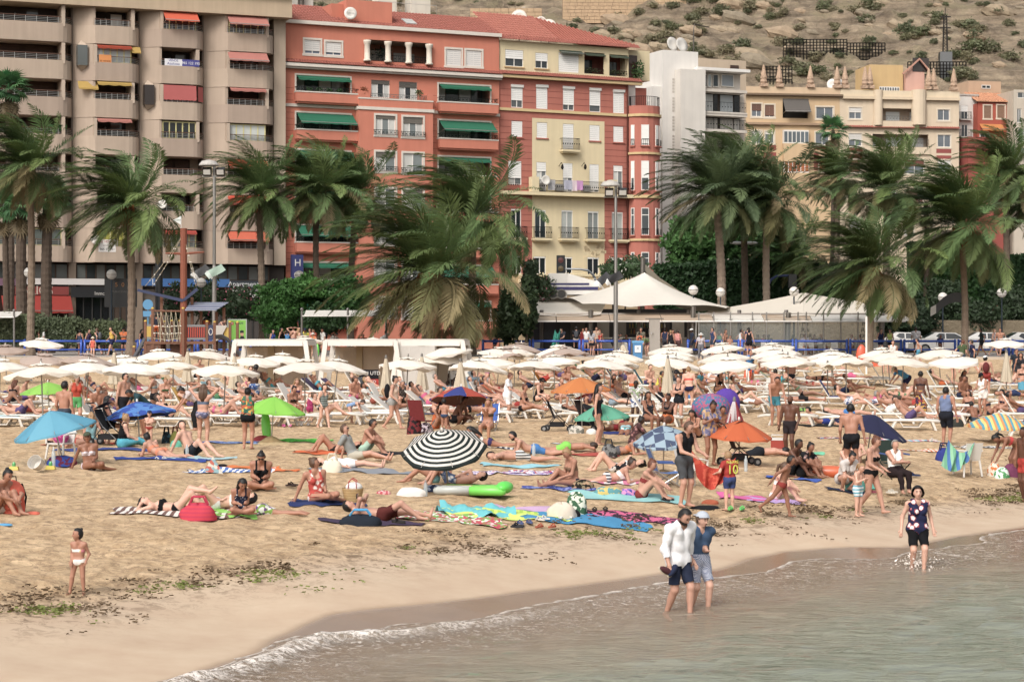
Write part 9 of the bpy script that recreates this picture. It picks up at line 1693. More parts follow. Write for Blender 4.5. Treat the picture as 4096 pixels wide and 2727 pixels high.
for a in[(0,3,1700,350,2.6,1.1,'#e4dcd4','brown and white striped towel under the black bikini sunbather','cloth_stripe_x','#7a5a52'),(0,3,2060,355,1.3,.9,'#8ed24c','lime green towel beside the pink beach bag'),(0,2,1500,1235,2.3,.9,'#2f4a9a','plain dark blue towel under the woman in the orange bikini'),(0,2,1850,1225,1.6,.8,'#a8c8cc','pale aqua towel under the young man in dark shorts'),(0,2,2060,1080,1.9,.8,'#4a62a8','blue dappled towel near the woman raising her hands','cloth_blotch','#8aa0d0'),(0,2,2110,1350,1.9,1.0,'#4f78c0','blue and white striped towel with a black cap on it','cloth_stripe_x','#ece8e4'),(0,2,2290,1320,1.4,.7,'#e0752c','orange towel heaped beside the striped one'),(1,2,215,1345,.9,.5,'#e0702c','orange cloth lying behind the woman with the phone'),(0,2,980,1145,2.6,.8,'#3c4a88','indigo mat under the woman in turquoise trousers'),(0,2,740,1085,1.9,.7,'#c8503c','red towel behind the white plastic chair'),(1,3,660,260,1.5,.7,'#2c3a6c','navy towel under the woman in the flowered swimsuit'),(1,2,370,1065,1.9,.9,'#5cd02c','bright green crinkled towel beside the green parasol','cloth_blotch','#3ca82c'),(1,2,640,1175,1.6,.7,'#d8642c','orange towel under the woman with raised knees'),(1,2,1060,1185,1.7,.7,'#26242a','black towel under the man in pale green shorts'),(1,2,980,1345,2.4,.9,'#8c9098','grey mat under the man in the grey t-shirt'),(1,3,1060,430,1.9,.6,'#4a3c54','dark purple towel under the man with the phone'),(1,3,1800,395,2.0,1.0,'#ece4dc','towel with rows of coloured dots on white','cloth_patch','#c84a5c','#7ab04c'),(1,3,2150,360,1.8,.9,'#d2e85c','acid yellow green towel beside the turquoise heap'),(1,3,2020,350,1.5,1.0,'#5cbcc4','turquoise towel heaped over a bag','cloth',None,None,0,.09),(2,3,210,330,1.6,.6,'#c8a2c8','lilac towel behind the two shopping bags'),(2,3,170,370,1.7,.7,'#cfe45a','yellow green striped towel in front of the lilac one','cloth_stripe_x','#a8d03c'),(2,3,670,415,2.5,1.1,'#3a90c0','bright blue towel beside the two shopping bags'),(2,3,1020,385,2.2,.7,'#3a2c3c','black and pink patterned towel with sandals on it','cloth_blotch','#d8608c'),(2,3,1050,200,2.4,1.0,'#8cc8c8','pale turquoise towel under the woman hugging her knees'),(2,3,430,120,1.6,.6,'#3c4aa0','blue patterned towel under the woman with the topknot','cloth_blotch','#8a98d0'),(2,2,960,1445,2.3,.7,'#e4dcdc','pink edged white towel under the woman in striped briefs','cloth_stripe_wide','#d87c9c'),(2,2,150,1360,2.0,.8,'#ece8e8','white towel with red and blue marks','cloth_patch','#c04a5c','#4a5aa8'),(1,2,2280,1365,2.0,.8,'#e4dce4','lavender and white printed towel behind the lilo','cloth_blotch','#9a7ab8'),(2,2,80,1285,1.9,.7,'#8ac4d0','pale blue towel under the man in striped trunks'),(2,2,580,1195,2.2,.6,'#b84a3c','red towel under the man in lime shorts'),(2,2,560,1095,1.2,.6,'#2c6a9a','blue patterned cloth near the tall dark haired girl','cloth_blotch','#dfe8ee'),(2,2,1000,1000,1.5,.7,'#2c3a78','blue mat under the mint parasol'),(1,2,2090,1130,1.8,.6,'#d8d4d0','white striped mat under the woman in a white bikini top','cloth_stripe_x','#4a4a60'),(1,2,1990,1040,1.2,.5,'#e0cc4c','yellow mat beside the blue folding chair'),(2,3,2180,210,1.3,.6,'#d85c9c','hot pink towel behind the boy in red'),(3,3,60,235,1.3,.5,'#b89ad0','lilac towel under the woman in the white bikini'),(3,2,560,930,2.3,.7,'#3a3c40','charcoal towel under the man in bright blue shorts'),(3,2,1340,1160,2.2,.6,'#e0763c','orange and white striped towel behind the grey haired woman','cloth_stripe_x','#efe2d4'),(3,2,1270,1070,1.9,.6,'#d8d4d0','striped pastel towel near the row of sandals','cloth_multi','#8ac4d8','#d88a9c'),(3,2,700,1045,1.6,.5,'#d8ccc4','cream printed towel behind the navy parasol','cloth_patch','#b85a5c','#5a6a9a'),(3,2,1920,1120,2.1,.5,'#dcd8d4','black and white leaf print towel','cloth_blotch','#2c2e38'),(3,2,360,1180,.9,.5,'#6ccca0','mint green towel behind the woman in a flowered shirt'),(3,2,230,1420,1.3,.4,'#3c5cb0','blue towel under the man hugging his knees'),(3,2,1770,830,1.4,.6,'#d890b8','pink towel under the pale woman'),(3,2,2290,790,1.7,.7,'#4cb08c','green and blue striped towel beside the long haired girl','cloth_stripe_x','#3a8ac0'),(3,3,720,150,.9,.4,'#2a3450','navy cloth lying beside the turquoise cool box')]:
 towel(*a)
def heap(c,r,x,y,rx,ry,rz,c1,name,label,cat,mat='cloth',c2=None,c3=None,seed=1,handles=None,yaw=0,top=None):
 p=tp(c,r,x,y);rx,ry,rz=rx*.7,ry*.75,rz*.72;rr=Rnd(seed+int(x));g=MB();k1,k2=rr.uniform(2,4),rr.uniform(0,6)
 def fn(u,v):
  a=u*6.2832;t=v*1.5708;e=1+.10*sin(3*a+k2)*sin(v*4)+.06*sin(7*a+k1*v*3);q=max(0,cos(t))**.7;return(rx*q*e*cos(a),ry*q*e*sin(a),rz*sin(t)**.8*(1+.08*sin(4*a+k2))-.02)
 g.grid(fn,22,9);E=obj(name,g,mat,None,c1,c2,c3,loc=tuple(p),rz=R(yaw),smooth=1,label=label,cat=cat)
 if handles:g=MB();[g.tube([(s*0-rx*.5,s*ry*.4,rz*.85),(-rx*.3,s*ry*.5,rz*1.35),(rx*.3,s*ry*.5,rz*1.35),(rx*.5,s*ry*.4,rz*.85)],.018,5)for s in(-1,1)];obj('handle',g,'cloth',E,handles)
 if top:obj('contents',MB().sphere((0,0,rz*.95),.5,10,6,(rx*1.1,ry*1.2,rz*.5)),'cloth',E,top)
 return E
def backpack(c,r,x,y,h,c1,label,strap='#26262a',yaw=0):
 p=tp(c,r,x,y);E=empty('backpack',p,R(yaw),label,'backpack');g=MB();w=h*.68
 def fn(u,v):a=u*6.2832;q=1 if v<.55 else max(.02,cos((v-.55)/.45*1.5708))**.55;return(w/2*q*cos(a)*(1+.04*sin(5*a+v*9)),h*.26*q*sin(a),h*(v if v<.95 else .95+(v-.95)*.6))
 g.grid(fn,20,12);obj('body',g,'cloth',E,c1,smooth=1);obj('front_pocket',MB().sphere((0,-h*.24,h*.3),1,10,7,(w*.36,h*.09,h*.22)),'cloth',E,c1,smooth=1);obj('grab_loop',MB().tube([(-.06,0,h*.93),(-.05,0,h*1.08),(.05,0,h*1.08),(.06,0,h*.93)],.012,5),'cloth',E,strap)
 for s in(-1,1):obj('strap',MB().tube([(s*w*.3,h*.22,h*.85),(s*w*.42,h*.42,h*.45),(s*w*.38,h*.3,.05)],.02,5),'cloth',E,strap)
 obj('badge',MB().lathe([(.04,0),(.04,.008)],10),'plastic',E,'#3a3230',loc=(0,-h*.335,h*.25),rot=(R(90),0,0))
backpack(0,3,120,345,.62,'#e2644c','coral red backpack standing on the sand');heap(0,3,300,350,.22,.12,.09,'#df6a50','clothes_heap','coral cloth crumpled beside the coral backpack','clothes');heap(0,3,30,470,.22,.1,.05,'#4f9fd0','clothes_heap','small blue cloth left on the bare sand','clothes')
heap(0,3,1825,395,.48,.26,.42,'#d0354a','beach_bag','large pink and red striped beach bag beside the sunbathers','bag','cloth_stripe','#c23050',handles='#c23050');heap(1,3,960,452,.55,.24,.28,'#222a36','holdall','black holdall with bright blue straps at the phone reader\'s head','bag',handles='#3a9cd0')
def basket():
 p=tp(1,3,890,255);E=empty('straw_basket',p,0,'woven straw basket with red handles and white clothes inside','basket');g=MB();n=11
 for i in range(n):z0,z1=.42*i/n,.42*(i+1)/n;r0=.26+.10*i/n;m=MB();m.lathe([(r0,z0),(r0+.012,z0+(z1-z0)*.5),(r0+.008,z1-.004)],22,cap=False);obj('straw_coil',m,'rope',E,['#c9a468','#bd965a'][i%2],smooth=1)
 obj('bottom',MB().lathe([(.26,0),(.0,.0)],18,cap=False),'rope',E,'#b08c54')
 for s in(-1,1):obj('handle',MB().tube([(-.14,s*.2,.4),(-.12,s*.22,.62),(0,s*.22,.70),(.12,s*.22,.62),(.14,s*.2,.4)],.016,6),'rope',E,'#b83a3c')
 obj('contents',MB().sphere((.04,0,.44),.26,12,7,(1.1,.9,.6)),'cloth',E,'#e6e2de',smooth=1);E.scale=(.6,.6,.68)
basket()
heap(1,2,700,1350,.32,.22,.42,'#e4dac4','rucksack','cream canvas rucksack beside the sleeping person','bag',handles='#d8ccb4');heap(2,2,890,1210,.30,.16,.46,'#7c7c7c','tote_bag','large grey patterned tote bag beside the reading woman','bag','cloth_blotch','#3a3a3c',handles='#3a3a3c')
heap(2,3,460,395,.42,.22,.42,'#d8c8b4','shopping_bag','beige cloth shopping bag slumped on the blue towel','bag');heap(2,3,590,365,.30,.22,.60,'#dfe2cc','shopping_bag','tall white and green supermarket bag standing open','bag','cloth_blotch','#3f6a4a');heap(2,3,560,395,.2,.14,.2,'#1d1c20','clothes_heap','black clothes tucked between the shopping bags','clothes');heap(2,3,655,130,.36,.22,.30,'#8a7a5c','scarf_heap','gold and black printed bag in front of the topknot woman','bag','cloth_patch','#26221e','#b08a6a')
heap(2,3,880,170,.44,.2,.22,'#d8b85c','clothes_heap','yellow and teal towels rolled beside the seated woman','clothes','cloth_blotch','#5a9aa0');heap(2,3,1060,175,.28,.16,.22,'#8a6ac0','clothes_heap','purple and pink printed clothes beside the seated woman','clothes','cloth_patch','#d88ac0','#3a4a9a')
heap(2,3,1780,290,.5,.18,.12,'#1f2024','clothes_heap','black jacket and bag dropped behind the bearded man','clothes');heap(2,3,1820,245,.26,.12,.14,'#e87a50','clothes_heap','bright orange cloth heaped on the black jacket','clothes');heap(2,3,2200,190,.3,.16,.1,'#e0dcdc','clothes_heap','black and white clothes on the hot pink towel','clothes','cloth_blotch','#26242a')
heap(0,2,1530,1085,.2,.13,.52,'#26323a','beach_bag','dark patterned beach bag beside the toddler','bag','cloth_blotch','#3f6a78',handles='#26262a');heap(0,2,1610,1090,.2,.13,.5,'#8a8a3c','beach_bag','olive green beach bag with brown handles','bag',handles='#6a3a2c');heap(0,2,1615,1115,.22,.14,.26,'#5cb8a0','beach_bag','mint plastic bag in front of the olive beach bag','bag')
heap(1,2,60,1070,.38,.2,.26,'#8a2c34','beach_bag','dark red bag at the foot of the green parasol','bag')
heap(1,3,1420,185,.42,.2,.24,'#e6e2dc','plastic_bag','white plastic carrier bag left beside the parasol pole','bag');heap(1,3,1640,150,.36,.2,.22,'#2c3a5c','clothes_heap','blue patterned clothes beside the water bottles','clothes','cloth_blotch','#9aa8c0');heap(1,3,1170,165,.22,.12,.12,'#d8a0a0','clothes_heap','pink printed clothes on the cream mat','clothes','cloth_patch','#e8e0d8','#c0505c')
heap(2,2,480,760,.34,.2,.4,'#cfc8be','handbag','pale leather handbag on the sand by the lounger','bag',handles='#b8b0a4');heap(2,2,1150,1190,.2,.12,.12,'#3a62b0','cushion','small blue inflatable cushion beside the open book','cushion');heap(2,2,590,1000,.34,.2,.34,'#c8c0b4','plastic_bag','white bags beside the pushchair wheels','bag','cloth_blotch','#7a7a70');heap(2,2,730,1000,.24,.16,.24,'#dcd8d0','plastic_bag','white plastic bag below the mint parasol','bag')
heap(1,2,1960,1030,.3,.2,.3,'#a89aa8','beach_bag','lilac cloth bag beside the crouching man','bag');heap(1,2,1560,980,.36,.24,.45,'#3a2a32','beach_bag','black bag with a pattern below the red and blue parasol','bag','cloth_blotch','#b8a8b0')
heap(3,2,1620,1240,.34,.26,.52,'#2f3c8a','rucksack','blue rucksack with a green bottle beside the white stool','bag',handles='#1f2650');heap(3,2,2080,1385,.26,.2,.5,'#e0d4c0','shopping_bag','orange and white shopping bag under the stooping woman','bag','cloth_blotch','#d8762c');heap(3,2,2150,1400,.3,.2,.42,'#dfe8e0','shopping_bag','white and green shopping bag under the stooping woman','bag','cloth_blotch','#4a9a5c');heap(3,2,2230,1395,.3,.22,.5,'#7a3a5c','beach_bag','maroon bag beside the shopping bags','bag');heap(3,2,1740,930,.3,.2,.42,'#3a3c38','beach_bag','dark drawstring bag beside the man in a blue vest','bag');heap(3,2,1385,850,.3,.16,.4,'#3c4030','beach_bag','olive bag at the feet of the woman in the printed wrap','bag');heap(3,2,330,785,.4,.2,.2,'#3a4a3a','beach_bag','green and black bag under a flat lounger','bag','cloth_blotch','#8ac04a');heap(0,2,560,1290,.5,.3,.32,'#2f4a9a','clothes_heap','blue and wine red clothes under the sky blue parasol','clothes','cloth_blotch','#6a2440')
heap(0,2,2040,1320,.22,.16,.16,'#1d1e24','cap_heap','black cap lying on the blue striped towel','cap')
def cloth_sheet(pts,c1,label,mat='cloth',c2=None,c3=None,nm='hanging_cloth',cat='cloth',n=12):
 g=MB();A,B_,C_,D=[Vector(q)for q in pts];o=(A+B_)/2
 def fn(u,v):p=A.lerp(B_,u).lerp(D.lerp(C_,u),v);s=.07*sin(u*17)*(.3+v)+.05*sin(u*29+2)*v;sag=-.30*sin(pi*u)*(1-v*.3);return(p.x-o.x,p.y+s-o.y,p.z+sag-o.z)
 g.grid(fn,n*2,n);obj(nm,g,mat,None,c1,c2,c3,loc=tuple(o),smooth=1,label=label,cat=cat)
m1=tp(2,3,1585,292);Yc=m1.y-.05
cloth_sheet([at(*T(2,2,1650,1150),Yc),at(*T(2,2,2060,1215),Yc),at(*T(2,2,1930,1445),Yc),at(*T(2,2,1700,1390),Yc)],'#c43c2a','bright red patterned cloth stretched between the man and the boy','cloth_blotch','#d8583c')
q=tp(2,2,2180,565);cloth_sheet([at(*T(2,2,2145,360),q.y-.2),at(*T(2,2,2215,362),q.y-.2),at(*T(2,2,2195,490),q.y-.2),at(*T(2,2,2130,480),q.y-.2)],'#e0663c','orange and white striped towel held by the man in blue','cloth_stripe_wide','#ece4dc',nm='hanging_towel',cat='towel')
cloth_sheet([at(*T(2,2,395,40),127.4),at(*T(2,2,445,30),127.4),at(*T(2,2,425,195),127.4),at(*T(2,2,360,195),127.4)],'#3aa08c','turquoise towel held up over the blue railing',nm='hanging_towel',cat='towel')
E=empty('shoe_pair',tuple(MAN.matrix_basis@Vector((-.30,-.13,.80))),R(38),'pair of slip-on shoes hanging from the bearded man\'s hand','shoes')
for i,(dx,rz,ry)in enumerate(((-.06,0,25),(.07,20,-30))):
 s_=obj('upper',MB().sphere((0,0,0),1,14,8,(.15,.055,.045)),'cloth',E,'#5a3238' if i==0 else '#2c3450',loc=(dx,0,0),rot=(R(60),R(ry),R(rz)),smooth=1);obj('sole',MB().sphere((0,0,-.03),1,14,8,(.155,.058,.02)),'rubber',s_,'#c9bda2',smooth=1)
def bottle(c,r,x,y,label,c1='#cfdbe0',h=.3,lid='#d8d8d4'):p=tp(c,r,x,y);E=empty('water_bottle',p,0,label,'bottle');obj('body',MB().lathe([(.04,0),(.045,.02),(.042,h*.3),(.046,h*.5),(.044,h*.72),(.018,h*.9),(.016,h*.95)],12),'clear_plastic',E,c1,smooth=1);obj('cap',MB().lathe([(.02,h*.95),(.02,h)],10),'plastic',E,lid)
material('clear_plastic',rough=.1,spec=.6,alpha=.55)
bottle(0,2,492,1330,'large clear water bottle standing beside the parasol heap',h=.5);bottle(2,2,200,1210,'clear water bottle beside the man in striped trunks',h=.34);bottle(2,2,2150,1345,'clear water bottle standing behind the boy in red',h=.38);bottle(2,2,1230,920,'water bottle between the white armchairs',h=.3);bottle(1,3,1560,175,'water bottle lying among the blue clothes',h=.34);bottle(0,2,1720,1215,'clear bottle beside the young man in dark shorts',h=.3)
p=tp(0,2,360,1350);E=empty('toy_bucket',p,0,'white toy bucket lying beside the parasol sand heap','bucket',None,None);obj('pail',MB().lathe([(.0,.0),(.12,.0),(.17,.22),(.165,.22),(.115,.015),(0,.015)],16,cap=False),'plastic',E,'#ddd8d0',loc=(0,0,.14),rot=(R(62),0,R(-20)));obj('handle',MB().tube([(.17*cos(a*.35),-.12,.14+.2*sin(a*.35))for a in range(10)],.008,5),'plastic',E,'#b8b4ae')
for c,r,x,y,c1,lb in((0,2,465,1340,'#e0c834','yellow toy car beside the water bottle'),(0,2,128,1345,'#e0c03c','yellow toy ring left on the sand')):
 p=tp(c,r,x,y);E=obj('toy',MB().box((0,0,.04),(.22,.14,.08),0,0,0,.8),'plastic',None,c1,loc=tuple(p),label=lb,cat='toy');obj('knob',MB().lathe([(.04,0),(.04,.06),(.02,.1)],10,(0,0,.08)),'plastic',E,'#4aae5c')
def sandals(c,r,x,y,c1,label,yaw=0):
 p=tp(c,r,x,y);E=empty('sandals',p,R(yaw),label,'sandals')
 for s in(-1,1):
  g=MB();n=12;g.prism([(s*.11+.055*cos(a*6.2832/n)*(1 if sin(a*6.2832/n)>0 else .8),.14*sin(a*6.2832/n)+.05*s)for a in range(n)],.03,.06);o=obj('sole',g,'rubber',E,c1);obj('strap',MB().tube([(s*.11-.05,.03+.05*s,.06),(s*.11,.06+.05*s,.10),(s*.11+.05,.03+.05*s,.06)],.014,5),'cloth',o,c1)
for a in((1,3,330,98,'#3a2620','dark brown sandals behind the woman with the phone',60),(1,3,905,275,'#26201e','black sandals in front of the straw basket',20),(1,3,1310,440,'#2c2826','black flip flops below the phone reader',70),(2,3,50,485,'#2a2a30','black flip flops beside the pile of shoes',60),(2,3,120,455,'#4a5a8a','blue trainers in the pile of shoes',20),(2,3,310,485,'#b85a3c','grey and orange sandals in the pile of shoes',-30),(2,3,280,415,'#d8d0c4','white sandals beside the yellow green towel',40),(2,3,490,405,'#e0dad0','white strappy sandals on the blue towel',10),(2,3,810,350,'#3a342e','dark flip flops behind the blue towel',0),(2,3,1190,405,'#4a3a30','brown sandals on the black and pink towel',30),(2,3,2060,335,'#5cd060','bright green clogs at the feet of the boy in red',-20),(3,3,1140,175,'#d8d0c0','pale shoes beside the walking woman',40),(3,3,960,160,'#8a3a48','dark red shoes beside the turquoise cool box',70),(3,2,1350,1395,'#2c3a60','navy flip flops beside the folding chair',60),(3,2,1520,1075,'#d8c8b8','beige sandals at the end of the pastel towel',50),(0,2,1480,1240,'#dcd8d0','white sandals on the dark blue towel',30),(1,2,450,940,'#8a8a8c','grey trainers under the lounger by the girl in magenta',10),(1,2,285,945,'#d85a9a','pink clogs under the lounger by the girl in magenta',20),(2,3,1430,225,'#1c1c20','black slippers at the feet of the woman hugging her knees',40)):sandals(*a)
p=tp(1,3,1990,195);E=empty('lilo',p,R(-12),'green, yellow and silver inflatable lilo lying in the sand','inflatable')
for i,(dy,c,l)in enumerate(((-.32,'#6ae03a',1.9),(-.12,'#8ed24c',1.8),(.08,'#6ae03a',1.8),(.28,'#5ce03c',1.7))):
 for k,cc in enumerate((c,{0:'#b9bdb8',1:'#dfe4dc',2:'#e0d24c',3:'#4cd834'}[i])):g=MB();x0,x1=(-l/2,0)if k else(0.01,l/2);g.tube([(x0,dy,.1),(x0+.12*(1 if k else 0),dy,.12),(x1-.1*(0 if k else 1),dy,.12),(x1,dy,.1)],[.06,.12,.12,.06],10);obj('air_chamber',g,'plastic',E,cc,smooth=1)
obj('headrest',MB().sphere((.85,0,.2),1,14,8,(.22,.45,.16)),'plastic',E,'#4ae030',smooth=1);E.scale=(.8,.8,.8)
obj('inflatable_ring',MB().sphere((0,0,.1),1,14,8,(.55,.2,.16)),'plastic',None,'#d8602c',loc=tuple(tp(3,2,560,1395)),rz=R(-12),smooth=1,label='orange inflatable armchair in front of the small child',cat='inflatable')
obj('inflatable_kayak',MB().sphere((0,0,.4),1,16,10,(.32,.2,.75)),'plastic',None,'#d8562c',loc=tuple(tp(3,2,860,372)),rz=0,smooth=1,label='orange rescue float standing on the sand below the palm',cat='inflatable');E=obj('rescue_box',MB().box((0,0,.35),(.5,.4,.75),0,0,0,.9),'plastic',None,'#dd5a30',loc=tuple(tp(3,2,1000,378)),label='orange rescue crate below the palm',cat='crate');obj('lid',MB().box((0,0,.75),(.54,.44,.05)),'plastic',E,'#c84e28')
p=tp(3,2,905,445);E=empty('white_post',p,0,'slim white post among the cream umbrellas below the palm','post');obj('shaft',MB().tube([(0,0,0),(0,0,2.9)],.055,8),'paint',E,'#ece8e2');obj('cap',MB().lathe([(.06,2.9),(.03,2.96)],8),'paint',E,'#d8d4ce')
p=tp(2,2,1830,865);obj('beanbag',MB().sphere((0,0,.42),1,18,12,(.68,.55,.48)),'cloth_patch',None,'#7a5a9a','#3a7a9a','#b05a7a',loc=tuple(p),smooth=1,label='big beanbag with a purple and pink mosaic print',cat='beanbag');p=tp(2,2,1970,845);obj('beanbag',MB().sphere((0,0,.5),1,16,10,(.5,.42,.55)),'cloth',None,'#5a3aa0',loc=tuple(p),smooth=1,label='plain violet beanbag behind the mosaic one',cat='beanbag')
def armchair(c,r,x,y,yaw,label,c1='#e2ddd5'):
 p=tp(c,r,x,y);E=empty('plastic_armchair',p,R(yaw),label,'chair');obj('seat',MB().box((0,0,.42),(.46,.44,.03)),'plastic',E,c1);obj('backrest',MB().add([(-.22,.2,.43),(.22,.2,.43),(.24,.32,.86),(-.24,.32,.86),(-.22,.23,.43),(.22,.23,.43),(.24,.35,.86),(-.24,.35,.86)],[(0,1,2,3),(7,6,5,4),(0,4,5,1),(2,6,7,3),(1,5,6,2),(0,3,7,4)]),'plastic',E,c1)
 for s in(-1,1):
  obj('armrest',MB().tube([(s*.25,.28,.66),(s*.28,-.05,.66),(s*.27,-.22,.62),(s*.25,-.23,.42)],.025,6),'plastic',E,c1)
  for yy in(-.2,.2):obj('leg',MB().tube([(s*.22,yy,.42),(s*.27,yy*1.25,0)],[.03,.025],6),'plastic',E,c1)
 return E
armchair(2,2,1430,905,-32,'white plastic armchair under the large woman in black');armchair(2,2,1255,895,28,'white plastic armchair under the woman in a dotted swimsuit');armchair(0,2,560,1225,-25,'white plastic armchair with pink clothes under the sky blue parasol');armchair(3,2,1835,1385,200,'white plastic armchair draped with a green and blue towel');armchair(0,2,985,965,105,'white plastic armchair beside the pushchair');armchair(2,3,1660,110,120,'white plastic armchair behind the man in the black vest');armchair(2,2,2320,660,-60,'white plastic armchair with a red and white lettered back')
q=tp(0,2,560,1225);heapq=obj('clothes_heap',(lambda g:(g.sphere((0,0,.0),1,12,8,(.2,.2,.18)),g)[1])(MB()),'cloth_blotch',None,'#c8388c','#d878b0',loc=(q.x,q.y,q.z+.58),smooth=1,label='magenta clothes piled on the white armchair',cat='clothes')
q=tp(3,2,1835,1385);cloth_sheet([(q.x-.55,q.y-.3,q.z+.95),(q.x+.1,q.y-.35,q.z+.9),(q.x-.1,q.y-.45,q.z+.42),(q.x-.75,q.y-.4,q.z+.3)],'#6cb08c','green and blue towel draped over the white armchair','cloth_multi','#4a7ab8','#8ac49c',nm='draped_towel',cat='towel')
def folding_chair(c,r,x,y,yaw,label,c1,h=.34,frame='#c4c0ba',back=.5,mat='cloth'):
 p=tp(c,r,x,y);E=empty('folding_chair',p,R(yaw),label,'chair');obj('seat',MB().grid(lambda u,v:(-.25+.5*u,-.25+.48*v,h-.03*sin(pi*v)),6,6),mat,E,c1,'#e0dcd6');obj('backrest',MB().grid(lambda u,v:(-.25+.5*u,.25+.2*v,h+.02+back*v),6,6),mat,E,c1,'#e0dcd6')
 for s in(-1,1):
  obj('frame',MB().tube([(s*.27,-.3,0),(s*.27,.25,h),(s*.27,.46,h+back+.04)],.015,6),'metal',E,frame);obj('leg',MB().tube([(s*.27,.34,0),(s*.27,-.26,h)],.015,6),'metal',E,frame);obj('armrest',MB().tube([(s*.28,-.2,h+.2),(s*.28,.3,h+.22)],.022,6),'plastic',E,'#3a5a9a')
folding_chair(1,2,2130,975,-12,'blue folding beach chair under the fair haired woman','#3c62b0');folding_chair(2,2,1430,1480,100,'blue mesh folding chair behind the man in the black vest','#5a7cb8',.36);folding_chair(3,2,1170,1400,22,'dark folding chair under the grey haired woman','#2c3a34',.42,'#3a4a40');folding_chair(1,2,1530,1000,150,'folding chair hung with a dark red jacket','#7c2c30',.42,'#8a8a88',.6)
heap(1,2,1450,1000,.3,.2,.9,'#7a2a30','hanging_jacket','dark red jacket and caps hung over the folding chair','clothes','cloth_blotch','#2a2226')
def coolbox(c,r,x,y,c1,lid,label,w=.42):p=tp(c,r,x,y);E=empty('cool_box',p,R(-15),label,'cool box');obj('body',MB().box((0,0,.19),(w,.28,.38),0,0,0,1.04),'plastic',E,c1);obj('lid',MB().box((0,0,.41),(w*1.06,.31,.06)),'plastic',E,lid);obj('handle',MB().tube([(-w/2,0,.36),(-w/2,0,.52),(w/2,0,.52),(w/2,0,.36)],.014,6),'plastic',E,lid)
coolbox(3,3,800,140,'#5cc0b0','#e4e0da','turquoise cool box beside the walking child');coolbox(3,3,945,130,'#5cc0b0','#d8d4ce','turquoise cool box behind the black bikini woman',.3);coolbox(3,2,105,1180,'#b04030','#e0dcd6','red and white cool box at the bald man\'s feet')
def pushchair(c,r,x,y,yaw,c1,label,hood='#26262a'):
 p=tp(c,r,x,y);E=empty('pushchair',p,R(yaw),label,'pushchair');g=MB()
 g.add([(-.22,-.25,.45),(.22,-.25,.45),(.22,.1,.42),(-.22,.1,.42),(-.22,.32,.95),(.22,.32,.95)],[(0,1,2,3),(3,2,5,4)]);obj('seat',g,'cloth',E,c1);obj('hood',MB().grid(lambda u,v:(-.24+.48*u,.34-.42*sin(v*1.5),.92+.22*sin(v*1.57+.2)-.0),8,8),'cloth',E,hood);obj('basket',MB().bx(-.2,.2,-.2,.22,.16,.3),'cloth',E,'#2c2c30')
 for s in(-1,1):
  obj('frame',MB().tube([(s*.25,-.42,.1),(s*.25,.05,.5),(s*.25,.45,1.05),(s*.25,.55,1.1)],.014,6),'metal',E,'#5a5a5c');obj('frame',MB().tube([(s*.25,.38,.1),(s*.25,.05,.5)],.014,6),'metal',E,'#5a5a5c')
  for yy in(-.42,.38):o=obj('wheel',MB().lathe([(.09,-.03),(.105,-.015),(.105,.015),(.09,.03)],14),'rubber',E,'#26262a',loc=(s*.27,yy,.105),rot=(0,R(90),0));obj('hub',MB().lathe([(.05,-.035),(.05,.035)],10),'plastic',o,'#8a8a8a')
 obj('handle',MB().tube([(-.25,.55,1.1),(.25,.55,1.1)],.02,6),'rubber',E,'#2c2c2e')
pushchair(0,2,1000,1110,75,'#26282c','black pushchair with a turquoise strap beside the blue parasol');pushchair(2,2,420,970,80,'#23242a','black and red pushchair with a tall red hood','#8c2c2a');pushchair(2,2,680,960,60,'#3a3030','dark pushchair behind the mint parasol','#b8342c');pushchair(2,2,2080,1290,100,'#3a2a30','pushchair half hidden behind the boy in red','#3a3038')
p=tp(1,2,105,1065);obj('body_board',MB().sphere((0,0,.42),1,12,10,(.13,.05,.48)),'plastic',None,'#7ae03a',loc=tuple(p),rot=(R(-8),R(-6),0),smooth=1,label='lime green plastic board propped against the green parasol',cat='board')
obj('swim_ring',MB().sphere((0,0,.0),1,12,10,(.12,.12,.42)),'plastic',None,'#6ae03a',loc=tuple(atx(T(1,2,565,0)[0],120.2,PZ+.35)),smooth=1,label='lime green float carried by the girl in orange',cat='inflatable')
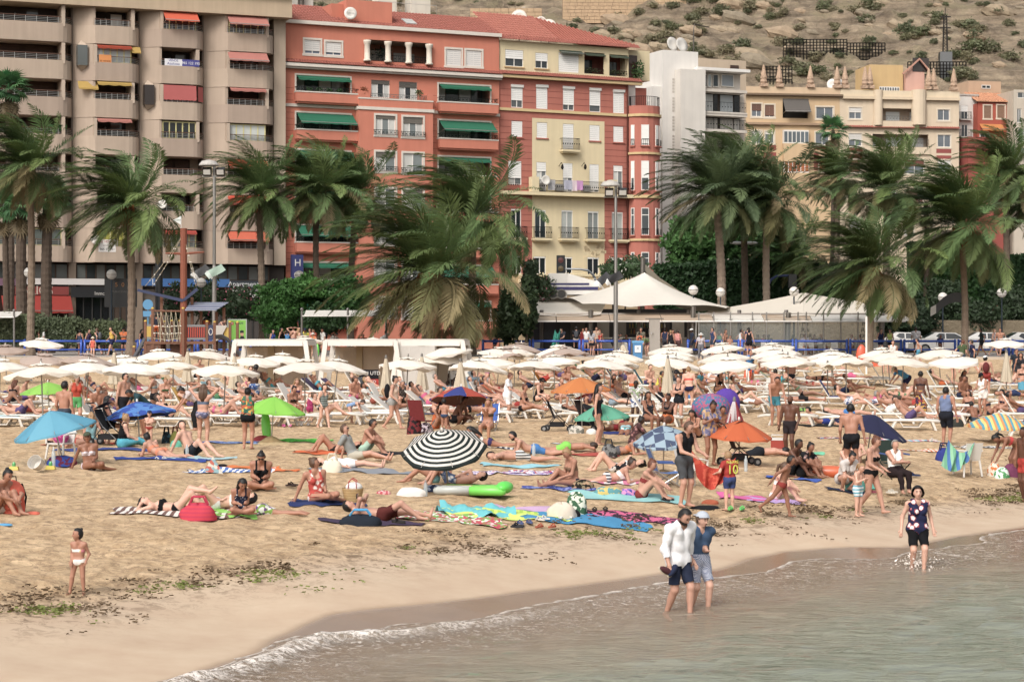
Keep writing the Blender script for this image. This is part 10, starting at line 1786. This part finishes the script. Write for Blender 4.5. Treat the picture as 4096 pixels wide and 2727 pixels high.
p=tp(2,2,1080,1185);g=MB();g.add([(-.14,-.1,.05),(0,-.1,.02),(.14,-.1,.05),(-.14,.1,.05),(0,.1,.02),(.14,.1,.05)],[(0,1,4,3),(1,2,5,4)]);g.box((0,0,.012),(.3,.22,.01));obj('open_book',g,'print',None,'#e4dccb',loc=tuple(p+Vector((0,0,.05))),label='open book on the sand before the reading woman',cat='book')
p=tp(0,3,1960,200);obj('magazine',MB().add([(-.2,0,.55),(0,0,.85),(.2,0,.5),(-.2,.03,.55),(0,.03,.85),(.2,.03,.5)],[(0,2,1),(3,4,5),(0,1,4,3),(1,2,5,4),(2,0,3,5)]),'cloth_patch',None,'#8ab4c0','#c86a5c','#d8d4c8',loc=tuple(p),label='open magazine held up by the woman in the white bikini',cat='magazine')
p=tp(1,3,1175,398);o=obj('phone',MB().box((0,0,0),(.16,.015,.09)),'glass_pane',None,'#23232a',loc=(p.x-.50,p.y,p.z+.44),rz=R(84),label='black phone held up by the man in maroon shorts',cat='phone');obj('screen',MB().box((0,-.009,0),(.14,.002,.075)),'glass_pane',o,'#3a3e44')
text('shirt_number','10',.27,BOY,(0,.125,.86),'#e0e234',(R(90),0,R(180)));text('shirt_name','NAARE',.09,BOY,(0,.122,1.02),'#e0e234',(R(90),0,R(180)))
for c,r,x,y,wd,c1,ct,lb,sz,hh in((1,2,1040,520,'MAN UTD','#26242a','#e6e2de','black and red football towel hanging between the umbrellas',.22,.75),(1,2,1965,545,'SYDNEY','#8aa8c0','#2a3240','blue lettered souvenir towel hanging over a lounger back',.16,.5)):
 p=tp(c,r,x,y,.55);E=obj('printed_towel',MB().grid(lambda u,v:(-.42+.84*u,.03*sin(u*9),hh-hh*v),10,6),'cloth',None,c1,loc=(p.x,p.y-.1,p.z+.35),label=lb,cat='towel');text('lettering',wd,sz,E,(0,-.045,hh-.16),ct)
 if c1=='#26242a':obj('red_half',MB().grid(lambda u,v:(-.42+.84*u,.03*sin(u*9)-.012,hh*.45-hh*.45*v),10,4),'cloth',E,'#b83a32');text('lettering','UNITED',sz*.8,E,(0,-.055,hh*.3),ct)
p=tp(3,3,1375,905);obj('splash',leaf_blob(260,.42,.3,.22,5,.022,1),'plastic',None,'#f4e8de',loc=(p.x,p.y-.05,.12),kind='stuff',label='white splash round the laughing woman wading',cat='splash')
